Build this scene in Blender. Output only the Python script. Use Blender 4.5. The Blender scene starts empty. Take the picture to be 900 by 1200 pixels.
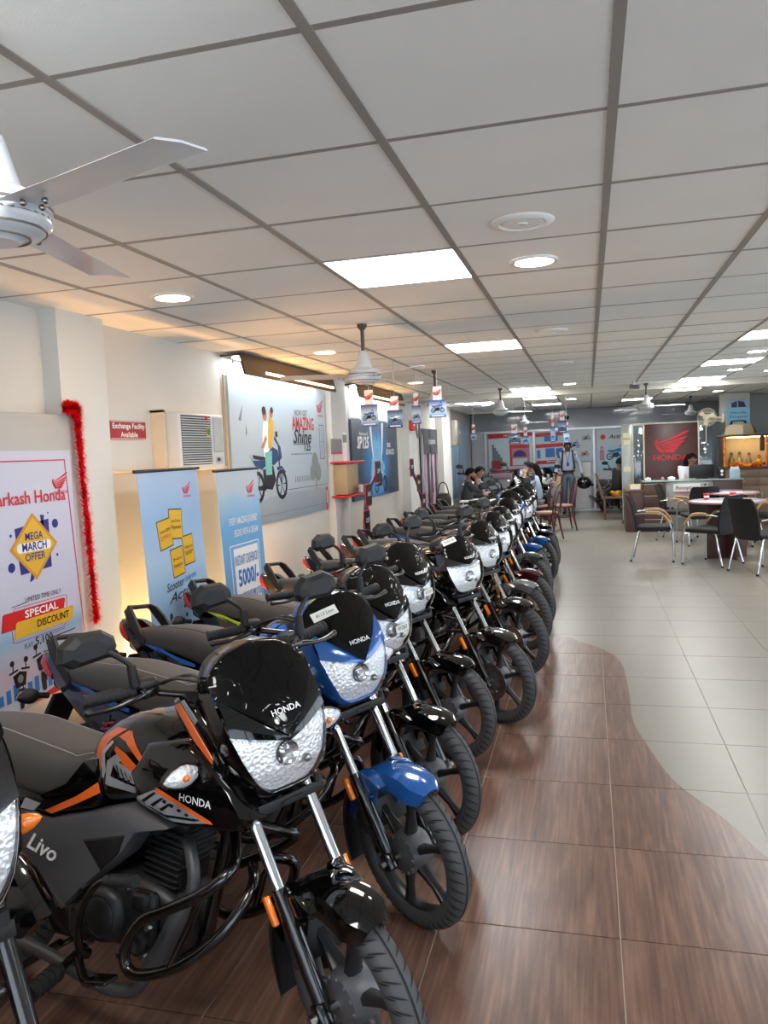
import bpy, bmesh, math, random
from math import sin, cos, pi, radians as D
from mathutils import Vector as V, Matrix as M, noise
from mathutils.bvhtree import BVHTree
random.seed(7)
SC = bpy.context.scene
COL = SC.collection
# ------------------------------------------------------------------ camera, world, exposure
CH = 1.628                      # camera height
yaw, pit, rol = .2579, -.0768, -.0436
fw = V((-sin(yaw)*cos(pit), cos(yaw)*cos(pit), sin(pit)))
rt = V((cos(yaw), sin(yaw), 0)); up = rt.cross(fw)
R_ = rt*cos(rol) + up*sin(rol); U_ = -rt*sin(rol) + up*cos(rol)
cd = bpy.data.cameras.new('camera'); cam = bpy.data.objects.new('camera', cd); COL.objects.link(cam)
cd.sensor_fit = 'VERTICAL'; cd.sensor_height = 36; cd.lens = 916.29*36/1200
cd.clip_start = .02; cd.clip_end = 200
cam.matrix_world = M(((R_.x, U_.x, -fw.x, 0), (R_.y, U_.y, -fw.y, 0), (R_.z, U_.z, -fw.z, CH), (0, 0, 0, 1)))
SC.camera = cam
w = bpy.data.worlds.new('world'); SC.world = w; w.use_nodes = True
w.node_tree.nodes['Background'].inputs[0].default_value = (.80, .88, 1, 1)
w.node_tree.nodes['Background'].inputs[1].default_value = 2.9
SC.view_settings.view_transform = 'Standard'; SC.view_settings.look = 'None'
SC.view_settings.exposure = 0.57; SC.view_settings.gamma = 1.0; SC.view_settings.use_curve_mapping = False
PANEL_E = 18.0; DOWN_E = 48.0; STRIP_E = 26.0
HC = 2.468                      # ceiling height
def at(u, v, ax, val):
    """the point on the plane (axis ax = val) that was measured at photo position u, v"""
    dr = fw+R_*((u-450)/916.29)+U_*((600-v)/916.29); o = V((0, 0, CH)); return o+dr*((val-o[ax])/dr[ax])
# ------------------------------------------------------------------ materials
def lin(c):
    if isinstance(c, str):
        c = [int(c[i:i+2], 16)/255 for i in (0, 2, 4)]
    return [((x+.055)/1.055)**2.4 if x > .04045 else x/12.92 for x in c]
MATS = {}
def mat(name, col, rough=.5, metal=0., coat=0., bump=0., bscale=60., spec=.5, vary=0., vscale=8., emit=None, estr=0.):
    if name in MATS: return MATS[name]
    m = bpy.data.materials.new(name); m.use_nodes = True; MATS[name] = m
    nt = m.node_tree; b = nt.nodes['Principled BSDF']; c = lin(col)
    b.inputs['Base Color'].default_value = (*c, 1); b.inputs['Roughness'].default_value = rough
    b.inputs['Metallic'].default_value = metal; b.inputs['Coat Weight'].default_value = coat
    b.inputs['Coat Roughness'].default_value = .04; b.inputs['Specular IOR Level'].default_value = spec
    if emit:
        b.inputs['Emission Color'].default_value = (*lin(emit), 1); b.inputs['Emission Strength'].default_value = estr
    tc = nt.nodes.new('ShaderNodeTexCoord')
    if bump:
        n = nt.nodes.new('ShaderNodeTexNoise'); n.inputs['Scale'].default_value = bscale; n.inputs['Detail'].default_value = 3
        nt.links.new(tc.outputs['Object'], n.inputs['Vector'])
        bp = nt.nodes.new('ShaderNodeBump'); bp.inputs['Strength'].default_value = bump; bp.inputs['Distance'].default_value = .01
        nt.links.new(n.outputs['Fac'], bp.inputs['Height']); nt.links.new(bp.outputs['Normal'], b.inputs['Normal'])
    if vary or not bump:
        n = nt.nodes.new('ShaderNodeTexNoise'); n.inputs['Scale'].default_value = vscale; n.inputs['Detail'].default_value = 4
        nt.links.new(tc.outputs['Object'], n.inputs['Vector'])
        mx = nt.nodes.new('ShaderNodeMix'); mx.data_type = 'RGBA'; vv = vary or .04
        mx.inputs['A'].default_value = (*[x*(1-vv) for x in c], 1); mx.inputs['B'].default_value = (*[min(1, x*(1+vv)) for x in c], 1)
        nt.links.new(n.outputs['Fac'], mx.inputs['Factor']); nt.links.new(mx.outputs['Result'], b.inputs['Base Color'])
    return m
def emat(name, col, s):
    if name in MATS: return MATS[name]
    m = bpy.data.materials.new(name); m.use_nodes = True; MATS[name] = m; nt = m.node_tree; nt.nodes.clear()
    e = nt.nodes.new('ShaderNodeEmission'); o = nt.nodes.new('ShaderNodeOutputMaterial')
    e.inputs[0].default_value = (*lin(col), 1); e.inputs[1].default_value = s; nt.links.new(e.outputs[0], o.inputs[0]); return m
def glass(name, tint=(1, 1, 1), ior=1.45, rough=.02, extra=0.):
    if name in MATS: return MATS[name]
    m = bpy.data.materials.new(name); m.use_nodes = True; MATS[name] = m; nt = m.node_tree; nt.nodes.clear()
    o = nt.nodes.new('ShaderNodeOutputMaterial'); t = nt.nodes.new('ShaderNodeBsdfTransparent'); g = nt.nodes.new('ShaderNodeBsdfGlossy')
    f = nt.nodes.new('ShaderNodeFresnel'); x = nt.nodes.new('ShaderNodeMixShader'); f.inputs[0].default_value = ior
    t.inputs[0].default_value = (*tint, 1); g.inputs['Roughness'].default_value = rough
    a = nt.nodes.new('ShaderNodeMath'); a.operation = 'ADD'; a.use_clamp = True; a.inputs[1].default_value = extra
    nt.links.new(f.outputs[0], a.inputs[0]); nt.links.new(a.outputs[0], x.inputs[0])
    nt.links.new(t.outputs[0], x.inputs[1]); nt.links.new(g.outputs[0], x.inputs[2]); nt.links.new(x.outputs[0], o.inputs[0]); return m
def gradmat(name, stops, axis='Z', rough=.35, coord='Generated', coat=0.):
    """flat print: colour ramp along one generated axis"""
    if name in MATS: return MATS[name]
    m = bpy.data.materials.new(name); m.use_nodes = True; MATS[name] = m; nt = m.node_tree; b = nt.nodes['Principled BSDF']
    b.inputs['Roughness'].default_value = rough; b.inputs['Coat Weight'].default_value = coat
    tc = nt.nodes.new('ShaderNodeTexCoord'); s = nt.nodes.new('ShaderNodeSeparateXYZ'); r = nt.nodes.new('ShaderNodeValToRGB')
    nz = nt.nodes.new('ShaderNodeTexNoise'); nz.inputs['Scale'].default_value = 3.; nz.inputs['Detail'].default_value = 4
    ad = nt.nodes.new('ShaderNodeMath'); ad.operation = 'MULTIPLY_ADD'; ad.inputs[1].default_value = .10
    sb = nt.nodes.new('ShaderNodeMath'); sb.operation = 'SUBTRACT'; sb.inputs[1].default_value = .05
    nt.links.new(tc.outputs[coord], s.inputs[0]); nt.links.new(tc.outputs[coord], nz.inputs['Vector'])
    nt.links.new(nz.outputs['Fac'], ad.inputs[0]); nt.links.new(s.outputs[axis], ad.inputs[2]); nt.links.new(ad.outputs[0], sb.inputs[0])
    nt.links.new(sb.outputs[0], r.inputs[0]); nt.links.new(r.outputs[0], b.inputs['Base Color'])
    el = r.color_ramp.elements
    while len(el) > 1: el.remove(el[0])
    el[0].position = stops[0][0]; el[0].color = (*lin(stops[0][1]), 1)
    for p, c in stops[1:]:
        e = el.new(p); e.color = (*lin(c), 1)
    return m
# ------------------------------------------------------------------ mesh builder
class MB:
    def __init__(s): s.v = []; s.f = []
    def add(s, vs, fs):
        o = len(s.v); s.v += [tuple(p) for p in vs]; s.f += [tuple(i+o for i in f) for f in fs]; return s
    def mesh(s, name, sharp=46):
        me = bpy.data.meshes.new(name); me.from_pydata(s.v, [], s.f); me.update()
        bm = bmesh.new(); bm.from_mesh(me); bmesh.ops.recalc_face_normals(bm, faces=bm.faces); bm.to_mesh(me); bm.free()
        if len(me.polygons):
            me.polygons.foreach_set('use_smooth', [True]*len(me.polygons))
            me.set_sharp_from_angle(angle=D(sharp))
        return me
    def obj(s, name, m, parent=None, sharp=46):
        me = s.mesh(name, sharp); return link(name, me, m, parent)
def link(name, me, m, parent=None):
    if m is not None and not len(me.materials): me.materials.append(m)
    o = bpy.data.objects.new(name, me); COL.objects.link(o)
    if m is not None and me.materials[0] is not m:
        o.material_slots[0].link = 'OBJECT'; o.material_slots[0].material = m
    if parent is not None: o.parent = parent
    return o
def tag(o, label, cat=None, group=None, kind=None):
    if label: o['label'] = label
    if cat: o['category'] = cat
    if group: o['group'] = group
    if kind: o['kind'] = kind
    return o
def thing(name, label, cat, loc=(0, 0, 0), rz=0, group=None):
    o = bpy.data.objects.new(name, None); COL.objects.link(o); o.empty_display_size = .1
    o.location = loc; o.rotation_euler = (0, 0, rz); return tag(o, label, cat, group)
def kids(o): return [c for c in bpy.data.objects if c.parent is o]
CH_ = {}
def copy_tree(root, children):
    """copy a thing with its parts and sub-parts; children maps object -> list of child objects"""
    c = root.copy(); COL.objects.link(c); mp = {root: c}
    def rec(a, ca):
        for k in children.get(a, []):
            ck = k.copy(); COL.objects.link(ck); ck.parent = ca; mp[k] = ck; rec(k, ck)
    rec(root, c); return c, mp
def child_map(root):
    allc = {}
    for o in bpy.data.objects:
        if o.parent: allc.setdefault(o.parent, []).append(o)
    return allc
def box(mb, c, s, b=0., rot=None):
    x, y, z = [q/2 for q in s]; c = V(c); b = min(b, x*.98, y*.98, z*.98)
    vs = []
    if b <= 0:
        vs = [V((i*x, j*y, k*z)) for i in (-1, 1) for j in (-1, 1) for k in (-1, 1)]
        fs = [(0, 1, 3, 2), (4, 6, 7, 5), (0, 4, 5, 1), (2, 3, 7, 6), (0, 2, 6, 4), (1, 5, 7, 3)]
    else:
        bm = bmesh.new(); bmesh.ops.create_cube(bm, size=1)
        for v in bm.verts: v.co = V((v.co.x*s[0], v.co.y*s[1], v.co.z*s[2]))
        bmesh.ops.bevel(bm, geom=list(bm.edges), offset=b, segments=2, affect='EDGES', profile=.5)
        bm.verts.index_update(); vs = [v.co.copy() for v in bm.verts]; fs = [tuple(v.index for v in f.verts) for f in bm.faces]; bm.free()
    if rot is not None: vs = [rot @ v for v in vs]
    return mb.add([v+c for v in vs], fs)
def crom(pts, k=6):
    """Catmull-Rom resample of points (tuples of any length)"""
    P = [V(p) if len(p) == 3 else p for p in pts]; out = []
    n = len(P)
    for i in range(n-1):
        a = P[max(0, i-1)]; b = P[i]; c = P[i+1]; d = P[min(n-1, i+2)]
        for j in range(k):
            t = j/k; t2 = t*t; t3 = t2*t
            out.append(tuple(.5*((2*b[q])+(-a[q]+c[q])*t+(2*a[q]-5*b[q]+4*c[q]-d[q])*t2+(-a[q]+3*b[q]-3*c[q]+d[q])*t3) for q in range(len(b))))
    out.append(tuple(P[-1])); return out
def tube(mb, pts, r, n=8, cap=True, smooth=0, flat=1.):
    if smooth:
        if isinstance(r, (list, tuple)):
            q = crom([tuple(p)+(x,) for p, x in zip(pts, r)], smooth); pts = [a[:3] for a in q]; r = [a[3] for a in q]
        else: pts = crom([tuple(p) for p in pts], smooth)
    P = [V(p) for p in pts]; rs = r if isinstance(r, (list, tuple)) else [r]*len(P)
    t0 = (P[1]-P[0]).normalized(); a = V((0, 0, 1)) if abs(t0.z) < .9 else V((0, 1, 0))
    nx = t0.cross(a).normalized(); vs = []
    for i, p in enumerate(P):
        t = ((P[min(i+1, len(P)-1)]-p).normalized() + (p-P[max(i-1, 0)]).normalized())
        if t.length < 1e-6: t = t0
        t.normalize(); nx = (nx - t*nx.dot(t)).normalized(); ny = t.cross(nx)
        for k in range(n):
            A = 2*pi*k/n; vs.append(p + nx*(cos(A)*rs[i]) + ny*(sin(A)*rs[i]*flat))
    fs = [(i*n+k, i*n+(k+1) % n, (i+1)*n+(k+1) % n, (i+1)*n+k) for i in range(len(P)-1) for k in range(n)]
    if cap: fs += [tuple(range(n-1, -1, -1)), tuple((len(P)-1)*n+k for k in range(n))]
    return mb.add(vs, fs)
def lathe(mb, prof, o=(0, 0, 0), axis='y', n=32, close=False, a0=0., a1=2*pi):
    """prof: (r,h) list revolved about axis through o"""
    full = abs(a1-a0) >= 2*pi-1e-6; N = n if full else n+1; vs = []; m = len(prof)
    for i in range(N):
        A = a0+(a1-a0)*i/n; c, s = cos(A), sin(A)
        for r, h in prof:
            p = (r*c, h, r*s) if axis == 'y' else ((r*c, r*s, h) if axis == 'z' else (h, r*c, r*s))
            vs.append((o[0]+p[0], o[1]+p[1], o[2]+p[2]))
    fs = []
    for i in range(n):
        j = (i+1) % N
        for k in range(m if close else m-1):
            q = (k+1) % m; fs.append((i*m+k, i*m+q, j*m+q, j*m+k))
    return mb.add(vs, fs)
def loft(mb, secs, cap=True):
    n = len(secs[0]); vs = [p for s in secs for p in s]
    fs = [(i*n+k, i*n+(k+1) % n, (i+1)*n+(k+1) % n, (i+1)*n+k) for i in range(len(secs)-1) for k in range(n)]
    if cap: fs += [tuple(range(n-1, -1, -1)), tuple((len(secs)-1)*n+k for k in range(n))]
    return mb.add(vs, fs)
def sup(x, w, z0, z1, e=2.4, n=20, yc=0., eb=None):
    """superellipse section in the y-z plane"""
    zc = (z0+z1)/2; h = (z1-z0)/2; out = []
    for k in range(n):
        A = 2*pi*k/n; c, s = cos(A), sin(A); ee = e if s >= 0 or eb is None else eb
        out.append((x, yc + w*math.copysign(abs(c)**(2/ee), c), zc + h*math.copysign(abs(s)**(2/ee), s)))
    return out
def body(mb, rows, e=2.4, n=20, k=4, eb=None):
    """rows of (x, halfwidth, zbottom, ztop) along x"""
    return loft(mb, [sup(x, w_, a, b, e, n, 0., eb) for x, w_, a, b in crom(rows, k)])
def puff(mb, poly, y, side=1, t=.02, ins=.15, base=.01):
    """side panel: polygon (x,z) on plane y (number or function of x,z), bulging outwards by t"""
    yf = y if callable(y) else (lambda a, b: y)
    cx = sum(p[0] for p in poly)/len(poly); cz = sum(p[1] for p in poly)/len(poly); n = len(poly)
    rings = []
    for s_, d in ((1, -base), (1, 0), (1-ins*.35, t*.7), (1-ins, t)):
        rings.append([(cx+(x-cx)*s_, side*(yf(x, z)+d), cz+(z-cz)*s_) for x, z in poly])
    vs = [p for r in rings for p in r]
    fs = [(i*n+k, i*n+(k+1) % n, (i+1)*n+(k+1) % n, (i+1)*n+k) for i in range(3) for k in range(n)]
    fs += [tuple(range(n)), tuple(3*n+k for k in range(n))]
    return mb.add(vs, fs)
def prism(mb, poly, a, b, f):
    """extrude a 2-D polygon from depth a to b; f maps (u,v,d) to 3-D"""
    n = len(poly); vs = [f(u, v_, a) for u, v_ in poly]+[f(u, v_, b) for u, v_ in poly]
    fs = [tuple(range(n)), tuple(range(2*n-1, n-1, -1))]+[(k, (k+1) % n, n+(k+1) % n, n+k) for k in range(n)]
    return mb.add(vs, fs)
def ball(mb, c, r, n=12, m=8, s=(1, 1, 1)):
    vs = [(c[0], c[1], c[2]-r*s[2])]
    for i in range(1, m):
        t = pi*i/m
        for k in range(n): vs.append((c[0]+r*s[0]*sin(t)*cos(2*pi*k/n), c[1]+r*s[1]*sin(t)*sin(2*pi*k/n), c[2]-r*s[2]*cos(t)))
    vs.append((c[0], c[1], c[2]+r*s[2])); L = len(vs)-1
    fs = [(0, 1+(k+1) % n, 1+k) for k in range(n)]
    for i in range(m-2):
        for k in range(n): fs.append((1+i*n+k, 1+i*n+(k+1) % n, 1+(i+1)*n+(k+1) % n, 1+(i+1)*n+k))
    fs += [(L, 1+(m-2)*n+k, 1+(m-2)*n+(k+1) % n) for k in range(n)]
    return mb.add(vs, fs)
def rrect(w_, h, r, n=4, cx=0., cy=0.):
    out = []
    for (sx, sy, a) in ((1, 1, 0), (-1, 1, 90), (-1, -1, 180), (1, -1, 270)):
        for k in range(n+1):
            A = D(a+90*k/n); out.append((cx+sx*(w_/2-r)+r*cos(A), cy+sy*(h/2-r)+r*sin(A)))
    return out
def circ(r, n=24, cx=0., cy=0., sy=1.): return [(cx+r*cos(2*pi*k/n), cy+r*sy*sin(2*pi*k/n)) for k in range(n)]
# ------------------------------------------------------------------ lettering
TXT = {}
def text_mesh(s, bold=0., shear=0., res=2):
    key = (s, bold, shear, res)
    if key in TXT: return TXT[key]
    c = bpy.data.curves.new('lettering', 'FONT'); c.body = s; c.align_x = 'CENTER'; c.align_y = 'CENTER'; c.size = 1
    c.offset = bold; c.shear = shear; c.resolution_u = res; c.space_line = .9
    o = bpy.data.objects.new('lettering', c); COL.objects.link(o)
    dg = bpy.context.evaluated_depsgraph_get(); dg.update()
    me = bpy.data.meshes.new_from_object(o.evaluated_get(dg)); bpy.data.objects.remove(o); bpy.data.curves.remove(c)
    me.name = 'lettering'; me.materials.clear()
    xs = [v.co.x for v in me.vertices]; ys = [v.co.y for v in me.vertices]
    TXT[key] = (me, max(xs)-min(xs), max(ys)-min(ys)); return TXT[key]
class Frame:
    """a flat face in the world: origin o, u right, v up, n outwards; prints go on it"""
    def __init__(s, o, u, v, parent):
        s.o = V(o); s.u = V(u).normalized(); s.v = V(v).normalized(); s.n = s.u.cross(s.v).normalized(); s.parent = parent; s.k = 0
    def P(s, a, b, d=0.): return s.o + s.u*a + s.v*b + s.n*d
    def mtx(s, a, b, d, sx, sy, ang=0.):
        c, q = cos(ang), sin(ang); x = (s.u*c + s.v*q)*sx; y = (-s.u*q + s.v*c)*sy; p = s.P(a, b, d)
        return M(((x.x, y.x, s.n.x, p.x), (x.y, y.y, s.n.y, p.y), (x.z, y.z, s.n.z, p.z), (0, 0, 0, 1)))
    def text(s, st, a, b, h, m, width=None, bold=0., shear=0., ang=0., d=.003, name='lettering'):
        me, w_, hh = text_mesh(st, bold, shear); sy = h/.72; sx = sy if width is None else width/w_
        o = link(name, me, m, None); o.matrix_world = s.mtx(a, b, d, sx, sy, ang)
        if s.parent: o.parent = s.parent; o.matrix_parent_inverse = pinv(s.parent)
        return o
    def poly(s, pts, m, d=.0015, t=.001, name='print', par=None):
        mb = MB(); prism(mb, pts, d-t, d, lambda a, b, c: s.P(a, b, c)); o = mb.obj(name, m)
        p = par or s.parent
        if p: o.parent = p; o.matrix_parent_inverse = pinv(p)
        return o
    def polys(s, lst, m, d=.0015, t=.001, name='print'):
        mb = MB()
        for pts in lst: prism(mb, pts, d-t, d, lambda a, b, c: s.P(a, b, c))
        o = mb.obj(name, m)
        if s.parent: o.parent = s.parent; o.matrix_parent_inverse = pinv(s.parent)
        return o
    def line(s, pts, wd, m, d=.0015, name='rule_line', closed=False):
        q = list(pts)+([pts[0]] if closed else []); lst = []
        for (x0, y0), (x1, y1) in zip(q, q[1:]):
            L = math.hypot(x1-x0, y1-y0) or 1; nx, ny = -(y1-y0)/L*wd/2, (x1-x0)/L*wd/2; ex, ey = (x1-x0)/L*wd/2, (y1-y0)/L*wd/2
            lst.append([(x0-ex+nx, y0-ey+ny), (x0-ex-nx, y0-ey-ny), (x1+ex-nx, y1+ey-ny), (x1+ex+nx, y1+ey+ny)])
        return s.polys(lst, m, d, .0008, name)
    def wing(s, a, b, h, m, d=.002, word=True, flip=False, name='wing_emblem'):
        """winged emblem: curved root with feather bars, and the word below"""
        lst = []
        def T(x, y): return (a+(x-.72)*h, b+(y-.45)*h)
        tips = [(1.50, 1.02), (1.42, .74), (1.30, .54), (1.16, .37), (1.02, .22), (.88, .09)]
        for i, tp in enumerate(tips):
            r0 = (.04+.055*i, .46-.072*i); mid = (r0[0]*.5+tp[0]*.5, r0[1]*.5+tp[1]*.5-.10+.012*i); up_, dn = [], []
            for k in range(8):
                t = k/7; x = (1-t)**2*r0[0]+2*t*(1-t)*mid[0]+t*t*tp[0]; y = (1-t)**2*r0[1]+2*t*(1-t)*mid[1]+t*t*tp[1]; wd = (.035+.075*t)*(1 if k < 7 else .25); up_.append(T(x-.2*wd, y+wd*.55)); dn.append(T(x+.2*wd, y-wd*.55))
            for k in range(7): lst.append([up_[k], dn[k], dn[k+1], up_[k+1]])
        edge = [(.0, .50), (.02, .60), (.09, .66), (.15, .58), (.10, .50), (.16, .38), (.26, .24), (.40, .10), (.36, .02), (.22, .06), (.08, .26), (.02, .38)]
        lst.append([T(*e) for e in edge])
        o = s.polys(lst, m, d, .001, name)
        if word: s.text('HONDA', a, b-.66*h, .20*h, m, width=1.35*h, bold=.012, d=d, name='lettering')
        return o
def pinv(p):
    return wm(p).inverted()
def wm(p):
    mt = M.LocRotScale(p.location, p.rotation_euler, p.scale)
    return wm(p.parent) @ p.matrix_parent_inverse @ mt if p.parent else mt
# ------------------------------------------------------------------ motorcycle
def vmat(name, col, film=False, facets=False):
    """glossy plastic under crinkled wrapping film, or faceted mirror of a headlamp"""
    m = mat(name, col, .07, 0, 0., spec=.32)
    nt = m.node_tree; b = nt.nodes['Principled BSDF']; tc = nt.nodes.new('ShaderNodeTexCoord')
    vo = nt.nodes.new('ShaderNodeTexVoronoi'); bp = nt.nodes.new('ShaderNodeBump'); bp.inputs['Distance'].default_value = .01
    if facets:
        vo.inputs['Scale'].default_value = 95; b.inputs['Metallic'].default_value = .4; b.inputs['Coat Weight'].default_value = 0; b.inputs['Roughness'].default_value = .22
        bp.inputs['Strength'].default_value = .45; nt.links.new(tc.outputs['Object'], vo.inputs['Vector']); nt.links.new(vo.outputs['Distance'], bp.inputs['Height'])
        nt.links.new(bp.outputs['Normal'], b.inputs['Normal'])
    else:
        mp = nt.nodes.new('ShaderNodeMapping'); mp.inputs['Scale'].default_value = (1, 1, 3.2)
        nz = nt.nodes.new('ShaderNodeTexNoise'); nz.inputs['Scale'].default_value = 9; nz.inputs['Detail'].default_value = 2
        ad = nt.nodes.new('ShaderNodeVectorMath'); ad.operation = 'ADD'; sc = nt.nodes.new('ShaderNodeVectorMath'); sc.operation = 'SCALE'; sc.inputs['Scale'].default_value = .42
        vo.feature = 'DISTANCE_TO_EDGE'; vo.inputs['Scale'].default_value = 11
        nt.links.new(tc.outputs['Object'], mp.inputs[0]); nt.links.new(tc.outputs['Object'], nz.inputs['Vector']); nt.links.new(nz.outputs['Color'], sc.inputs[0])
        nt.links.new(mp.outputs[0], ad.inputs[0]); nt.links.new(sc.outputs[0], ad.inputs[1]); nt.links.new(ad.outputs[0], vo.inputs['Vector'])
        r = nt.nodes.new('ShaderNodeMapRange'); r.inputs['From Max'].default_value = .05; r.inputs['To Min'].default_value = 1; r.inputs['To Max'].default_value = 0
        nt.links.new(vo.outputs['Distance'], r.inputs['Value']); bp.inputs['Strength'].default_value = .15
        nt.links.new(r.outputs[0], bp.inputs['Height']); nt.links.new(bp.outputs['Normal'], b.inputs['Normal'])
    return m
BLK = mat('gloss black paint', (.02, .02, .022), .1, 0, .8, spec=.15)
MAT_ = {
 'paint': BLK, 'fender': BLK, 'tankp': BLK, 'cowlp': BLK, 'tailp': BLK,
 'plastic': mat('matt black plastic', (.085, .085, .09), .55, bump=.05, bscale=900),
 'grey': mat('matt grey plastic', (.31, .31, .32), .45, bump=.06, bscale=700),
 'rubber': mat('tyre rubber', (.25, .25, .255), .6, bump=.05, bscale=500),
 'groove': mat('painted tread shade', (.055, .055, .058), .8),  # near-black colour standing in for shade inside the tread
 'grip': mat('grip rubber', (.11, .11, .115), .7, bump=.25, bscale=160),
 'seat': mat('seat vinyl', (.27, .262, .255), .5, bump=.08, bscale=1200),
 'alloy': mat('black alloy', (.16, .16, .165), .36, .4),
 'hub': mat('cast grey alloy', (.40, .40, .41), .42, .5, bump=.06, bscale=300),
 'chrome': mat('chrome', (.82, .83, .84), .12, 1.),
 'steel': mat('bright steel', (.62, .62, .62), .28, 1.),
 'blackmetal': mat('gloss black steel', (.045, .03, .032), .22, .1, .6),
 'engine': mat('engine black', (.14, .14, .145), .4, .3, bump=.05, bscale=400),
 'exhaust': mat('exhaust dark steel', (.30, .30, .305), .45, .4),
 'visor': mat('gloss black visor', (.012, .012, .014), .05, 0, 0., spec=.32),
 'film': vmat('visor under wrapping film', (.012, .012, .014), True),
 'reflector': vmat('faceted lamp reflector', (.93, .94, .95), facets=True),
 'lens': glass('clear lamp lens', (1, 1, 1), 1.13, .03, .03),
 'accent': mat('orange decal', (.90, .40, .15), .25, 0, .5), 'silver': mat('silver decal', (.68, .69, .71), .28, .35, .5),
 'stripe': mat('black stripe', (.03, .03, .03), .3), 'white': mat('white lettering', (.88, .88, .88), .4),
 'amber': mat('amber reflector', (.95, .48, .06), .2, 0, .7, emit=(.9, .4, .03), estr=.0), 'red': mat('red tail lens', (.75, .06, .07), .15, 0, .8),
 'paper': mat('white paper label', (.85, .85, .82), .6), 'ink': mat('black ink', (.06, .06, .08), .6), 'mirror': mat('mirror glass', (.85, .88, .9), .03, 1.),
 'redspring': mat('red spring', (.65, .10, .09), .35), 'wire': mat('cable black', (.04, .04, .04), .45)}
RK = D(26.5); PIV = V((.93, 0, .93)); AXD = V((-sin(RK), 0, cos(RK)))
def steer_m(a): return M.Translation(PIV) @ M.Rotation(a, 4, AXD) @ M.Translation(-PIV)
RKF = D(29.4); ZA = .270; RW = .268; XF = 1.358; PX = 1.28; HS = V((.010, 0, .040))   # wheel and headlamp set out as seen in the photograph
def fk(z, y=0., off=0.):      # point on the fork leg line
    return (XF-(z-ZA)*math.tan(RKF)+off*cos(RKF), y, z+off*sin(RKF))
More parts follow.
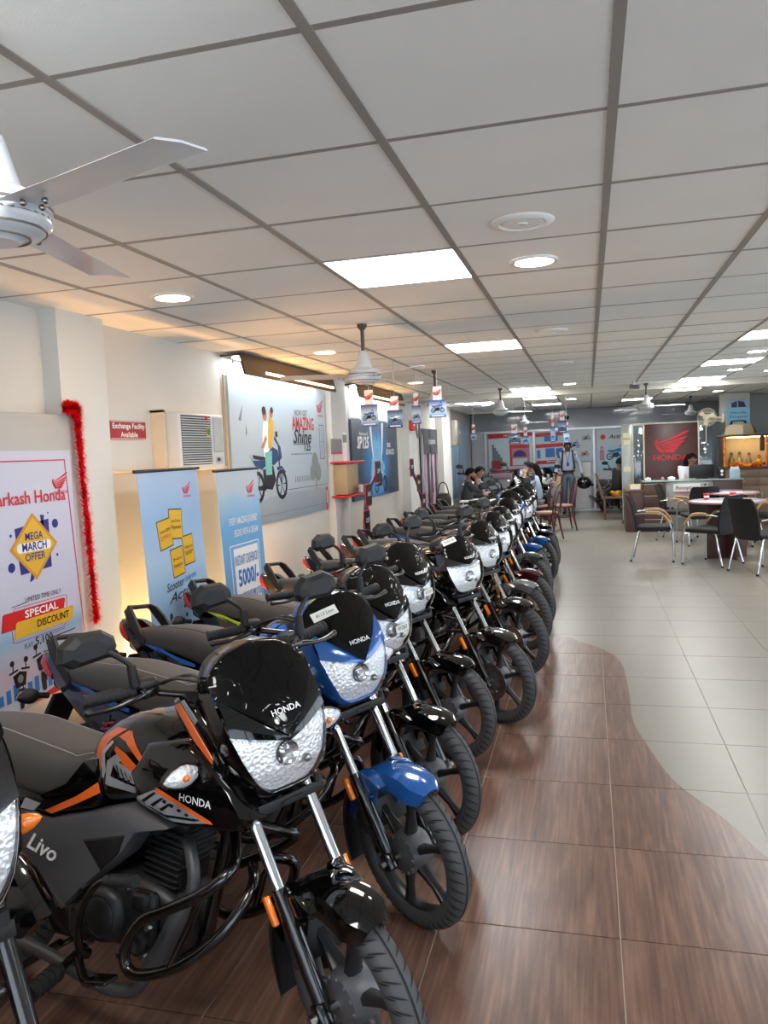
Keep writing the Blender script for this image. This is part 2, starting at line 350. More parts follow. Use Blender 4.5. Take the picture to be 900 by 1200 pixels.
def make_bike(tname, label, cat, disc=False, mask=True):
    root = thing(tname, label, cat); role = {}; front = []
    def A(mb, name, r, par=root, fr=False, sharp=46, lab=None):
        o = mb.obj(name, MAT_[r], par, sharp); role[o] = r
        if fr and par is root: front.append(o)
        if lab: o['label'] = lab
        return o
    # ---- wheels
    for xw, fr in ((XF, True), (0, False)):
        c = (xw, 0, ZA); KW = RW/.286
        def fin(m): m.v = [(xw+(x-xw)*KW, y, ZA+(z-ZA)*KW) for x, y, z in m.v]; return m
        m = MB(); lathe(m, [(.236, -.028), (.228, -.034), (.218, -.03), (.210, -.016), (.210, .016), (.218, .03), (.228, .034), (.236, .028)], c, 'y', 48, True)
        for k in range(6):
            a = k*pi/3+.35
            def P(r, t, y): return (xw+r*cos(a)-t*sin(a), y, ZA+r*sin(a)+t*cos(a))
            secs = []
            for r, t, y in ((.045, .022, .028), (.09, .015, .022), (.15, .012, .014), (.215, .017, .018)):
                secs.append([P(r, -t, -y*.5), P(r, -t*.6, -y), P(r, t*.6, -y), P(r, t, -y*.5), P(r, t, y*.5), P(r, t*.6, y), P(r, -t*.6, y), P(r, -t, y*.5)])
            loft(m, secs)
        rim = A(fin(m), 'front_wheel' if fr else 'rear_wheel', 'alloy', fr=fr)
        # smooth tyre; dark strips laid on it paint the shade of the tread
        m = MB(); NA = 90; NP = 15; vs = []
        for i in range(NA):
            t = 2*pi*i/NA
            for j in range(NP):
                u = (j-(NP-1)/2)/((NP-1)/2); ph = u*2.05
                r = .246+.040*cos(ph)+(0 if abs(ph) < 1.7 else -.006); y = .040*sin(ph) if abs(ph) < 1.57 else math.copysign(.040-.006*(abs(ph)-1.57)/.48, ph)
                J = abs(j-(NP-1)//2)
                vs.append((xw+r*cos(t), y, ZA+r*sin(t)))
            vs.append((xw+.214*cos(t), .026, ZA+.214*sin(t))); vs.append((xw+.214*cos(t), -.026, ZA+.214*sin(t)))
        q = NP+2; m.v = vs; m.f = [(i*q+k, i*q+(k+1) % q, ((i+1) % NA)*q+(k+1) % q, ((i+1) % NA)*q+k) for i in range(NA) for k in range(q)]
        A(fin(m), 'tyre', 'rubber', rim, sharp=50)
        m = MB()
        def tp(t, u): ph = u*2.05; r = .2473+.040*cos(ph); return (xw+r*cos(t), .0412*sin(ph) if abs(ph) < 1.57 else math.copysign(.0412, ph), ZA+r*sin(t))
        for i in range(48):
            t0 = 2*pi*i/48
            for sd in (-1, 1):
                for u0, u1, off, sl in ((.10, .62, 0 if sd > 0 else .065, .10), (.42, .80, .035 if sd > 0 else .10, .07)):
                    n = 5; L_ = [tp(t0+off+sl*k/n-.011*sin(pi*(k+.4)/(n+.8)), sd*(u0+(u1-u0)*k/n)) for k in range(n+1)]; R2 = [tp(t0+off+sl*k/n+.011*sin(pi*(k+.4)/(n+.8)), sd*(u0+(u1-u0)*k/n)) for k in range(n+1)]
                    m.add(L_+R2, [(k, k+1, n+2+k, n+1+k) for k in range(n)])
        n = 96; m.add([tp(2*pi*k/n, s_*.035) for s_ in (-1, 1) for k in range(n)], [(k, (k+1) % n, n+(k+1) % n, n+k) for k in range(n)])
        A(fin(m), 'tread_shade_strip', 'groove', rim, lab='dark cut tread grooves')['kind'] = 'stuff'
        m = MB(); lathe(m, [(0, -.055), (.03, -.055), (.05, -.048), (.068, -.045), (.072, -.02), (.072, .03), (.06, .05), (.03, .055), (0, .055)], c, 'y', 28)
        for k in range(12): box(m, (xw+.062*cos(k*pi/6), -.046, ZA+.062*sin(k*pi/6)), (.012, .012, .012), .003)
        A(m, 'wheel_hub', 'hub', rim)
        m = MB(); lathe(m, [(.012, -.125 if fr else -.15), (.012, .125 if fr else .15)], c, 'y', 8); lathe(m, [(0, -.136), (.014, -.136), (.014, -.124), (0, -.124)], c, 'y', 6); lathe(m, [(0, .136), (.014, .136), (.014, .124), (0, .124)], c, 'y', 6)
        A(m, 'axle', 'steel', rim)
        m = MB()
        for sd in (-1, 1): lathe(m, [(.2375, sd*.0285), (.2325, sd*.034), (.2295, sd*.0352)], c, 'y', 48)
        A(fin(m), 'rim_stripe', 'stripe', rim, lab='coloured pinstripe round the rim')
        if disc and fr:
            m = MB(); lathe(m, [(.075, -.068), (.118, -.068), (.118, -.064), (.075, -.064)], c, 'y', 40, True)
            for k in range(5): box(m, (xw+.066*cos(k*1.2566), -.062, ZA+.066*sin(k*1.2566)), (.03, .008, .02), .003)
            A(fin(m), 'brake_disc', 'steel', rim)
            m = MB(); box(m, (xw-.098, -.07, ZA+.07), (.05, .05, .085), .012, M.Rotation(.6, 3, 'Y')); A(m, 'brake_caliper', 'blackmetal', fr=True)
    # ---- fork
    for sd in (-1, 1):
        y = sd*.09
        m = MB(); tube(m, [fk(.51, y), fk(.96, y)], .0165, 16); A(m, 'fork_tube', 'chrome', fr=True, lab='chromed upper fork tube')
        m = MB(); tube(m, [fk(.262, y, -.006), fk(.30, y), fk(.50, y), fk(.535, y)], [.018, .0225, .0225, .021], 16)
        box(m, fk(ZA, sd*.098, 0), (.045, .04, .06), .01, M.Rotation(-RKF, 3, 'Y')); A(m, 'fork_slider', 'blackmetal', fr=True)
        m = MB(); tube(m, [fk(ZA, sd*.112), fk(ZA, sd*.135)], .009, 6); A(m, 'pinch_bolt', 'steel', fr=True)
        m = MB(); p = V(fk(.50, sd*.123, -.018)); box(m, p, (.022, .016, .075), .004, M.Rotation(-RKF, 3, 'Y')); A(m, 'amber_reflector', 'amber', fr=True)
    m = MB(); box(m, (.975, 0, .945), (.06, .24, .03), .01, M.Rotation(-RKF, 3, 'Y')); box(m, (1.06, 0, .74), (.06, .22, .035), .01, M.Rotation(-RKF, 3, 'Y')); tube(m, [(1.01, 0, .76), (.93, 0, .93)], .026, 12)
    A(m, 'steering_yoke', 'blackmetal', fr=True)
    # ---- front fender: arched shell with side stays and a flap behind
    m = MB(); secs = []
    for k in range(23):
        a = D(60+k*4.75); e = min(1, k/4+.55)*(1 if k < 19 else .92); R = .285; w_ = .068*e; sec = []
        for q, dr in ((-1, -.052), (-.97, -.02), (-.85, .003), (-.5, .012), (0, .016), (.5, .012), (.85, .003), (.97, -.02), (1, -.052)):
            sec.append((XF+(R+dr)*cos(a), q*w_, ZA+(R+dr)*sin(a)))
        for q, dr in ((.95, -.052), (.90, -.02), (.5, .007), (0, .011), (-.5, .007), (-.9, -.02), (-.95, -.052)):
            sec.append((XF+(R+dr)*cos(a), q*w_, ZA+(R+dr)*sin(a)))
        secs.append(sec)
    loft(m, secs)
    for sd in (-1, 1):
        puff(m, [(x+.060, z) for x, z in [(1.165, .545), (1.24, .552), (1.29, .525), (1.235, .49), (1.205, .435), (1.185, .375), (1.165, .40), (1.15, .48)]], .072, sd, .022, .2, .02)
    A(m, 'front_fender', 'fender', fr=True)
    m = MB(); secs = []
    for k in range(9):
        a = D(150+k*6.5); sec = [(XF+(.292+dr)*cos(a), q*.078, ZA+(.307+dr)*sin(a)) for q, dr in ((-1, -.03), (-.9, 0), (0, .008), (.9, 0), (1, -.03), (.85, -.006), (0, .002), (-.85, -.006))]; secs.append(sec)
    loft(m, secs); box(m, (1.215, 0, .42), (.02, .19, .20), .006, M.Rotation(-.3, 3, 'Y')); A(m, 'mud_flap', 'plastic', fr=True)
    # ---- cowl, visor, headlamp
    OUT = [(0, .735), (.05, .737), (.088, .762), (.118, .82), (.136, .88), (.146, .93), (.148, .985), (.136, 1.035), (.105, 1.075), (.06, 1.097), (0, 1.106)] if mask else \
          [(0, .742), (.06, .745), (.105, .772), (.14, .84), (.15, .90), (.142, .95), (.125, 1.0), (.095, 1.04), (.05, 1.065), (0, 1.072)]
    OUT = crom(OUT, 3)
    def hw(z):
        for (y0, z0), (y1, z1) in zip(OUT, OUT[1:]):
            if z0 <= z <= z1 and z1 > z0: return y0+(y1-y0)*(z-z0)/(z1-z0)
        return 0.
    XC = [(.73, 1.175), (.80, 1.20), (.876, 1.195), (.95, 1.162), (1.03, 1.105), (1.112, 1.04)]
    def xc(z):
        z = max(.73, min(1.1119, z))
        for (z0, a), (z1, b) in zip(XC, XC[1:]):
            if z0 <= z <= z1: return a+(b-a)*(z-z0)/(z1-z0)
    def xs(y, z): return xc(z)-1.55*y*y
    VT, VS, WS = (.866, .30, .85) if mask else (.895, .12, .42)
    ztip = lambda y: VT+VS*abs(y)
    zvis = lambda y: VT+.012+WS*abs(y)
    half = OUT; loop = [(y, z) for y, z in half]+[(-y, z) for y, z in reversed(half[1:-1])]
    rings = []
    for s_, dx, dz in ((.96, -.012, 0), (1.0, .004, 0), (1.035, .0, -.003), (1.08, -.025, -.006), (1.12, -.07, -.01), (1.10, -.13, -.01), (.95, -.15, -.01)):
        rg_ = []
        for y, z in loop:
            f = min(1, max(0, (z-.86)/.11)); f = f*f*(3-2*f); q_ = 1+(s_-1)*(1-.75*f) if s_ > 1 else s_
            rg_.append((xs(y, z)+dx*(1-.62*f if dx < -.02 else 1)-(0 if s_ <= 1 else .02*f), y*q_, .91+(z-.91)*(q_ if z < .9 else 1+(q_-1)*.3)+dz*(1-f)-(.012*f if s_ > 1.06 or s_ == .95 else 0)))
        rings.append(rg_)
    m = MB(); loft(m, rings, False); A(m, 'headlamp_cowl', 'cowlp', fr=True, sharp=50)
    for sd in (-1, 1):       # side wings of the cowl, with decal
        yw = lambda x, z: .135+.07*(1.1-x)
        m = MB(); puff(m, [(.875, .955), (.945, .985), (1.05, .915), (1.105, .825), (1.085, .775), (1.03, .795), (.965, .85), (.895, .91)], yw, sd, .016, .12, .02)
        wg = A(m, 'cowl_wing', 'cowlp', fr=True)
        m = MB(); puff(m, [(.895, .945), (.925, .958), (.985, .905), (1.062, .832), (1.055, .815), (.975, .862)], lambda x, z: yw(x, z)+.0165, sd, .0015, .02, .002); A(m, 'wing_decal', 'accent', wg)
        m = MB(); puff(m, [(.933, .963), (.952, .972), (1.01, .925), (.992, .91)], lambda x, z: yw(x, z)+.0165, sd, .0015, .02, .002); A(m, 'wing_badge', 'silver', wg)
    def sheet(f, nu, nv, t):
        m = MB(); vs = []
        for d in (0, -t):
            for j in range(nv+1):
                for i in range(nu+1):
                    p = f(-1+2*i/nu, j/nv); vs.append((p[0]+d, p[1], p[2]))
        N = (nu+1)*(nv+1); I = lambda d, i, j: d*N+j*(nu+1)+i
        fs = []
        for d in (0, 1):
            fs += [(I(d, i, j), I(d, i+1, j), I(d, i+1, j+1), I(d, i, j+1)) for i in range(nu) for j in range(nv)]
        fs += [(I(0, i, j), I(0, i+1, j), I(1, i+1, j), I(1, i, j)) for j in (0, nv) for i in range(nu)]+[(I(0, i, j), I(0, i, j+1), I(1, i, j+1), I(1, i, j)) for i in (0, nu) for j in range(nv)]
        m.add(vs, fs); return m
    z0 = OUT[0][1]+.004
    def flens(u, v, dx=.012):
        y = u*(hw(z0+.004+v*(.905-z0))*.975); z = z0+v*(ztip(y)-z0); return (xs(y, z)+dx, y, z)
    top = OUT[-1][1]-.002
    def fvis(u, v):
        y = u*hw(.955+v*(top-.955))*1.0; z = zvis(y)+v*(top-zvis(y)); return (xs(y, z)+.014+.012*(1-v)*(1-abs(u)), y, z)
    def fchk(u, v):
        y = u*hw(.92)*.99; z = ztip(y)+v*(zvis(y)+.012-ztip(y)); return (xs(y, z)+.010+.004*sin(pi*v), y, z)
    lo = A(sheet(lambda u, v: flens(u, v, -.004), 14, 8, .004), 'headlamp', 'reflector', fr=True)
    A(sheet(flens, 14, 8, .002), 'lamp_lens', 'lens', lo)
    m = MB(); zc = .835; lathe(m, [(.0, .006), (.012, .007), (.014, -.002), (.026, .002), (.031, .006), (.034, .0)], (xs(0, zc)+.001, -.01, zc), 'x', 20); A(m, 'bulb', 'chrome', lo)
    m = MB(); ball(m, (xs(0, .79)+.001, .045, .80), .012, 10, 6); A(m, 'pilot_bulb', 'steel', lo)
    A(sheet(fchk, 18, 4, .006), 'cowl_cheek', 'cowlp', fr=True, sharp=60)
    vi = A(sheet(fvis, 18, 12, .004), 'visor', 'visor', fr=True, sharp=60)
    me, w_, h_ = text_mesh('HONDA', .01); zz = .945
    o = link('lettering', me, MAT_['white'], vi); role[o] = 'white'; nz = V((.86, 0, .5)).normalized(); ry = V((0, 1, 0)); uz = nz.cross(ry); s_ = .085/w_; p = V((xs(0, zz)+.030, .005, zz))
    o.matrix_basis = M(((ry.x*s_, uz.x*s_, nz.x*s_, p.x), (ry.y*s_, uz.y*s_, nz.y*s_, p.y), (ry.z*s_, uz.z*s_, nz.z*s_, p.z), (0, 0, 0, 1)))
    m = MB(); body(m, [(.93, .06, .97, 1.03), (.97, .10, .965, 1.05), (1.04, .105, .96, 1.06), (1.07, .07, .97, 1.05)], 3); A(m, 'instrument_cluster', 'plastic', fr=True)
    m = MB(); box(m, (1.17, 0, .697), (.006, .20, .028), .002); box(m, (1.176, 0, .697), (.004, .06, .008)); tube(m, [(1.10, -.05, .70), (1.17, -.05, .70)], .008, 6); tube(m, [(1.10, .05, .70), (1.17, .05, .70)], .008, 6); tube(m, [(1.17, .085, .71), (1.17, .085, .735)], .010, 6)
    A(m, 'number_plate_bracket', 'plastic', fr=True)
    m = MB(); body(m, [(1.03, .09, .70, .80), (1.10, .10, .70, .80), (1.14, .08, .705, .78)], 3); A(m, 'lower_cowl', 'plastic', fr=True)
    # ---- turn signals
    def signal(c, fr, sd, fx):
        m = MB(); tube(m, [(c[0]-.02*fx, sd*.10, c[2]-.01), (c[0], sd*(abs(c[1])-.03), c[2])], [.013, .012], 8); s = A(m, 'turn_signal', 'plastic', fr=fr)
        PR = [(.0, -.062), (.013, -.052), (.026, -.030), (.033, -.004), (.031, .016), (.020, .038), (.008, .050), (0, .053)]
        def lem(k, dx, fl):
            m = MB(); lathe(m, [(r*k, h*k*-sd) for r, h in PR], (0, 0, 0), 'y', 16); m.v = [(c[0]+dx*fx+x*fl, c[1]+y, c[2]+z) for x, y, z in m.v]; return m
        A(lem(1.0, -.010, .8), 'signal_housing', 'plastic', s); A(lem(.97, .006, .62), 'signal_lens', 'lens', s); A(lem(.88, .002, .55), 'signal_reflector', 'reflector', s)
        m = MB(); ball(m, (c[0]+.018*fx, c[1], c[2]), .010, 8, 6); A(m, 'signal_bulb', 'amber', s)
    for sd in (-1, 1):
        signal((1.035, sd*.225, .842), True, sd, 1); signal((-.36, sd*.19, .645), False, sd, -1)
    # ---- handlebar, grips, levers, mirrors
    hb = [(.845, -.385, 1.036), (.875, -.262, 1.034), (.925, -.15, 1.0), (.955, -.05, .975), (.955, .05, .975), (.925, .15, 1.0), (.875, .262, 1.034), (.845, .385, 1.036)]
    m = MB(); tube(m, hb, .011, 8, smooth=3); H_ = A(m, 'handlebar', 'blackmetal', fr=True)
    for sd in (-1, 1):
        a, b = V((.878, sd*.255, 1.034)), V((.841, sd*.385, 1.036))
        m = MB(); tube(m, [a, a+(b-a)*.08, a+(b-a)*.14, a+(b-a)*.93, a+(b-a)*.95, b], [.024, .024, .017, .0165, .019, .018], 14)
        for k in range(7): tube(m, [a+(b-a)*(.2+k*.1), a+(b-a)*(.24+k*.1)], .0182, 12)
        A(m, 'grip', 'grip', H_)
        m = MB(); box(m, a+V((.005, -sd*.03, .002)), (.05, .06, .05), .012, M.Rotation(.3*sd, 3, 'Z')); A(m, 'switch_housing', 'plastic', H_)
        m = MB(); tube(m, [(.91, sd*.235, 1.03), (.915, sd*.27, 1.025), (.905, sd*.33, 1.015), (.89, sd*.385, 1.018)], [.012, .010, .0075, .009], 8, smooth=3); ball(m, (.888, sd*.39, 1.018), .011, 8, 6); box(m, (.905, sd*.235, 1.03), (.035, .045, .03), .008); A(m, 'lever', 'blackmetal', H_)
        mx = V((.862, sd*.36, 1.163)); hexs = [(-.078, -.012), (-.066, -.036), (.045, -.042), (.078, -.018), (.070, .022), (.030, .046), (-.045, .040), (-.074, .016)]
        rg = []
        for s_, d in ((.93, -.012), (1, -.006), (1, .002), (.88, .020), (.55, .030)): rg.append([(mx.x+d, mx.y+sd*u*s_, mx.z+v*s_) for u, v in hexs])
        m = MB(); loft(m, rg); mi = A(m, 'mirror', 'plastic', H_, sharp=18)
        m = MB(); loft(m, [[(mx.x-.0125-d, mx.y+sd*u*.88, mx.z+v*.88) for u, v in hexs] for d in (0, .002)]); A(m, 'mirror_glass', 'mirror', mi)
        m = MB(); tube(m, [(.897, sd*.262, 1.04), (.897, sd*.265, 1.095)], [.015, .012], 10); tube(m, [(.897, sd*.265, 1.09), (.893, sd*.275, 1.11), (.880, sd*.325, 1.155), (.872, sd*.345, 1.163)], .0075, 8, smooth=3); A(m, 'mirror_stem', 'plastic', mi)
    m = MB()
    for y0, y1, z1 in ((-.24, -.06, .80), (-.20, .05, .78), (.24, .07, .80)): tube(m, [(.92, y0, 1.03), (1.0, y0*.75, 1.055), (1.04, y0*.4, 1.0), (1.0, y1, .90), (.95, y1*.8, z1)], .0045, 6, smooth=5)
    A(m, 'control_cables', 'wire', fr=True)
    # ---- tank, shrouds, decals
    m = MB(); body(m, [(.465, .06, .70, .79), (.49, .10, .65, .825), (.56, .138, .63, .872), (.66, .152, .65, .903), (.79, .154, .67, .915), (.90, .135, .69, .91), (.97, .10, .72, .892), (1.0, .05, .76, .86)], 2.6, 24, 5, 4.)
    tk = A(m, 'fuel_tank', 'tankp', sharp=60); bv = BVHTree.FromPolygons(m.v, m.f)
    m = MB(); lathe(m, [(0, .924), (.03, .924), (.036, .917), (.038, .90)], (.79, 0, 0), 'z', 20); A(m, 'filler_cap', 'steel', tk)
    shr = [(.70, .668), (.86, .634), (1.0, .645), (1.10, .662), (1.135, .70), (1.08, .765), (1.0, .82), (.90, .868), (.74, .845), (.66, .75)]
    ysh = lambda x, z: .118+.10*max(0, x-.70)
    sh_m = MB(); puff(sh_m, shr, ysh, -1, .042, .16, .03); bs = BVHTree.FromPolygons(sh_m.v, sh_m.f)
    shl = MB(); puff(shl, shr, ysh, 1, .042, .16, .03)
    sr = A(sh_m, 'tank_shroud', 'paint', sharp=40); sl = A(shl, 'tank_shroud', 'paint', sharp=40)
    def decal(polys, par, rl, tree, off=.002, both=True, name='decal'):
        for sd in ((-1, 1) if both else (-1,)):
            bm = bmesh.new()
            for pl in polys:
                bm.faces.new([bm.verts.new((x, 0, z)) for x, z in pl])
            bmesh.ops.triangulate(bm, faces=bm.faces[:])
            for _ in range(3):
                le = [e for e in bm.edges if e.calc_length() > .02]
                if le: bmesh.ops.subdivide_edges(bm, edges=le, cuts=1)
                bmesh.ops.triangulate(bm, faces=bm.faces[:])
            ly = .14
            for v in bm.verts:
                for _k in range(14):
                    h, n_, _, _ = tree.ray_cast(V((v.co.x, -.6, v.co.z)), V((0, 1, 0)))
                    if h is not None: break
                    v.co.z -= .006
                if h is not None: ly = -h.y
                v.co.y = sd*((-h.y if h is not None else ly)+off)
            bm.verts.index_update(); m = MB(); m.add([v.co.copy() for v in bm.verts], [tuple(v.index for v in f.verts) for f in bm.faces]); bm.free()
            pr = par[0] if sd < 0 else par[1]; A(m, name, rl, pr)
    T2 = (tk, tk); S2 = (sr, sl)
    decal([[(.533, .822), (.596, .858), (.645, .860), (.597, .83), (.559, .794), (.566, .75), (.545, .715), (.520, .71), (.529, .748), (.524, .79)], [(.624, .814), (.666, .799), (.776, .733), (.767, .724), (.668, .758), (.617, .803)], [(.655, .858), (.672, .858), (.745, .785), (.735, .775), (.66, .83), (.625, .838)]], T2, 'accent', bv)
    decal([[(.591, .768), (.632, .794), (.653, .777), (.612, .756), (.607, .727), (.737, .706), (.70, .692), (.585, .70)], [(.612, .771), (.647, .771), (.757, .726), (.737, .713), (.648, .73)], [(.563, .79), (.600, .826), (.612, .822), (.578, .785), (.588, .74), (.575, .715), (.568, .72), (.574, .748)]], T2, 'silver', bv, .003)
    decal([[(.63+.017*i, .764-.007*i), (.637+.017*i, .761-.007*i), (.648+.017*i, .735-.003*i), (.641+.017*i, .738-.003*i)] for i in range(6)]+[[(.62+.02*i, .737-.002*i), (.63+.02*i, .735-.002*i), (.625+.02*i, .724-.002*i), (.615+.02*i, .726-.002*i)] for i in range(4)], T2, 'stripe', bv, .0042)
    q = [[(.74+.036*i, .685-.005*i), (.750+.036*i, .680-.005*i), (.80+.030*i, .715-.0095*i), (.79+.030*i, .716-.0095*i)] for i in range(3)]+[[(.80+.05*i, .655+.004*i), (.95+.012*i, .668+.004*i), (.95+.012*i, .672+.004*i), (.79+.05*i, .660+.004*i)] for i in range(2)]
    decal([[(.697, .679), (.79, .722), (.805, .72), (.995, .672), (.92, .657), (.83, .648), (.76, .662)]], S2, 'silver', bs)
    decal(q+[[(.83+.028*i, .704-.007*i), (.842+.028*i, .701-.007*i), (.834+.028*i, .692-.006*i), (.822+.028*i, .695-.006*i)] for i in range(5)], S2, 'stripe', bs, .0032); decal([[(.795, .728), (.805, .730), (1.003, .680), (1.013, .673), (.989, .671), (.80, .718)]], S2, 'accent', bs, .0034)
    m = MB()
    for i in range(4): puff(m, [(.925+i*.004, .790-i*.010), (.97-i*.004, .808-i*.012), (1.015-i*.01, .796-i*.011), (.97, .788-i*.010)], .172, -1, .012, .3, .02)
    A(m, 'winged_emblem', 'silver', sr)
    me, w_, h_ = text_mesh('HONDA', .01)
    def side_text(o, x, z, y, wd, w0, ang=0.):
        s_ = wd/w0; c, q_ = cos(ang), sin(ang)
        o.matrix_basis = M(((c*s_, -q_*s_, 0, x), (0, 0, -s_, y), (q_*s_, c*s_, 0, z), (0, 0, 0, 1)))
    o = link('lettering', me, MAT_['white'], sr); role[o] = 'white'; side_text(o, .950, .722, -.195, .105, w_, -.06)
    # ---- seat
    m = MB(); rows = [(.53, .03, .72, .765), (.50, .07, .66, .772), (.42, .115, .625, .767), (.32, .138, .608, .775), (.20, .145, .62, .79), (.08, .142, .65, .805), (-.05, .135, .675, .803), (-.18, .12, .69, .79), (-.29, .09, .70, .775), (-.335, .04, .715, .758)]
    body(m, rows, 3., 24, 4, 5.); st = A(m, 'seat', 'seat', sharp=60)
    bt = BVHTree.FromPolygons(m.v, m.f)
    m = MB()
    for sd in (-1, 1):
        pts = []
        for k in range(40):
            x = .50-.80*k/39; h = bt.ray_cast(V((x, sd*(.098-.05*max(0, -x)/.33 if x < .42 else .05+.048*(.5-x)/.08), 1.2)), V((0, 0, -1)))[0]
            if h is not None: pts.append((h.x, h.y, h.z+.0008))
        tube(m, pts, .0016, 5)
    A(m, 'seat_stitching', 'silver', st)
    # ---- side covers and tail
    for sd in (-1, 1):
        m = MB(); puff(m, [(.19, .585), (.33, .572), (.54, .622), (.575, .70), (.56, .775), (.51, .765), (.43, .68), (.31, .625), (.19, .635)], .118, sd, .026, .15, .03); sc_ = A(m, 'seat_side_trim', 'paint')
        m = MB(); puff(m, [(.345, .588), (.475, .650), (.555, .70), (.565, .672), (.48, .630), (.375, .583)], .145, sd, .0015, .02, .003); A(m, 'decal', 'accent', sc_)
        m = MB(); puff(m, [(.24, .580), (.30, .580), (.325, .605), (.26, .612)], .145, sd, .0015, .02, .003); A(m, 'decal', 'silver', sc_)
        m = MB(); puff(m, [(.17, .565), (.35, .565), (.545, .618), (.674, .655), (.845, .622), (.72, .592), (.66, .51), (.59, .455), (.50, .38), (.428, .309), (.36, .335), (.27, .39), (.17, .45)], .108, sd, .034, .10, .03); sp = A(m, 'side_cover', 'grey')
        m = MB(); puff(m, [(.49, .53), (.67, .575), (.645, .51), (.572, .448)], .122, sd, .026, .2, .02); A(m, 'air_intake_cover', 'plastic', sp)
        m = MB(); puff(m, [(.30, .39), (.428, .315), (.44, .325), (.32, .408)], .143, sd, .002, .02, .003); A(m, 'decal', 'seat', sp)
        m = MB(); puff(m, [(-.425, .812), (-.395, .745), (-.33, .685), (-.18, .585), (-.05, .515), (.10, .475), (.22, .47), (.22, .60), (.05, .645), (-.10, .69), (-.25, .735), (-.37, .805)], lambda x, z: .055+.065*min(1, max(0, (x+.42)/.5)), sd, .025, .18, .03); tl = A(m, 'tail_cowl', 'tailp')
        m = MB(); puff(m, [(-.255, .735), (.04, .662), (.16, .638), (.16, .622), (.03, .636), (-.20, .70)], lambda x, z: .081+.065*min(1, max(0, (x+.42)/.5)), sd, .0015, .02, .003); A(m, 'tail_stripe', 'accent', tl)
        m = MB(); puff(m, [(-.04, .60), (.12, .53), (.16, .545), (.0, .632)], lambda x, z: .081+.065*min(1, max(0, (x+.42)/.5)), sd, .0015, .02, .003); A(m, 'decal', 'silver', tl)
        m = MB(); rg = []
        for x, z, w_, d in ((-.20, .705, .012, .115), (-.25, .755, .02, .112), (-.30, .812, .026, .105), (-.345, .862, .022, .09), (-.362, .876, .012, .07)):
            rg.append([(x-w_, sd*(d-.008), z-.006), (x+w_, sd*(d-.008), z+.012), (x+w_, sd*(d+.008), z+.012), (x-w_, sd*(d+.008), z-.006)])
        loft(m, rg); A(m, 'grab_rail', 'plastic')
        if sd < 0:
            o = link('lettering', text_mesh('Livo', .02, .4)[0], MAT_['white'], sp); role[o] = 'white'; side_text(o, .335, .478, -.146, .125, text_mesh('Livo', .02, .4)[1], -.22)
            sp['label'] = 'matt grey side cover on the right flank'
    m = MB(); tube(m, [(-.362, -.07, .876), (-.372, 0, .874), (-.362, .07, .876)], .012, 8, smooth=4); A(m, 'grab_bar', 'plastic')
    m = MB(); body(m, [(-.36, .06, .66, .74), (-.2, .08, .60, .70), (.1, .09, .5, .62), (.45, .09, .42, .66)], 4, 16); A(m, 'frame_cover', 'plastic')
    m = MB(); body(m, [(-.445, .03, .785, .812), (-.43, .066, .735, .806), (-.39, .084, .705, .785), (-.345, .088, .69, .74)], 3, 16); A(m, 'tail_lamp', 'red')
    m = MB(); secs = []
    for k in range(15):
        a = D(35+k*9.2); R = .30 if k < 11 else .318+.012*(k-10); sec = [((R+dr)*cos(a), q*.085, ZA+(R+dr)*sin(a)) for q, dr in ((-1, -.06), (-.95, -.01), (-.5, .012), (.5, .012), (.95, -.01), (1, -.06), (.9, -.014), (.5, .006), (-.5, .006), (-.9, -.014))]; secs.append(sec)
    loft(m, secs); box(m, (-.40, 0, .52), (.02, .15, .26), .006, M.Rotation(.5, 3, 'Y')); A(m, 'rear_fender', 'plastic')
    # ---- engine, frame, exhaust, controls
    m = MB(); body(m, [(.40, .09, .26, .40), (.46, .115, .235, .44), (.60, .12, .225, .455), (.72, .115, .225, .44), (.80, .095, .235, .40), (.83, .07, .26, .36)], 4., 20, 4)
    en = A(m, 'engine', 'engine')
    for sd in (-1, 1):
        m = MB(); lathe(m, [(0, sd*.168), (.045, sd*.168), (.052, sd*.163), (.058, sd*.166), (.072, sd*.160), (.080, sd*.145), (.082, sd*.11)], (.596, 0, .34), 'y', 30); A(m, 'clutch_cover', 'engine', en)
    m = MB(); box(m, (.70, -.125, .345), (.15, .03, .16), .02); lathe(m, [(0, -.150), (.014, -.150), (.024, -.158), (.034, -.155), (.036, -.14), (.036, -.11)], (.725, 0, .29), 'y', 20)
    box(m, (.73, -.14, .40), (.06, .03, .05), .012); box(m, (.50, -.12, .29), (.10, .05, .10), .02); A(m, 'crankcase_cover', 'engine', en)
    m = MB()
    for (x, z) in ((.68, .425), (.74, .40), (.76, .335), (.74, .255), (.66, .24), (.545, .25), (.515, .40), (.47, .33), (.64, .43)): lathe(m, [(0, -.152), (.008, -.152), (.009, -.148), (.009, -.13)], (x, 0, z), 'y', 6)
    A(m, 'cover_bolt', 'steel', en)['kind'] = 'stuff'
    m = MB(); ca, sa = cos(.22), sin(.22)
    for k in range(9):
        t = .43+k*.018; box(m, (.735+(t-.43)*.2, 0, t), (.125, .165, .006), .002, M.Rotation(.12, 3, 'Y'))
    box(m, (.752, 0, .50), (.115, .14, .17), .012, M.Rotation(.12, 3, 'Y')); A(m, 'cylinder', 'engine', en)
    m = MB(); box(m, (.765, 0, .61), (.14, .16, .06), .018, M.Rotation(.12, 3, 'Y')); tube(m, [(.74, -.08, .60), (.74, -.10, .60)], .03, 14); A(m, 'cylinder_head', 'engine', en)
    m = MB(); tube(m, [(.68, -.085, .585), (.66, -.11, .60), (.64, -.09, .62)], .016, 8); box(m, (.63, -.05, .58), (.09, .09, .09), .02); A(m, 'carburettor', 'hub', en)
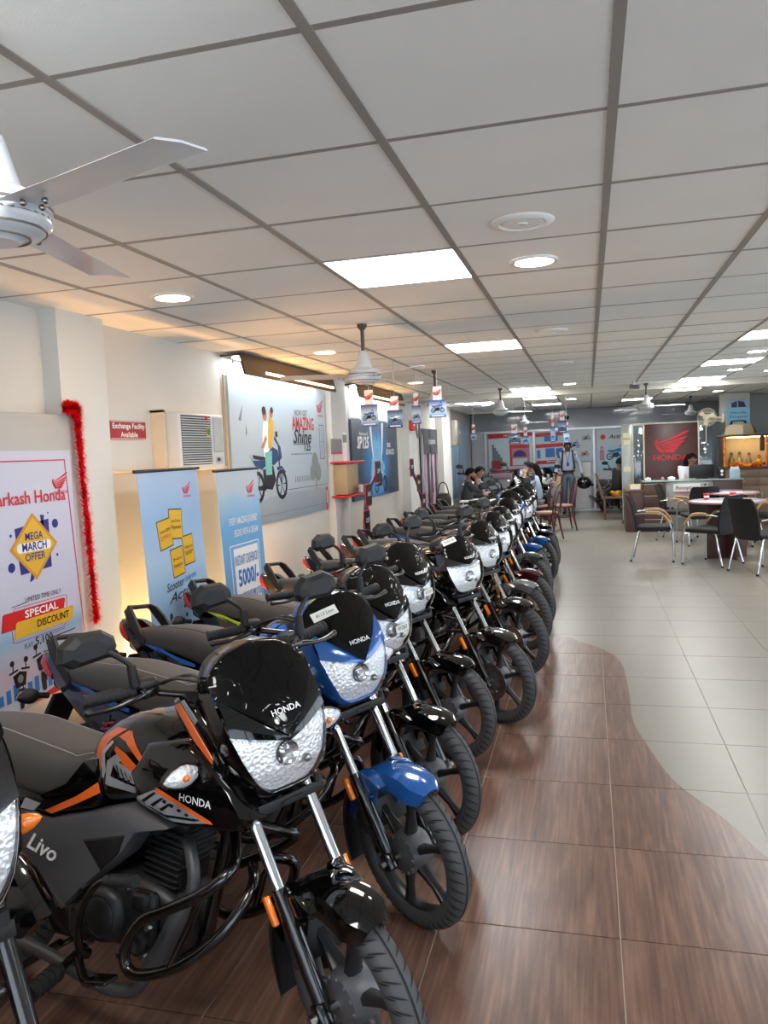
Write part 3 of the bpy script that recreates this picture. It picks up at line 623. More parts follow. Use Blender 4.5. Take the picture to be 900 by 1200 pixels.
    m = MB(); ex = [(.80, -.05, .56), (.85, -.085, .545), (.888, -.115, .46), (.845, -.135, .35), (.765, -.145, .215), (.71, -.15, .158), (.60, -.155, .15), (.40, -.165, .19), (.20, -.185, .225)]
    tube(m, ex, [.016, .018, .0185, .0185, .0185, .018, .018, .018, .02], 12, smooth=4); xh = A(m, 'exhaust_pipe', 'exhaust')
    m = MB(); tube(m, [(.875, -.122, .43), (.845, -.137, .35), (.78, -.147, .24)], .0285, 14, smooth=4); A(m, 'heat_shield', 'exhaust', xh)
    m = MB(); tube(m, [(.24, -.182, .22), (.19, -.19, .232), (.10, -.195, .25), (-.38, -.20, .345), (-.42, -.20, .352)], [.024, .045, .052, .05, .036], 18); A(m, 'muffler', 'blackmetal', xh)
    m = MB(); tube(m, [(.96, 0, .88), (.94, 0, .70), (.88, 0, .42), (.84, 0, .26), (.74, 0, .20), (.42, 0, .20)], .02, 10, smooth=3); tube(m, [(.96, 0, .86), (.7, 0, .80), (.3, 0, .60), (-.3, 0, .64)], .02, 8)
    for sd in (-1, 1): tube(m, [(.42, sd*.08, .20), (.40, sd*.09, .40), (.30, sd*.09, .56)], .016, 8)
    box(m, (.40, -.12, .31), (.10, .02, .16), .008); A(m, 'frame', 'blackmetal')
    m = MB()
    for sd in (-1, 1): tube(m, [(.0, sd*.115, ZA), (.38, sd*.10, .30)], [.018, .02], 10)
    A(m, 'swingarm', 'blackmetal')
    for sd in (-1, 1):
        m = MB(); a, b = V((-.02, sd*.135, .31)), V((.06, sd*.135, .60)); tube(m, [a, b], .012, 8); tube(m, [a, a+(b-a)*.25], .022, 10)
        sh = A(m, 'shock_absorber', 'blackmetal')
        m = MB(); hx = []
        for k in range(90): t = k/89; A_ = t*2*pi*9; p = a+(b-a)*(.2+.72*t); hx.append((p.x+.026*cos(A_), p.y+.026*sin(A_), p.z))
        tube(m, hx, .0045, 5); A(m, 'shock_spring', 'redspring', sh)
    m = MB(); puff(m, [(-.07, .25), (-.05, .36), (.20, .36), (.42, .36), (.44, .25), (.20, .235)], .12, 1, .02, .15, .02); A(m, 'chain_case', 'blackmetal')
    m = MB()
    g = [(.965, -.04, .605), (1.045, -.14, .575), (1.06, -.20, .555), (1.0, -.225, .505), (.90, -.235, .45), (.825, -.235, .41), (.775, -.235, .345), (.765, -.235, .29), (.80, -.235, .265), (.88, -.23, .285), (.97, -.22, .335), (1.05, -.19, .41), (1.085, -.12, .50), (1.03, -.04, .52)]
    for sd in (-1, 1):
        tube(m, [(x, -sd*y*(1 if sd < 0 else .62), z) for x, y, z in g], .0155, 10, smooth=4); tube(m, [(.91, sd*.232*(1 if sd < 0 else .62), .30), (.955, sd*.20*(1 if sd < 0 else .62), .42), (1.0, sd*.225*(1 if sd < 0 else .62), .505)], .011, 8)
    tube(m, [(.93, -.05, .60), (.93, .05, .60)], .014, 8); A(m, 'crash_guard', 'blackmetal')
    m = MB(); tube(m, [(.552, -.16, .226), (.556, -.19, .25), (.560, -.205, .32), (.60, -.215, .41), (.66, -.23, .47), (.70, -.24, .488)], [.016, .013, .011, .010, .0095, .009], 8, smooth=3); kk = A(m, 'kick_lever', 'blackmetal')
    m = MB(); tube(m, [(.695, -.24, .486), (.80, -.245, .505)], .0145, 12)
    for k in range(8): tube(m, [(.71+.012*k, -.24, .489+.0022*k), (.716+.012*k, -.24, .490+.0022*k)], .0165, 12)
    A(m, 'lever_rubber', 'grip', kk)
    for sd in (-1, 1):
        m = MB(); tube(m, [(.50, sd*.12, .215), (.52, sd*.24, .20)], .012, 8); fp = A(m, 'foot_peg', 'blackmetal')
        m = MB(); tube(m, [(.515, sd*.225, .202), (.53, sd*.335, .192)], [.022, .024], 12)
        for k in range(5): tube(m, [(.517+.003*k, sd*(.235+k*.022), .201-.002*k), (.518+.003*k, sd*(.242+k*.022), .2005-.002*k)], .0265, 12)
        A(m, 'peg_rubber', 'grip', fp)
        m = MB(); tube(m, [(.02, sd*.16, .36), (.10, sd*.22, .32)], .010, 8); box(m, (.10, sd*.255, .32), (.035, .09, .025), .008); A(m, 'rear_foot_peg', 'blackmetal')
    m = MB(); tube(m, [(.53, -.17, .21), (.62, -.23, .20), (.69, -.25, .225)], [.012, .014, .014], 8, smooth=3); box(m, (.705, -.255, .236), (.075, .05, .012), .004, M.Rotation(-.2, 3, 'Y')); A(m, 'brake_pedal', 'blackmetal')
    m = MB(); tube(m, [(.53, .14, .22), (.62, .19, .23), (.70, .21, .25)], .009, 8); A(m, 'gear_lever', 'blackmetal')
    m = MB(); tube(m, [(.46, .12, .215), (.52, .21, .10), (.56, .262, .036)], [.013, .012, .011], 8); box(m, (.57, .266, .033), (.07, .035, .010), .004); A(m, 'side_stand', 'blackmetal')
    m = MB()
    for sd in (-1, 1): tube(m, [(.38, sd*.10, .19), (.25, sd*.13, .10), (.16, sd*.15, .10)], .012, 8)
    tube(m, [(.25, -.13, .10), (.25, .13, .10)], .010, 8); A(m, 'centre_stand', 'blackmetal')
    up_ = {'headlamp_cowl': HS, 'cowl_wing': HS, 'cowl_cheek': HS, 'visor': HS, 'headlamp': HS, 'instrument_cluster': HS, 'number_plate_bracket': HS, 'lower_cowl': HS, 'handlebar': V((0, 0, .016)), 'control_cables': V((0, 0, .03))}
    def shift(o, d_):
        if o.name.split('.')[0] in ('lettering',): o.matrix_basis = M.Translation(d_) @ o.matrix_basis
        else:
            o.data.transform(M.Translation(d_ + (V((0, 0, .014)) if o.name.split('.')[0] == 'mirror' else V())))
        for k in kids(o): shift(k, d_ + (V((0, 0, .014)) if o.name.split('.')[0] == 'mirror' else V()))
    for o in front:
        if o.name.split('.')[0] in up_: shift(o, up_[o.name.split('.')[0]])
    return root, role, front
def pose_bike(root, front, x, y, head, lean, steer, scale=1.):
    c, s = cos(head), sin(head)
    R = M.Rotation(head, 4, 'Z') @ M.Rotation(-lean, 4, 'X') @ M.Scale(scale, 4)
    p = M.Translation((x, y, .0)) @ R @ M.Translation((-PX, 0, 0))
    root.matrix_basis = p
    for o in front: o.matrix_basis = steer_m(steer)
def place_bike(proto, pose, name_label, over=None, scale=1., first=False, group=None, drop=()):
    root, role, front = proto
    if first: r2, mp = root, {k: k for k in list(role)+[root]}
    else: r2, mp = copy_tree(root, CHM)
    r2['label'] = name_label
    pose_bike(r2, [mp[o] for o in front], *pose, scale=scale)
    for o, rl in role.items():
        if over and rl in over:
            n = mp[o]; n.material_slots[0].link = 'OBJECT'; n.material_slots[0].material = over[rl]
    if group: r2['group'] = group
    for q in [q for q in role if q.name.split('.')[0] in drop]: bpy.data.objects.remove(mp.pop(q))
    return r2, mp
BLUE = mat('metallic blue paint', (.10, .34, .62), .16, .25, 1.)
MAROON = mat('maroon paint', (.25, .045, .06), .16, .2, 1.)
GREYP = mat('metallic grey paint', (.27, .28, .30), .2, .5, 1.)
SILV = mat('metallic silver paint', (.52, .53, .55), .2, .6, 1.)
BROWN = mat('dark brown black paint', (.06, .045, .045), .14, 0, 1.)
DBLUE = mat('blue decal', (.10, .42, .80), .25, 0, .5); YGRN = mat('lime decal', (.72, .85, .12), .25, 0, .5); RED = mat('red decal', (.70, .07, .09), .25, 0, .5)
SILD = MAT_['silver']; BLKS = MAT_['stripe']; FILM = MAT_['film']
MA = make_bike('motorcycle', 'black motorcycle with orange and silver tank decals, nearest full bike of the row', 'motorcycle')
MBk = make_bike('motorcycle', 'black disc brake motorcycle', 'motorcycle', True, False)
CHM = child_map(None)
GRP = 'motorcycles parked in the long row'
def tag_paper(r, mp, proto, where, s):
    """paper label stuck on the lamp lens or the visor"""
    src = [o for o in proto[1] if o.name.split('.')[0] == where][0]; tgt = mp[src]
    # build in bike coordinates: a little slip lying on the surface
    if where == 'lamp_lens': c, n, u = V((1.207, .035, .835)), V((.985, .12, .1)), V((-.12, .99, .03))
    else: c, n, u = V((1.10, -.065, 1.045)), V((.78, -.22, .58)), V((.15, .97, .17))
    c += HS; n.normalize(); u = (u-n*u.dot(n)).normalized(); v = n.cross(u); w_, h = (.085, .032) if where == 'lamp_lens' else (.10, .034)
    m = MB(); prism(m, [(-w_/2, -h/2), (w_/2, -h/2), (w_/2, h/2), (-w_/2, h/2)], .0, .001, lambda a, b, d: c+u*a+v*b+n*(d+.004))
    o = m.obj('paper_label', MAT_['paper'], tgt); me, w0, h0 = text_mesh(s, 0, .2); k = w_*.72/w0; p = c+n*.006
    t = link('handwriting', me, MAT_['ink'], o); t.matrix_basis = M(((u.x*k, v.x*k, n.x*k, p.x), (u.y*k, v.y*k, n.y*k, p.y), (u.z*k, v.z*k, n.z*k, p.z), (0, 0, 0, 1)))
d = D
b2 = dict(cowlp=BLUE, fender=BLUE, accent=BLUE, tankp=BLUE, paint=BLK, tailp=mat('blue grey tail paint', (.16, .19, .30), .18, .4, 1.))
r, mp = place_bike(MA, (-.685, 2.525, d(-11), d(8), d(-28)), 'blue motorcycle with blue front fender and black visor, second full bike of the row', b2, group=GRP); tag_paper(r, mp, MA, 'visor', '4113 Livo')
r, mp = place_bike(MA, (-.745, 3.13, d(-13), d(8), d(-21)), 'black motorcycle with film wrapped visor and blue rim stripe, behind the blue one', dict(accent=DBLUE, stripe=DBLUE, visor=FILM, silver=BLKS), group=GRP, drop=('mirror', 'mirror_glass', 'mirror_stem')); tag_paper(r, mp, MA, 'lamp_lens', '41263')
r, mp = place_bike(MA, (-.79, 3.975, d(-12), d(5.5), d(-18)), 'black motorcycle with lime stripe on rim and tail, fourth full bike of the row', dict(accent=YGRN, stripe=YGRN, visor=FILM, silver=BLKS), group=GRP); tag_paper(r, mp, MA, 'lamp_lens', '41305')
b0 = fw+R_*((-20-450)/916.29)+U_*((600-1015)/916.29); b0 = V((0, 0, CH))+b0*((.94-CH)/b0.z)
hand = place_bike(MA, (b0.x+.062, b0.y-.10, d(-11), d(8), d(-28)), 'motorcycle cut by the left frame edge, only its headlamp in view', dict(visor=FILM, accent=MAROON, cowlp=BROWN, chrome=MAT_['blackmetal']), 1.08, group=GRP, drop=('amber_reflector', 'grip', 'lever', 'switch_housing', 'control_cables', 'handlebar', 'mirror', 'mirror_glass', 'mirror_stem'))
for q, o in hand[1].items():
    if q.name.split('.')[0] in ('signal_lens', 'signal_reflector'): o.material_slots[0].link = 'OBJECT'; o.material_slots[0].material = MAT_['amber']
for q, o in hand[1].items():
    if q.name.split('.')[0] == 'turn_signal' and o.parent is hand[0] and q in MA[2]: p_ = V((1.035, .225 if max(v.co.y for v in q.data.vertices) > 0 else -.225, .842)); o.matrix_basis = o.matrix_basis @ M.Translation(p_-V((0, .06 if p_.y > 0 else -.06, 0))) @ M.Scale(.6, 4) @ M.Translation(-p_)
r, mp = place_bike(MBk, (-.61, 4.561, d(-16), d(5), d(-20)), 'brown black motorcycle with front disc brake, fifth full bike beside the lime striped one', dict(cowlp=BROWN, tankp=BROWN, fender=BROWN, accent=SILD, visor=FILM), 1.0, True, group=GRP); tag_paper(r, mp, MBk, 'visor', 'SHN 06')
row = [  # x, y, heading, colours, label
 (-.594, 5.504, -12.6, MBk, dict(accent=RED, silver=BLKS, tailp=BLK), 'black motorcycle, sixth full bike, just before the silver fendered one'),
 (-.598, 6.24, -16, MBk, dict(fender=SILV, tailp=MAROON, tankp=MAROON, accent=SILD), 'motorcycle with silver front fender and maroon tail, seventh full bike of the row'),
 (-.597, 6.806, -14.5, MBk, dict(fender=MAROON, tankp=GREYP, tailp=MAROON, accent=MAROON), 'motorcycle with maroon front fender and grey tank, eighth full bike of the row'),
 (-.65, 7.88, -19, MBk, dict(fender=GREYP, tailp=BLUE, accent=BLUE, tankp=BLK), 'motorcycle with wide grey front fender, just before the two blue fendered ones'),
 (-.69, 8.61, -23, MA, dict(fender=BLUE, cowlp=BLUE, accent=SILD, silver=BLKS), 'motorcycle with blue front fender, nearer of the two after the grey fendered one'),
 (-.64, 9.28, -22, MA, dict(fender=BLUE, cowlp=BLK, accent=DBLUE), 'black cowled motorcycle with blue front fender, farther of the two'),
 (-.64, 10.0, -22, MA, dict(accent=SILD), 'black motorcycle with silver decals, last but one at the far end of the row'),
 (-.69, 10.81, -22, MA, dict(accent=RED, silver=BLKS), 'black motorcycle with red decals, last of the row by the brown chairs')]
for x, y, h, pr, ov, lb in row:
    rb, _ = place_bike(pr, (x, y, d(h), d(7), d(-20)), lb, ov, group=GRP, drop=('mirror', 'mirror_glass', 'mirror_stem') if y > 6 and lb[0] == 'm' else ())
    if y < 5.6:
        q = at(556, 663, 1, 5.25); m = MB(); box(m, (q.x, q.y, q.z), (.085, .004, .085), .001); tube(m, [(q.x, q.y, q.z+.04), (q.x, q.y, q.z+.16)], .002, 5); hg = m.obj('hang_tag', mat('red tag', (.85, .12, .10), .4), rb); hg.matrix_parent_inverse = rb.matrix_basis.inverted(); hg['label'] = 'red paper tag hanging from the handlebar'
pose_bike(MA[0], MA[2], -.67, 1.803, d(-11.5), d(7.8), d(-28)); MA[0]['group'] = GRP
for o in MA[1]:
    if o.name.split('.')[0] == 'visor': o.material_slots[0].link = 'OBJECT'; o.material_slots[0].material = FILM
# ------------------------------------------------------------------ room shell
WHITE = mat('white wall paint', (.82, .82, .80), .6, bump=.03, bscale=30, vary=.05, vscale=1.2)
WARMW = mat('cream wall paint', (.82, .80, .765), .6, bump=.03, bscale=30, vary=.07, vscale=1.5)
TILEC = mat('ceiling tile', (.95, .955, .935), .85, bump=.12, bscale=220, vary=.05, vscale=2.2)
RAIL = mat('grey ceiling rail', (.60, .58, .55), .5)
GROUT = mat('pale grout', (.72, .67, .61), .8)
def wood_floor():
    m = mat('wood tile', (.42, .28, .23), .30); nt = m.node_tree; b = nt.nodes['Principled BSDF']
    for n in [n for n in nt.nodes if n.type in ('TEX_NOISE', 'MIX', 'TEX_COORD')]: nt.nodes.remove(n)
    g = nt.nodes.new('ShaderNodeNewGeometry'); oi = nt.nodes.new('ShaderNodeObjectInfo')
    mp = nt.nodes.new('ShaderNodeMapping'); mp.inputs['Scale'].default_value = (3.4, .62, 1)
    of = nt.nodes.new('ShaderNodeVectorMath'); of.operation = 'MULTIPLY_ADD'; of.inputs[1].default_value = (3, 9, 0)
    nt.links.new(oi.outputs['Random'], of.inputs[0]); nt.links.new(g.outputs['Position'], of.inputs[2]); nt.links.new(of.outputs[0], mp.inputs[0])
    n1 = nt.nodes.new('ShaderNodeTexNoise'); n1.inputs['Scale'].default_value = 1.6; n1.inputs['Detail'].default_value = 3; n1.inputs['Distortion'].default_value = .6
    wv = nt.nodes.new('ShaderNodeMath'); wv.operation = 'MULTIPLY'; wv.inputs[1].default_value = 30.
    sn = nt.nodes.new('ShaderNodeMath'); sn.operation = 'SINE'
    n2 = nt.nodes.new('ShaderNodeTexNoise'); n2.inputs['Scale'].default_value = 18; n2.inputs['Detail'].default_value = 6
    mp2 = nt.nodes.new('ShaderNodeMapping'); mp2.inputs['Scale'].default_value = (4, .16, 1); nt.links.new(of.outputs[0], mp2.inputs[0]); nt.links.new(mp2.outputs[0], n2.inputs['Vector'])
    nt.links.new(mp.outputs[0], n1.inputs['Vector']); nt.links.new(n1.outputs['Fac'], wv.inputs[0]); nt.links.new(wv.outputs[0], sn.inputs[0])
    ma = nt.nodes.new('ShaderNodeMath'); ma.operation = 'MULTIPLY_ADD'; ma.inputs[1].default_value = .085; nt.links.new(sn.outputs[0], ma.inputs[0]); nt.links.new(n2.outputs['Fac'], ma.inputs[2])
    r = nt.nodes.new('ShaderNodeValToRGB'); e = r.color_ramp.elements
    e[0].position = .25; e[0].color = (*lin((.31, .215, .18)), 1); e[1].position = .8; e[1].color = (*lin((.51, .385, .325)), 1)
    k = e.new(.52); k.color = (*lin((.405, .295, .245)), 1)
    nt.links.new(ma.outputs[0], r.inputs[0]); nt.links.new(r.outputs[0], b.inputs['Base Color'])
    b.inputs['Roughness'].default_value = .30; return m
WOOD = wood_floor()
BEIGE = mat('beige vitrified tile', (.51, .49, .45), .32, spec=.4, vary=.07, vscale=3.)
CURVE = [(7.3, -3.6), (7.0, -1.3), (6.744, -.314), (6.522, -.099), (6.315, .067), (6.068, .169), (5.85, .205), (5.62, .217), (5.14, .222), (4.66, .218), (4.27, .275), (3.845, .362), (3.478, .531), (3.175, .637), (2.8, .86), (2.3, 1.3), (1.7, 2.1), (1.0, 3.2), (.3, 4.5)]
CURVE = sorted(crom([(a, b) for a, b in CURVE], 4))
def xcur(y):
    if y >= CURVE[-1][0]: return -9.
    if y <= CURVE[0][0]: return 9.
    for (a, b), (c, e) in zip(CURVE, CURVE[1:]):
        if a <= y <= c: return b+(e-b)*(y-a)/max(1e-6, c-a)
X0, X1, Y0, Y1 = -2.93, 6.0, -2.5, 19.6
m = MB(); box(m, ((X0+X1)/2, (Y0+Y1)/2, -.054), (X1-X0+.4, Y1-Y0+.4, .10)); FL = m.obj('floor', GROUT); FL['kind'] = 'structure'
def strip_mesh(x0, x1, y0, y1, side):
    """part of a tile left (wood) or right (beige) of the curve"""
    g = .0019; x0 += g; x1 -= g; y0 += g; y1 -= g; n = 12; bm = bmesh.new(); ys = [y0+(y1-y0)*i/n for i in range(n+1)]; rows = []
    for y in ys:
        c = max(x0, min(x1, xcur(y))); rows.append((x0, c) if side < 0 else (c, x1))
    any_ = False
    for (a, b), (c, e), ya, yb in zip(rows, rows[1:], ys, ys[1:]):
        if b-a < 1e-4 and e-c < 1e-4: continue
        any_ = True; pts = []
        for p in ((a, ya), (b, ya), (e, yb), (c, yb)):
            if not pts or math.hypot(p[0]-pts[-1][0], p[1]-pts[-1][1]) > 1e-5: pts.append(p)
        if len(pts) > 2 and math.hypot(pts[0][0]-pts[-1][0], pts[0][1]-pts[-1][1]) < 1e-5: pts.pop()
        if len(pts) > 2: bm.faces.new([bm.verts.new((x, y, 0)) for x, y in pts])
    if not any_ or not bm.faces: bm.free(); return None
    bmesh.ops.remove_doubles(bm, verts=bm.verts, dist=2e-5)
    ed = [e for e in bm.edges if e.is_boundary]; r = bmesh.ops.extrude_edge_only(bm, edges=ed)
    for v in r['geom']:
        if isinstance(v, bmesh.types.BMVert): v.co.z -= .0035
    bmesh.ops.recalc_face_normals(bm, faces=bm.faces); me = bpy.data.meshes.new('tile'); bm.to_mesh(me); bm.free(); return me
def full_tile(nm):
    m = MB(); a = .3-.0019; m.add([(-a, -a, -.0035), (a, -a, -.0035), (a, a, -.0035), (-a, a, -.0035), (-a, -a, -.0006), (a, -a, -.0006), (a, a, -.0006), (-a, a, -.0006), (-a+.001, -a+.001, 0), (a-.001, -a+.001, 0), (a-.001, a-.001, 0), (-a+.001, a-.001, 0)],
        [(0, 1, 5, 4), (1, 2, 6, 5), (2, 3, 7, 6), (3, 0, 4, 7), (4, 5, 9, 8), (5, 6, 10, 9), (6, 7, 11, 10), (7, 4, 8, 11), (8, 9, 10, 11)])
    me = m.mesh(nm); me.polygons.foreach_set('use_smooth', [False]*len(me.polygons)); return me
WT, BT = full_tile('wood_tile'), full_tile('beige_tile'); WT.materials.append(WOOD); BT.materials.append(BEIGE)
def vis_size(x, y):
    d_ = V((x, y, -CH)); z = d_.dot(fw)
    if z < .2: return 0
    u = 450+916*d_.dot(R_)/z; v = 600-916*d_.dot(U_)/z
    return 0 if not (-60 < u < 960 and v < 1300) else 1/z
cells = []
for i in range(-6, 11):
    for j in range(-12, 27):
        x0 = .0667+.6*i; y0 = 4.353+.6*j
        if x0+.6 < X0 or x0 > X1 or y0+.6 < Y0 or y0 > Y1: continue
        cells.append((vis_size(x0+.3, y0+.3), x0, y0))
cells.sort(reverse=True); rest = MB(); nb = 0
for s_, x0, y0 in cells:
    cs = [xcur(y0+.6*k/8) for k in range(9)]
    if min(cs) >= x0+.6 or max(cs) <= x0:
        wd = min(cs) >= x0+.6
        if s_ > 0 and nb < 290 and (wd or y0 < 17):
            o = link('wood_tile' if wd else 'beige_tile', WT if wd else BT, None, FL); o.location = (x0+.3, y0+.3, 0); nb += 1
        elif wd:
            o = link('wood_tile', WT, None, FL); o.location = (x0+.3, y0+.3, 0)
        else:
            a = .2986; rest.add([(x0+.3-a, y0+.3-a, 0), (x0+.3+a, y0+.3-a, 0), (x0+.3+a, y0+.3+a, 0), (x0+.3-a, y0+.3+a, 0)], [(0, 1, 2, 3)])
    else:
        for sd, nm, mt in ((-1, 'wood_tile', WOOD), (1, 'beige_tile', BEIGE)):
            me = strip_mesh(x0, x0+.6, y0, y0+.6, sd)
            if me: link(nm, me, mt, FL)
if rest.v: rest.obj('beige_tile', BEIGE, FL)['kind'] = 'stuff'
# ceiling: slab, tiles, rails
m = MB(); box(m, ((X0+X1)/2, (Y0+Y1)/2, HC+.08), (X1-X0+.4, Y1-Y0+.4, .08)); CE = m.obj('ceiling', mat('ceiling void', (.3, .3, .3), .8)); CE['kind'] = 'structure'
m = MB(); a = .295; m.add([(-a, -a, .02), (a, -a, .02), (a, a, .02), (-a, a, .02), (-a, -a, .002), (a, -a, .002), (a, a, .002), (-a, a, .002), (-a+.004, -a+.004, 0), (a-.004, -a+.004, 0), (a-.004, a-.004, 0), (-a+.004, a-.004, 0)],
    [(0, 1, 5, 4), (1, 2, 6, 5), (2, 3, 7, 6), (3, 0, 4, 7), (4, 5, 9, 8), (5, 6, 10, 9), (6, 7, 11, 10), (7, 4, 8, 11), (8, 9, 10, 11)])
CT = m.mesh('ceiling_tile'); CT.polygons.foreach_set('use_smooth', [False]*len(CT.polygons)); CT.materials.append(TILEC)
GX, GY = -1.7207, 2.134
PANELS = [(1, 2), (1, 7), (1, 16), (5, 8), (5, 12), (5, 16), (1, -3), (5, -2), (9, 8), (9, 12), (4, 24), (1, 24), (-1, 21), (1, 20), (5, 20)]   # grid cells that hold a light panel
cells = []
for i in range(-3, 14):
    for j in range(-9, 30):
        x0 = GX+.6*i; y0 = GY+.6*j
        if x0+.3 < X0 or x0+.2 > X1 or y0+.3 < Y0 or y0+.3 > Y1 or (i, j) in PANELS: continue
        d_ = V((x0+.3, y0+.3, HC-CH)); z = d_.dot(fw); ok = 0
        if z > .1:
            u = 450+916*d_.dot(R_)/z; v = 600-916*d_.dot(U_)/z; ok = 1/z if -250 < u < 1150 and v > -250 else 0
        cells.append((ok, x0, y0))
cells.sort(reverse=True); rest = MB()
for k, (s_, x0, y0) in enumerate(cells):
    if s_ > 0 and k < 295:
        o = link('ceiling_tile', CT, None, CE); o.location = (x0+.3, y0+.3, HC+random.uniform(0, .002)); o.rotation_euler = (random.uniform(-.002, .002), random.uniform(-.002, .002), 0)
    else:
        rest.add([(x0+.005, y0+.005, HC), (x0+.595, y0+.005, HC), (x0+.595, y0+.595, HC), (x0+.005, y0+.595, HC)], [(0, 3, 2, 1)])
rest.obj('ceiling_tile', TILEC, CE)['kind'] = 'stuff'
for i in range(-1, 13):
    x = GX+.6*i
    if X0 < x < X1:
        m = MB(); box(m, (x, (Y0+Y1)/2, HC+.001), (.026, Y1-Y0, .008)); m.obj('ceiling_rail', RAIL, CE)
for j in range(-7, 30):
    y = GY+.6*j
    if Y0 < y < Y1:
        m = MB(); box(m, ((X0+X1)/2, y, HC+.003), (X1-X0, .022 if j % 2 else .02, .006)); m.obj('cross_rail', RAIL, CE)
m = MB(); box(m, ((X0+X1)/2, 12.45, HC-.04), (X1-X0, .12, .09)); o = m.obj('trim_1', mat('beam cream', (.80, .78, .72), .6)); o['kind'] = 'structure'
# walls
def wall(nm, boxes, mt):
    m = MB()
    for c, s in boxes: box(m, c, s)
    o = m.obj(nm, mt); o['kind'] = 'structure'; return o
LX = -2.83
wall('wall_left', [((LX-.1, (Y0+Y1)/2, 1.25), (.2, Y1-Y0+.4, 2.5))], WARMW)
WP = wall('trim_2', [((LX+.05, 3.87, 1.235), (.11, .42, 2.47))], WHITE)
wall('trim_3', [((LX+.04, 8.58, 1.235), (.09, .55, 2.47))], WHITE)
wall('trim_4', [((LX+.06, 12.25, 1.235), (.14, .60, 2.47))], WHITE)
wall('trim_5', [((LX+.06, 15.3, 1.235), (.16, .9, 2.47))], WHITE)
ALU0 = mat('aluminium', (.70, .71, .72), .3, .9)
for nm, cx, cy, lx, ly in (('added_window', X1+.05, (Y0+12.)/2, .06, 12.-Y0), ('window_2', (X0+X1)/2, Y0-.05, X1-X0, .06)):  # right-hand window wall is added so daylight reaches the ceiling
    m = MB(); n = 7 if lx < 1 else 5
    for k in range(n+1):
        p = (cx, cy-ly/2+ly*k/n, 1.23) if lx < 1 else (cx-lx/2+lx*k/n, cy, 1.23); box(m, p, (.07, .07, 2.46))
    for z in (.03, 2.40): box(m, (cx, cy, z), (lx, ly, .06))
    o = m.obj(nm, ALU0); o['kind'] = 'structure'
    m = MB(); box(m, (cx, cy, 1.2), (lx if lx > 1 else .008, ly if ly > 1 else .008, 2.34)); m.obj('pane', glass('shop window glass', (.95, .97, .97), 1.45, .0), o)
wall('wall_right', [((X1+.1, (12.+Y1)/2, 1.25), (.2, Y1-12.+.4, 2.5))], WHITE)
for s in (-1, 1): pass
FY = 19.45
wall('wall_far', [((1.6, FY+.15, 1.25), (9.4, .1, 2.5))], mat('far wall grey', (.62, .65, .68), .5))
wall('baseboard_left', [((LX+.006, 1., .05), (.012, 5.2, .10)), ((LX+.006, 11.3, .05), (.012, 15.4, .10))], mat('skirting', (.55, .50, .45), .4))
# light panels and downlights
PE = emat('light panel diffuser', 'ffffff', PANEL_E); DE = emat('downlight diffuser', 'fffdf5', DOWN_E); WE = emat('warm downlight diffuser', 'ffcf8f', DOWN_E*.85)
FRW = mat('white lamp frame', (.9, .9, .9), .4)
LBL = {(1, 2): 'square led ceiling panel nearest the camera, over the row of motorcycles', (1, 7): 'square led ceiling panel, second over the row of motorcycles', (1, 16): 'square led ceiling panel far over the row of motorcycles', (5, 8): 'square led ceiling panel at the right frame edge, nearer of two', (5, 12): 'long thin looking led ceiling panel over the black chairs', (4, 24): 'led ceiling panel far over the aisle near the end wall', (1, 24): 'led ceiling panel far left near the end wall', (-1, 21): 'led ceiling panel near the blue mural at the far left', (1, 20): 'led ceiling panel beyond the beam over the seated people', (5, 20): 'led ceiling panel over the walking man, right of the aisle', (8, 20): 'led ceiling panel above the shrine', (8, 24): 'led ceiling panel behind the logo wall', (5, 16): 'led ceiling panel beyond the beam over the reception desk'}
PN = 0
OUTL = ['led ceiling panel behind the camera over the first motorcycles', 'led ceiling panel right of the aisle, level with the nearest panel', 'led ceiling panel behind the camera right of the aisle', 'led ceiling panel by the right windows, nearest the street', 'led ceiling panel by the right windows, middle one', 'led ceiling panel by the right windows, close to the beam', 'led ceiling panel in an outer corner of the hall']
for (i, j) in PANELS:
    x, y = GX+.6*i+.3, GY+.6*j+.3
    lb = LBL.get((i, j)) or OUTL[PN % len(OUTL)]; PN += (i, j) not in LBL
    t = thing('ceiling_panel_light', lb, 'light', (x, y, HC), 0, None)
    m = MB(); box(m, (0, 0, .004), (.575, .575, .006)); m.obj('diffuser', PE, t)
    m = MB()
    for sx, sy, lx, ly in ((0, -.293, .6, .012), (0, .293, .6, .012), (-.293, 0, .012, .6), (.293, 0, .012, .6)): box(m, (sx, sy, .003), (lx, ly, .01))
    m.obj('frame', FRW, t)
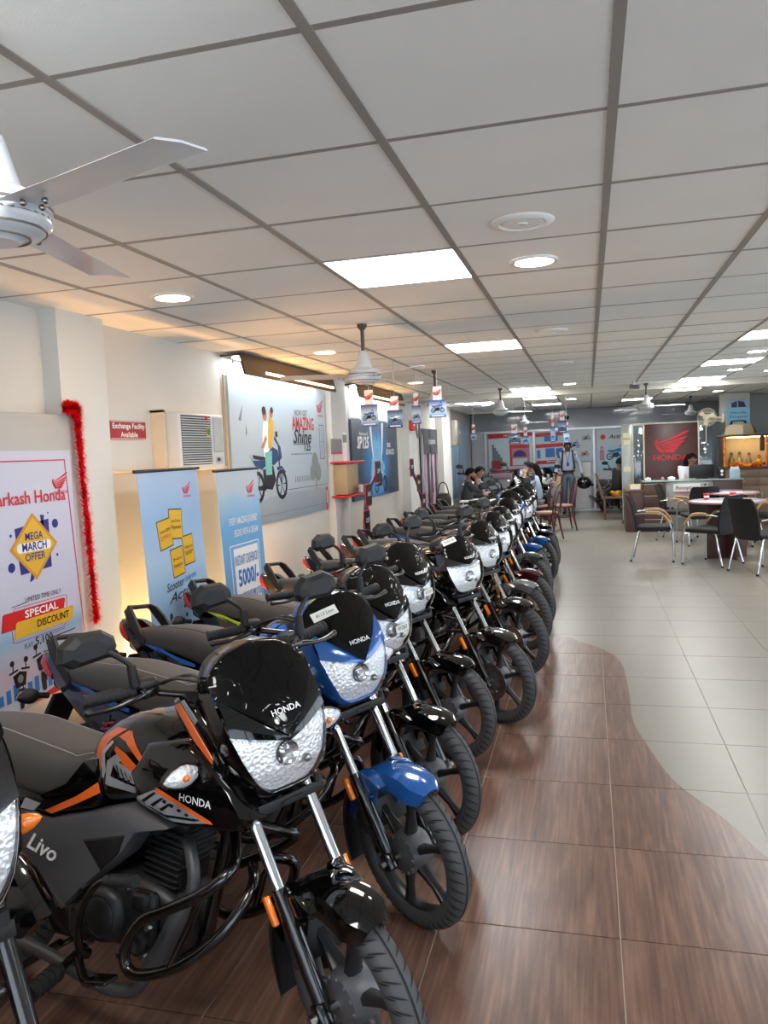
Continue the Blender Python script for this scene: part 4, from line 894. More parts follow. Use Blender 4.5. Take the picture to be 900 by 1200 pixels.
DOWN = [(-2.05, 3.70, 1, 'round downlight left of the nearest ceiling panel, near the left wall'), (-.22, 3.72, 0, 'bright round downlight right of the nearest ceiling panel'), (-2.08, 6.2, 1, 'round downlight beside the ceiling fan near the bike poster'),
 (-2.05, 9.6, 1, 'round downlight above the hanging cards by the left wall'), (-.23, 11.4, 0, 'round downlight before the beam over the bikes, nearer'), (-.25, 13.5, 0, 'round downlight just beyond the beam over the aisle'), (-.28, 15.3, 0, 'round downlight over the walking man'),
 (1.65, 8.6, 0, 'round downlight right, between two led panels'), (1.80, 10.7, 0, 'round downlight in front of the beam at right'), (2.32, 11.2, 0, 'round downlight at the right frame edge before the beam'), (1.35, 13.1, 0, 'round downlight over the reception desk'), (2.3, 15.4, 0, 'round downlight near the shrine'),
 (-2.3, 14.6, 0, 'round downlight far left, nearer of two beyond the beam'), (-1.95, 15.7, 0, 'round downlight far left, farther of two beyond the beam'), (-2.05, 1.2, 1, 'round downlight by the left wall beside the corner fan'), (1.6, .8, 0, 'round downlight behind the camera at right'), (3.3, 5.5, 0, 'round downlight right of the aisle'), (3.6, 10., 0, 'round downlight far right of the tables')]
for x, y, wm_, lb in DOWN:
    t = thing('downlight', lb, 'light', (x, y, HC))
    m = MB(); lathe(m, [(0, -.004), (.085, -.004), (.085, .004)], (0, 0, 0), 'z', 24); m.obj('diffuser', WE if wm_ else DE, t)
    m = MB(); lathe(m, [(.085, 0), (.088, -.008), (.105, -.008), (.11, .0)], (0, 0, 0), 'z', 28); m.obj('trim_ring', FRW, t)
for x, y, lb in ((-.22, 3.06, 'unlit round ceiling vent cover before the bright downlight'), (-.24, 6.0, 'unlit round ceiling vent cover beyond the bright downlight'), (-.24, 8.4, 'unlit round ceiling vent cover farther along the row')):
    t = thing('ceiling_vent', lb, 'vent', (x, y, HC))
    m = MB(); lathe(m, [(0, -.008), (.075, -.008), (.08, -.002), (.09, -.010), (.115, -.006), (.12, .0)], (0, 0, 0), 'z', 28); m.obj('cover', TILEC, t)
    m = MB(); lathe(m, [(0, -.014), (.02, -.012), (.022, -.004)], (0, 0, 0), 'z', 12); m.obj('screw_cap', FRW, t)
# ------------------------------------------------------------------ prints, boards, standees on the left wall
REDP = mat('red print', (.80, .10, .12), .4); YELP = mat('yellow print', (.86, .68, .18), .4); NAVYP = mat('navy print', (.16, .15, .48), .4); BLKP = mat('black print', (.05, .05, .06), .4)
WHP = mat('white print', (.93, .93, .93), .4); MRN = mat('maroon board', (.62, .10, .16), .45); GOLD = mat('gold print', (.80, .55, .15), .4); SKYP = mat('blue print', (.16, .45, .75), .4); DKB = mat('dark blue print', (.08, .13, .25), .4); GRP_ = mat('grey print', (.45, .48, .50), .4); SKIN_P = mat('skin print', (.72, .50, .38), .5); TEALP = mat('teal print', (.45, .72, .68), .5)
def bike_print(F, cx, cz, L, m1, m2, face=1, kind='side'):
    """printed picture of a motorcycle in side view, wheel base about .63 L"""
    T = lambda x, z: (cx+face*x*L, cz+z*L)
    for wx in (-.32, .32):
        a = [T(wx+.165*cos(t), .165+.165*sin(t)) for t in [2*pi*k/22 for k in range(22)]]; b = [T(wx+.12*cos(t), .165+.12*sin(t)) for t in [2*pi*k/22 for k in range(22)]]
        F.polys([[a[k], a[(k+1) % 22], b[(k+1) % 22], b[k]] for k in range(22)], m2, .0022, .001, 'printed_wheel')
        F.polys([[T(wx, .165), T(wx+.12*cos(t), .165+.12*sin(t)), T(wx+.12*cos(t+.15), .165+.12*sin(t+.15))] for t in [k*1.047 for k in range(6)]], m2, .0022, .001, 'printed_wheel')
    F.polys([[T(-.50, .50), T(-.42, .44), T(-.15, .44), T(.02, .50), T(.05, .44), T(-.2, .34), T(-.36, .38)], [T(-.02, .52), T(.10, .58), T(.25, .54), T(.28, .44), T(.12, .38), T(.0, .42)], [T(.26, .62), T(.33, .58), T(.36, .46), T(.28, .42)], [T(.20, .36), T(.34, .37), T(.46, .30), T(.43, .28), T(.34, .34), T(.22, .32)]], m1, .0026, .001, 'printed_bodywork')
    F.polys([[T(-.42, .50), T(-.15, .475), T(.0, .52), T(-.02, .46), T(-.2, .44), T(-.40, .46)], [T(-.18, .34), T(.1, .38), T(.16, .22), T(.05, .12), T(-.15, .14)], [T(.25, .46), T(.28, .46), T(.33, .17), T(.31, .16)], [T(-.30, .18), T(-.12, .16), T(-.12, .12), T(-.42, .14)], [T(.16, .66), T(.26, .60), T(.27, .62), T(.18, .69)], [T(.20, .74), T(.26, .75), T(.27, .69), T(.21, .68)]], m2, .0024, .001, 'printed_engine')
# --- big board with offer poster
bd = thing('display_board', 'tall grey display board with the mega march offer poster at the left edge', 'board', (-2.735, 2.9, 0))
m = MB(); box(m, (0, 0, 1.0), (.03, 1.62, 1.80), .004); m.obj('panel', mat('grey board', (.70, .695, .68), .5), bd)
m = MB()
for y in (-.75, .75): box(m, (-.02, y, .5), (.03, .05, 1.0))
m.obj('support', mat('aluminium', (.70, .71, .72), .3, .9), bd)
ps = gradmat('offer poster print', [(0, 'b9c6d2'), (.13, 'c3b3c0'), (.26, '8fb0cc'), (.31, 'a9c4dc'), (.335, 'c4c4d6'), (1, 'c6c6d4')], 'Z', .35)
m = MB(); box(m, (-2.715, 2.97, 1.08), (.006, 1.42, 1.26)); po = m.obj('poster', ps, bd); po.matrix_parent_inverse = pinv(bd); po['label'] = 'mega march offer poster with two motorcycles at its foot'
F = Frame((-2.7115, 2.97, 1.08), (0, 1, 0), (0, 0, 1), po); F.parent = bd
tr = lambda o: o
F.line([(-.65, .58), (.655, .58), (.72, -.36)], .006, REDP)
F.wing(.605, .465, .085, REDP)
F.text('Parkash Honda', .365, .395, .066, REDP, width=.545, bold=.012)
c0, c1 = .372, .15
F.polys([[(c0-.13, c1+.10), (c0+.12, c1+.13), (c0+.12, c1-.12), (c0-.11, c1-.13)]], NAVYP, .0014); F.polys([circ(.024, 14, c0+.17, c1+.10), circ(.024, 14, c0-.17, c1-.085), circ(.008, 10, c0-.16, c1+.07), circ(.008, 10, c0+.17, c1-.065), circ(.005, 8, c0+.12, c1+.16), [(c0+.06, c1+.155), (c0+.09, c1+.15), (c0+.07, c1+.06)], [(c0-.05, c1-.175), (c0-.02, c1-.165), (c0-.02, c1-.08)]], NAVYP, .0014, .001, 'printed_dot')
F.poly([(c0, c1+.17), (c0+.175, c1), (c0, c1-.17), (c0-.175, c1)], GOLD, .0018); F.poly([(c0, c1+.148), (c0+.152, c1), (c0, c1-.148), (c0-.152, c1)], YELP, .0022)
F.poly(rrect(.25, .048, .02, 4, c0, c1), WHP, .0026); F.text('MEGA', c0, c1+.052, .038, NAVYP, .13, .02); F.text('MARCH', c0, c1, .042, NAVYP, .18, .02, d=.0036); F.text('OFFER', c0, c1-.052, .038, NAVYP, .15, .02)
F.text('LIMITED TIME ONLY', .41, -.108, .026, BLKP, .27); F.line([(.18, -.125), (.28, -.12)], .003, BLKP)
F.poly([(.10, -.235), (.115, -.155), (.125, -.148), (.56, -.148), (.575, -.155), (.56, -.205), (.20, -.235)], REDP, .002); F.text('SPECIAL', .39, -.178, .038, WHP, .25, .02)
F.poly([(.185, -.285), (.20, -.21), (.21, -.203), (.63, -.203), (.64, -.21), (.625, -.27), (.61, -.278)], YELP, .0026); F.text('DISCOUNT', .47, -.242, .038, BLKP, .25, .015, d=.0045)
F.line([(.19, -.15), (.20, -.135), (.58, -.135), (.59, -.145), (.585, -.20)], .003, REDP); F.line([(.17, -.24), (.175, -.298), (.19, -.302), (.55, -.302), (.57, -.28)], .003, REDP)
F.text('FLAT', .275, -.335, .024, BLKP, .06); F.text('5,100', .39, -.328, .040, BLKP, .13, .01); F.line([(.46, -.315), (.56, -.31)], .002, BLKP); F.line([(.46, -.335), (.64, -.330)], .005, BLKP)
def bike_front(F, cx, cz, h, m1, m2):
    T = lambda x, z: (cx+x*h, cz+z*h)
    F.polys([[T(*p) for p in rrect(.12, .42, .05, 4, 0, .21)], [T(-.30, .80), T(-.05, .84), T(-.05, .80), T(-.29, .76)], [T(.30, .80), T(.05, .84), T(.05, .80), T(.29, .76)], [T(-.14, .46), T(-.20, .72), T(0, .78), T(.20, .72), T(.14, .46)], [T(-.20, .80), T(-.19, .96), T(-.17, .96), T(-.18, .80)], [T(.20, .80), T(.19, .96), T(.17, .96), T(.18, .80)]], m2, .002, .001, 'printed_bike')
    [F.poly([T(*p) for p in circ(.06, 12, q, .98)], m2, .0024, .001, 'printed_mirror') for q in (-.2, .2)]
    F.polys([ [T(-.09, .20), T(-.07, .50), T(-.05, .50), T(-.07, .20)], [T(.09, .20), T(.07, .50), T(.05, .50), T(.07, .20)]], m2, .0024, .001, 'printed_fork')['kind'] = 'stuff'
    F.polys([[T(*p) for p in circ(.085, 14, 0, .62)]], m1, .003, .001, 'printed_headlamp')
bike_front(F, .20, -.63, .24, GRP_, BLKP); bike_front(F, .37, -.59, .24, GRP_, BLKP); bike_front(F, -.1, -.63, .24, GRP_, BLKP)
F.polys([[(.05+.05*k, -.58), (.08+.05*k, -.58), (.08+.05*k, -.53+.015*(k % 3)), (.05+.05*k, -.53+.015*(k % 3))] for k in range(10)], SKYP, .0012, .001, 'printed_skyline'); F.poly([(.25, -.625), (.70, -.625), (.70, -.55), (.45, -.59)], REDP, .0016)
for k, (y, lb) in enumerate(((4.22, 'warm floor uplight behind the banner with yellow notes, nearer one'), (4.93, 'warm floor uplight between the two blue banners'), (6.15, 'warm floor uplight below the pale motorcycle poster'))):
    t = thing('floor_uplight', lb, 'light', (LX+.13, y, 0)); m = MB(); lathe(m, [(0, 0), (.10, 0), (.10, .012), (.085, .02), (.095, .14), (.09, .14), (.08, .03), (0, .03)], (0, 0, 0), 'z', 20); m.obj('housing', mat('aluminium', (.70, .71, .72), .3, .9), t)
    m = MB(); lathe(m, [(0, .135), (.088, .135)], (0, 0, 0), 'z', 20); m.obj('lens', emat('warm uplight lens', 'ffbd74', 165.), t)
# --- tinsel garland along the board's right edge
rnd = random.Random(3)
gt = thing('tinsel_garland', 'red tinsel garland hanging down the right edge of the display board', 'garland', (-2.69, 3.70, 1.92))
m = MB(); pts = [(0, -.05, .015), (0, -.02, .02), (0, .015, .012), (.0, .03, -.04), (.0, .04, -.3), (.0, .055, -.7), (0, .07, -1.16)]; cp = crom(pts, 30)
for p in cp:
    for k in range(34):
        a = rnd.uniform(0, 2*pi); b = rnd.uniform(-.9, .9); L = rnd.uniform(.035, .06); dx, dy, dz = cos(a)*cos(b)*L, sin(a)*cos(b)*L, sin(b)*L
        q_ = rnd.uniform(.004, .0075); s = V((-dy, dx, 0)).normalized()*q_ if abs(dx)+abs(dy) > 1e-4 else V((q_, 0, 0))
        o_ = V(p)+V((rnd.uniform(-.003, .003), rnd.uniform(-.004, .004), rnd.uniform(-.004, .004)))
        if dx < -.02: dx = -.02
        m.add([o_+s, o_-s, o_+V((dx, dy, dz))], [(0, 1, 2)])
tn = m.obj('tinsel', mat('red tinsel', (.92, .06, .12), .35, .1), gt); tn['kind'] = 'stuff'
m = MB(); tube(m, cp, .004, 6); m.obj('cord', mat('red cord', (.6, .03, .06), .6), gt)
# --- sign, air conditioner
t = thing('wall_sign', 'small maroon sign reading Exchange Facility Available on the left wall', 'sign', (LX+.008, 4.42, 1.835))
m = MB(); box(m, (0, 0, 0), (.012, .40, .118), .002); m.obj('plate', MRN, t); F = Frame((LX+.0145, 4.42, 1.835), (0, 1, 0), (0, 0, 1), t)
F.text('Exchange Facility', 0, .024, .034, WHP, .36, .015); F.text('Available', 0, -.03, .034, WHP, .19, .015); F.line([(-.195, .054), (.195, .054)], .003, WHP); F.line([(-.195, -.054), (.195, -.054)], .003, WHP)
t = thing('air_conditioner', 'white window air conditioner in its cream box on the left wall', 'appliance', (LX, 5.06, 1.755))
ACW = mat('ac white plastic', (.80, .81, .80), .4); ACC = mat('ac cream box', (.84, .79, .70), .55)
m = MB(); box(m, (.05, -.345, 0), (.10, .02, .43)); box(m, (.05, .345, 0), (.10, .02, .43)); box(m, (.05, 0, .21), (.10, .71, .02)); box(m, (.05, 0, -.21), (.10, .71, .02)); m.obj('wall_box', ACC, t)
m = MB(); box(m, (.12, 0, 0), (.16, .66, .40), .02); m.obj('body', ACW, t)
for k in range(20):
    m = MB(); box(m, (.205, -.10, .165-k*.0165), (.012, .42, .007), .002, M.Rotation(.35, 3, 'Y')); m.obj('louvre_slat', ACW, t)
m = MB(); box(m, (.199, -.10, .01), (.006, .42, .34)); m.obj('louvre_back', mat('dark grille', (.22, .22, .23), .6), t)
for k in range(9):
    m = MB(); box(m, (.203, .16+k*.0155, .05), (.012, .006, .24), .002); m.obj('grille_slat', ACW, t)
m = MB(); box(m, (.199, .222, .05), (.006, .14, .25)); m.obj('grille_back', mat('grey grille', (.55, .56, .57), .6), t)
m = MB(); box(m, (.203, .21, -.13), (.008, .05, .025), .003); m.obj('display', BLKP, t); m = MB(); box(m, (.202, .22, -.135), (.004, .11, .05)); m.obj('control_panel', mat('panel grey', (.70, .71, .72), .4), t)
m = MB(); box(m, (.213, .05, .07), (.003, .045, .07)); m.obj('energy_label', YELP, t); m = MB(); prism(m, circ(.018, 14), 0, .003, lambda a, b, d: (.215+d, .05+a, .07+b*1.4)); m.obj('energy_label_disc', mat('green print', (.1, .5, .3), .4), t)
m = MB(); prism(m, circ(.017, 14), 0, .004, lambda a, b, d: (.213+d, .03+a, .165+b)); m.obj('sticker', REDP, t)
m = MB(); tube(m, [(LX+.02, 5.80, 2.30), (LX+.02, 5.80, 1.35)], .012, 8); tag(m.obj('cable_conduit', mat('tan conduit', (.70, .62, .50), .5)), 'thin vertical conduit at the left edge of the bike poster', 'pipe')
m = MB(); tube(m, [(LX+.012, 4.1, 1.575), (LX+.012, 4.6, 1.57), (LX+.012, 5.8, 1.56)], .008, 6); tag(m.obj('wall_cable', mat('cream cable', (.82, .76, .66), .5)), 'horizontal cream cable below the air conditioner on the wall', 'cable')
t = thing('led_strip', 'warm led strip along the wall foot behind the blue banners', 'light', (LX+.17, 4.9, .02))
m = MB(); box(m, (0, 0, 0), (.03, 1.6, .04), .004); m.obj('housing', mat('aluminium', (.70, .71, .72), .3, .9), t); m = MB(); box(m, (-.019, 0, .008), (.008, 1.55, .03)); m.obj('diffuser', emat('warm base strip', 'ffc47c', 14.), t)
# --- roll-up standees
def standee(y0, y1, z1, x, lean, stops, lb, nm):
    t = thing('rollup_banner', lb, 'banner', (x, (y0+y1)/2, 0)); W = y1-y0
    u = V((-.10 if False else 0, 1, 0)); u = V((.0, 1, 0)).normalized(); v = V((-lean, 0, 1)).normalized()
    m = MB(); prism(m, [(-W/2, .08), (W/2, .08), (W/2, z1), (-W/2, z1)], -.001, .001, lambda a, b, d: V((x, (y0+y1)/2, 0))+u*a+v*b+u.cross(v)*d)
    o = m.obj('banner', gradmat(nm, stops, 'Z', .35)); o.parent = t; o.matrix_parent_inverse = pinv(t)
    for nm_, b, h, dd, mt in (('top_bar', z1, .02, .02, mat('dark bar', (.12, .12, .13), .4)), ('foot_case', .05, .09, .12, mat('aluminium', (.70, .71, .72), .3, .9))):
        m = MB(); p = V((x, (y0+y1)/2, 0))+v*b; box(m, p, (dd, W+.06, h), .006); o = m.obj(nm_, mt); o.parent = t; o.matrix_parent_inverse = pinv(t)
    m = MB(); tube(m, [V((x-.03, (y0+y1)/2, .05)), V((x-.03, (y0+y1)/2, 0))+v*z1], .008, 8); o = m.obj('pole', mat('aluminium', (.70, .71, .72), .3, .9)); o.parent = t; o.matrix_parent_inverse = pinv(t)
    return t, Frame(V((x, (y0+y1)/2, 0)), u, v, t)
t, F = standee(4.07, 4.80, 1.575, -2.50, .04, [(0, '6f9cc4'), (.45, '8db4d6'), (.62, 'a8c2dc'), (.8, '93b4d6'), (1, 'a9bcd6')], 'blue roll-up banner with four yellow notes, in front of the air conditioner', 'scooter banner print')
F.wing(.20, 1.445, .075, REDP)
for (a, b, w_, h_, an, tx) in ((-.12, 1.18, .15, .17, .12, ('Low EMI', '2,999*')), (.02, 1.23, .15, .18, -.06, ('Low Down', 'Payment')), (.15, 1.05, .13, .18, .06, ('Savings up to', '5000*')), (-.0, .99, .14, .17, .1, ('No', 'Processing fee'))):
    c, s = cos(an), sin(an); rr = [(a+c*x-s*y, b+s*x+c*y) for x, y in ((-w_/2, -h_/2), (w_/2, -h_/2), (w_/2, h_/2), (-w_/2, h_/2))]
    F.poly([(a+(x-a)*1.08, b+(y-b)*1.08) for x, y in rr], BLKP, .002); F.poly(rr, YELP, .003); F.text(tx[0], a, b+.02, .020, BLKP, w_*.75, ang=an, d=.004); F.text(tx[1], a, b-.02, .028, REDP if '2,' in tx[1] else BLKP, w_*.75, ang=an, d=.004)
F.text('Scooter', -.06, .85, .055, BLKP, .22, .005, .3, .08); F.text('bole toh', .14, .875, .045, SKYP, .14, 0, .3, .12); F.text('Activa', .02, .785, .06, BLKP, .36, .01, .5, .1)
F.polys([circ(.015, 10, .04, .70), circ(.012, 10, .10, .71), circ(.02, 10, .19, .72), circ(.014, 10, .28, .73), circ(.014, 10, .05, .64), rrect(.03, .05, .01, 3, -.14, .66), rrect(.05, .015, .005, 2, .22, .65)], BLKP, .002, .001, 'printed_icon'); F.text('Honda', -.14, .60, .016, BLKP, .07); F.text('Roadsync', -.14, .58, .016, BLKP, .10)
t, F = standee(5.03, 5.74, 1.545, -2.48, .04, [(0, '3b84bf'), (.45, '6ba6d6'), (.72, '6faad9'), (.84, '9cbcd6'), (.9, 'b9c5cf'), (1, 'bcc6cf')], 'blue roll-up banner offering 5000 cashback, below the big bike poster', 'cashback banner print')
F.wing(.20, 1.40, .10, REDP)
F.text('EVERY AMAZING JOURNEY', .03, 1.165, .052, WHP, .50, .012); F.text('BEGINS WITH A DREAM', .06, 1.075, .052, WHP, .42, .012)
F.line([(-.24, .50), (.26, .50), (.26, .99), (-.24, .99)], .008, WHP, closed=True); F.poly([(-.19, .53), (.235, .53), (.235, .965), (-.19, .965)], WHP, .0014)
F.text('INSTANT CASHBACK', .02, .87, .075, SKYP, .40, .01); F.text('5000/-', .03, .735, .12, SKYP, .36, .035); F.text('FOR CORPORATE EMPLOYEES', .03, .60, .055, SKYP, .40, .008); F.text('*T&C apply', .0, .40, .03, BLKP, .2)
# --- lit wall posters
def lit_poster(y0, y1, z0, z1, stops, lb, nm, axis='Z'):
    t = thing('wall_poster', lb, 'poster', (LX, (y0+y1)/2, z0)); m = MB(); box(m, (LX+.02, (y0+y1)/2, (z0+z1)/2), (.03, y1-y0, z1-z0)); o = m.obj('printed_panel', gradmat(nm, stops, axis, .3)); o.parent = t; o.matrix_parent_inverse = pinv(t)
    return t, Frame((LX+.0355, (y0+y1)/2, (z0+z1)/2), (0, 1, 0), (0, 0, 1), t)
t, F = lit_poster(5.84, 8.22, 1.03, 2.30, [(0, '8a96a0'), (.17, '97a3ac'), (.19, 'a7b4bd'), (.35, 'aebcc6'), (1, 'b4c3ce')], 'big pale wall poster with a blue motorcycle and the word AMAZING', 'amazing poster print')
F.line([(.0, -.36), (1.18, -.36)], .006, mat('brown print', (.4, .33, .3), .5)); F.line([(-.9, -.56), (1.18, -.57)], .004, GRP_)
bike_print(F, -.43, -.44, .85, mat('print blue body', (.12, .25, .45), .4), mat('print dark', (.08, .10, .15), .4))
RX, RZ = -.02, .0
def sh(pl): return [[(x+RX, z+RZ-.06) for x, z in q] for q in pl]
F.polys(sh([[(-.52, .02), (-.42, .02), (-.36, .22), (-.40, .34), (-.50, .34), (-.54, .2)]]), WHP, .003, .001, 'printed_rider'); F.polys(sh([[(-.42, .10), (-.33, .10), (-.27, .28), (-.28, .36), (-.36, .38), (-.40, .28)]]), YELP, .0032, .001, 'printed_rider'); F.polys(sh([circ(.045, 14, -.46, .40, 1.2), circ(.038, 14, -.31, .42, 1.2), [(-.58, .1), (-.52, .1), (-.44, .18), (-.46, .22)]]), SKIN_P, .0034, .001, 'printed_face'); F.polys(sh([circ(.044, 12, -.475, .435, .9), circ(.034, 12, -.295, .445, .9)]), BLKP, .0038, .001, 'printed_hair'); F.polys(sh([[(-.50, -.14), (-.36, -.14), (-.34, .08), (-.50, .06)]]), TEALP, .0033, .001, 'printed_rider')
F.text('NOW GET', .44, .385, .06, BLKP, .36); F.text('AMAZING', .50, .275, .13, REDP, .62, .02); F.text('Shine', .44, .145, .14, BLKP, .52, .02, .35); F.text('125', .58, .045, .085, BLKP, .18, .02); F.line([(.20, .075), (.52, .075)], .006, BLKP); F.text('An amazing ride, amazing mobility', .42, -.02, .02, BLKP, .62)
F.wing(1.03, .47, .14, REDP)
F.line([(.98, .28), (1.12, .28), (1.12, -.08), (.98, -.08)], .008, mat('brown print', (.4, .33, .3), .5), closed=True); F.line([(1.05, .28), (1.05, -.08)], .006, GRP_); F.line([(.98, .1), (1.12, .1)], .006, GRP_)
tg = mat('grey green print', (.50, .55, .54), .5); [F.poly(q, tg, .002+.0006*k, .0005, 'printed_tree') for k, q in enumerate((circ(.10, 12, .80, -.13, 1.2), circ(.08, 12, .72, -.22, 1.1), circ(.09, 12, .88, -.22, 1.1), rrect(.02, .14, .005, 2, .80, -.33)))]; F.polys([[(x, -.30), (x+.015, -.30), (x+.012, -.24), (x+.003, -.24)] for x in [.2+.05*k for k in range(10)]], GRP_, .002, .001, 'printed_fence'); F.polys([rrect(.05, .26, .004, 2, 1.13, -.52)], REDP, .0025); F.polys([rrect(.02, .14, .004, 2, 1.13, -.50)], WHP, .0035); F.polys([[(-1.03, .28), (-.98, .27), (-.94, .40), (-.99, .33)], [(-.90, .15), (-.89, .24), (-.87, .17)]], GRP_, .002, .001, 'printed_bird')
def glow_print(F):
    m = gradmat('glow poster print', [(0, '38495d')], 'Z'); nt = m.node_tree; b = nt.nodes['Principled BSDF']; old = b.inputs['Base Color'].links[0].from_socket
    tc = nt.nodes.new('ShaderNodeTexCoord'); mp = nt.nodes.new('ShaderNodeMapping'); mp.inputs['Location'].default_value = (0, -.5*2.7, -.34*1.7); mp.inputs['Scale'].default_value = (0, 2.7, 1.7)
    gr = nt.nodes.new('ShaderNodeTexGradient'); gr.gradient_type = 'SPHERICAL'; cr = nt.nodes.new('ShaderNodeValToRGB'); e = cr.color_ramp.elements
    e[0].position = .08; e[0].color = (0, 0, 0, 1); e[1].position = .75; e[1].color = (1, 1, 1, 1)
    mx = nt.nodes.new('ShaderNodeMix'); mx.data_type = 'RGBA'; mx.inputs['B'].default_value = (*lin('3f9be0'), 1)
    nt.links.new(tc.outputs['Generated'], mp.inputs[0]); nt.links.new(mp.outputs[0], gr.inputs[0]); nt.links.new(gr.outputs['Fac'], cr.inputs[0]); nt.links.new(cr.outputs[0], mx.inputs['Factor']); nt.links.new(old, mx.inputs['A']); nt.links.new(mx.outputs['Result'], b.inputs['Base Color'])
t, F = lit_poster(9.20, 11.55, 1.03, 2.27, [(0, '38495d'), (.82, '39485a'), (.84, 'eef2f4'), (1, 'f4f6f8')], 'dark wall poster with a blue glowing motorcycle, second of the two lit posters', 'glow poster print')
gm = gradmat('glow print', [(0, '2f86cf'), (.3, '8fd0f4'), (.8, '6fb8ea'), (1, '2a60a8')], 'Z', .3)
glow_print(F); F.poly([(-.30, -.60), (-.36, -.3), (-.22, .05), (-.20, .30), (-.02, .12), (.16, .30), (.20, .05), (.34, -.3), (.25, -.6)], gm, .002)
F.polys([[(-.36, .38), (-.28, .38), (-.22, 0), (-.20, -.15), (-.28, .0)], [(.28, .38), (.36, .38), (.28, .0), (.20, -.15), (.22, 0)]], WHP, .0026, .001, 'printed_fork')['kind'] = 'stuff'; bike_print(F, .12, -.58, .70, gm, DKB)
F.text('SP125', -.70, .10, .15, WHP, .55, .03, .2); F.text('Advanced', -.66, .22, .05, WHP, .4); F.text('BE', .64, .07, .06, WHP, .2, .02); F.text('ADVANCED', .70, -.03, .08, WHP, .48, .02)
# hooded strip lights over the posters
HOOD = mat('brown hood', (.26, .19, .15), .4, .2); SW = emat('warm led strip', 'ffc680', 16.); SC_ = emat('cool led strip', 'f2fbff', STRIP_E)
for y0, y1, z, lb in ((5.75, 8.05, 2.335, 'brown hooded strip light over the pale motorcycle poster'), (8.95, 11.3, 2.335, 'brown hooded strip light over the dark glowing poster')):
    t = thing('strip_light', lb, 'light', (LX+.14, (y0+y1)/2, z)); L = y1-y0
    m = MB(); prism(m, [(.045, .115), (.085, -.05), (.10, -.045), (.06, .12)], -L/2, L/2, lambda a, b, d: (a, d, b)); m.obj('hood', HOOD, t)
    m = MB(); box(m, (-.03, 0, .105), (.17, L, .015)); m.obj('top_plate', HOOD, t)
    m = MB(); box(m, (.090, .18, -.008), (.012, L-.5, .020), .002, M.Rotation(-.24, 3, 'Y')); m.obj('warm_strip', SW, t)
    m = MB(); box(m, (-.0, -.02, .085), (.05, L-.10, .010)); m.obj('cool_strip', SC_, t)
    m = MB()
    for y in (-L/2+.2, L/2-.2): tube(m, [(-.10, y, .07), (-.10, y, HC-z)], .006, 6)
    m.obj('bracket', HOOD, t)
# --- smaller things on the wall
CARD = mat('brown cardboard', (.66, .57, .44), .7)
t = thing('suggestion_box', 'tan wooden box with red shelves on the wall between the posters', 'box', (LX+.04, 8.56, 1.34))
m = MB(); box(m, (.12, -.06, 0), (.16, .44, .34), .006); m.obj('case', CARD, t)
for z in (.19, -.19):
    m = MB(); box(m, (.13, 0, z), (.22, .62, .02), .004); m.obj('shelf', REDP, t)
m = MB(); box(m, (.16, .27, -.13), (.10, .10, .09), .004); m.obj('leaflet_holder', WHP, t)
t = thing('notice_plate', 'grey notice plate with red edge on the pillar above the tan box', 'sign', (LX+.09, 8.42, 1.71)); m = MB(); box(m, (0, 0, 0), (.012, .36, .17)); m.obj('plate', mat('notice grey', (.48, .48, .49), .5), t); m = MB(); box(m, (.007, 0, -.075), (.004, .36, .02)); m.obj('edge_strip', REDP, t)
t = thing('notice_card', 'small white notice card beside the grey notice plate', 'sign', (LX+.09, 8.72, 1.66)); m = MB(); box(m, (0, 0, 0), (.008, .14, .42)); m.obj('card', WHP, t); m = MB(); box(m, (.005, 0, .14), (.003, .14, .09)); m.obj('picture', GRP_, t)
t = thing('fire_alarm', 'small red fire alarm box on the pillar after the dark poster', 'alarm', (LX+.13, 12.1, 2.02)); m = MB(); box(m, (.03, 0, 0), (.06, .22, .16), .01); m.obj('case', mat('alarm red', (.85, .2, .12), .4), t); m = MB(); box(m, (.062, 0, .02), (.006, .10, .05)); m.obj('glass', WHP, t)
t = thing('conduit_loop', 'coil of grey cable hung on the wall beyond the dark poster', 'cable', (LX+.14, 12.6, 2.05)); m = MB(); tube(m, [(.0, .12*cos(a), .22*sin(a)) for a in [k*.35 for k in range(19)]], .014, 6); m.obj('coil', GRP_, t); m = MB(); box(m, (-.01, 0, .22), (.03, .03, .03)); m.obj('hook', GRP_, t)
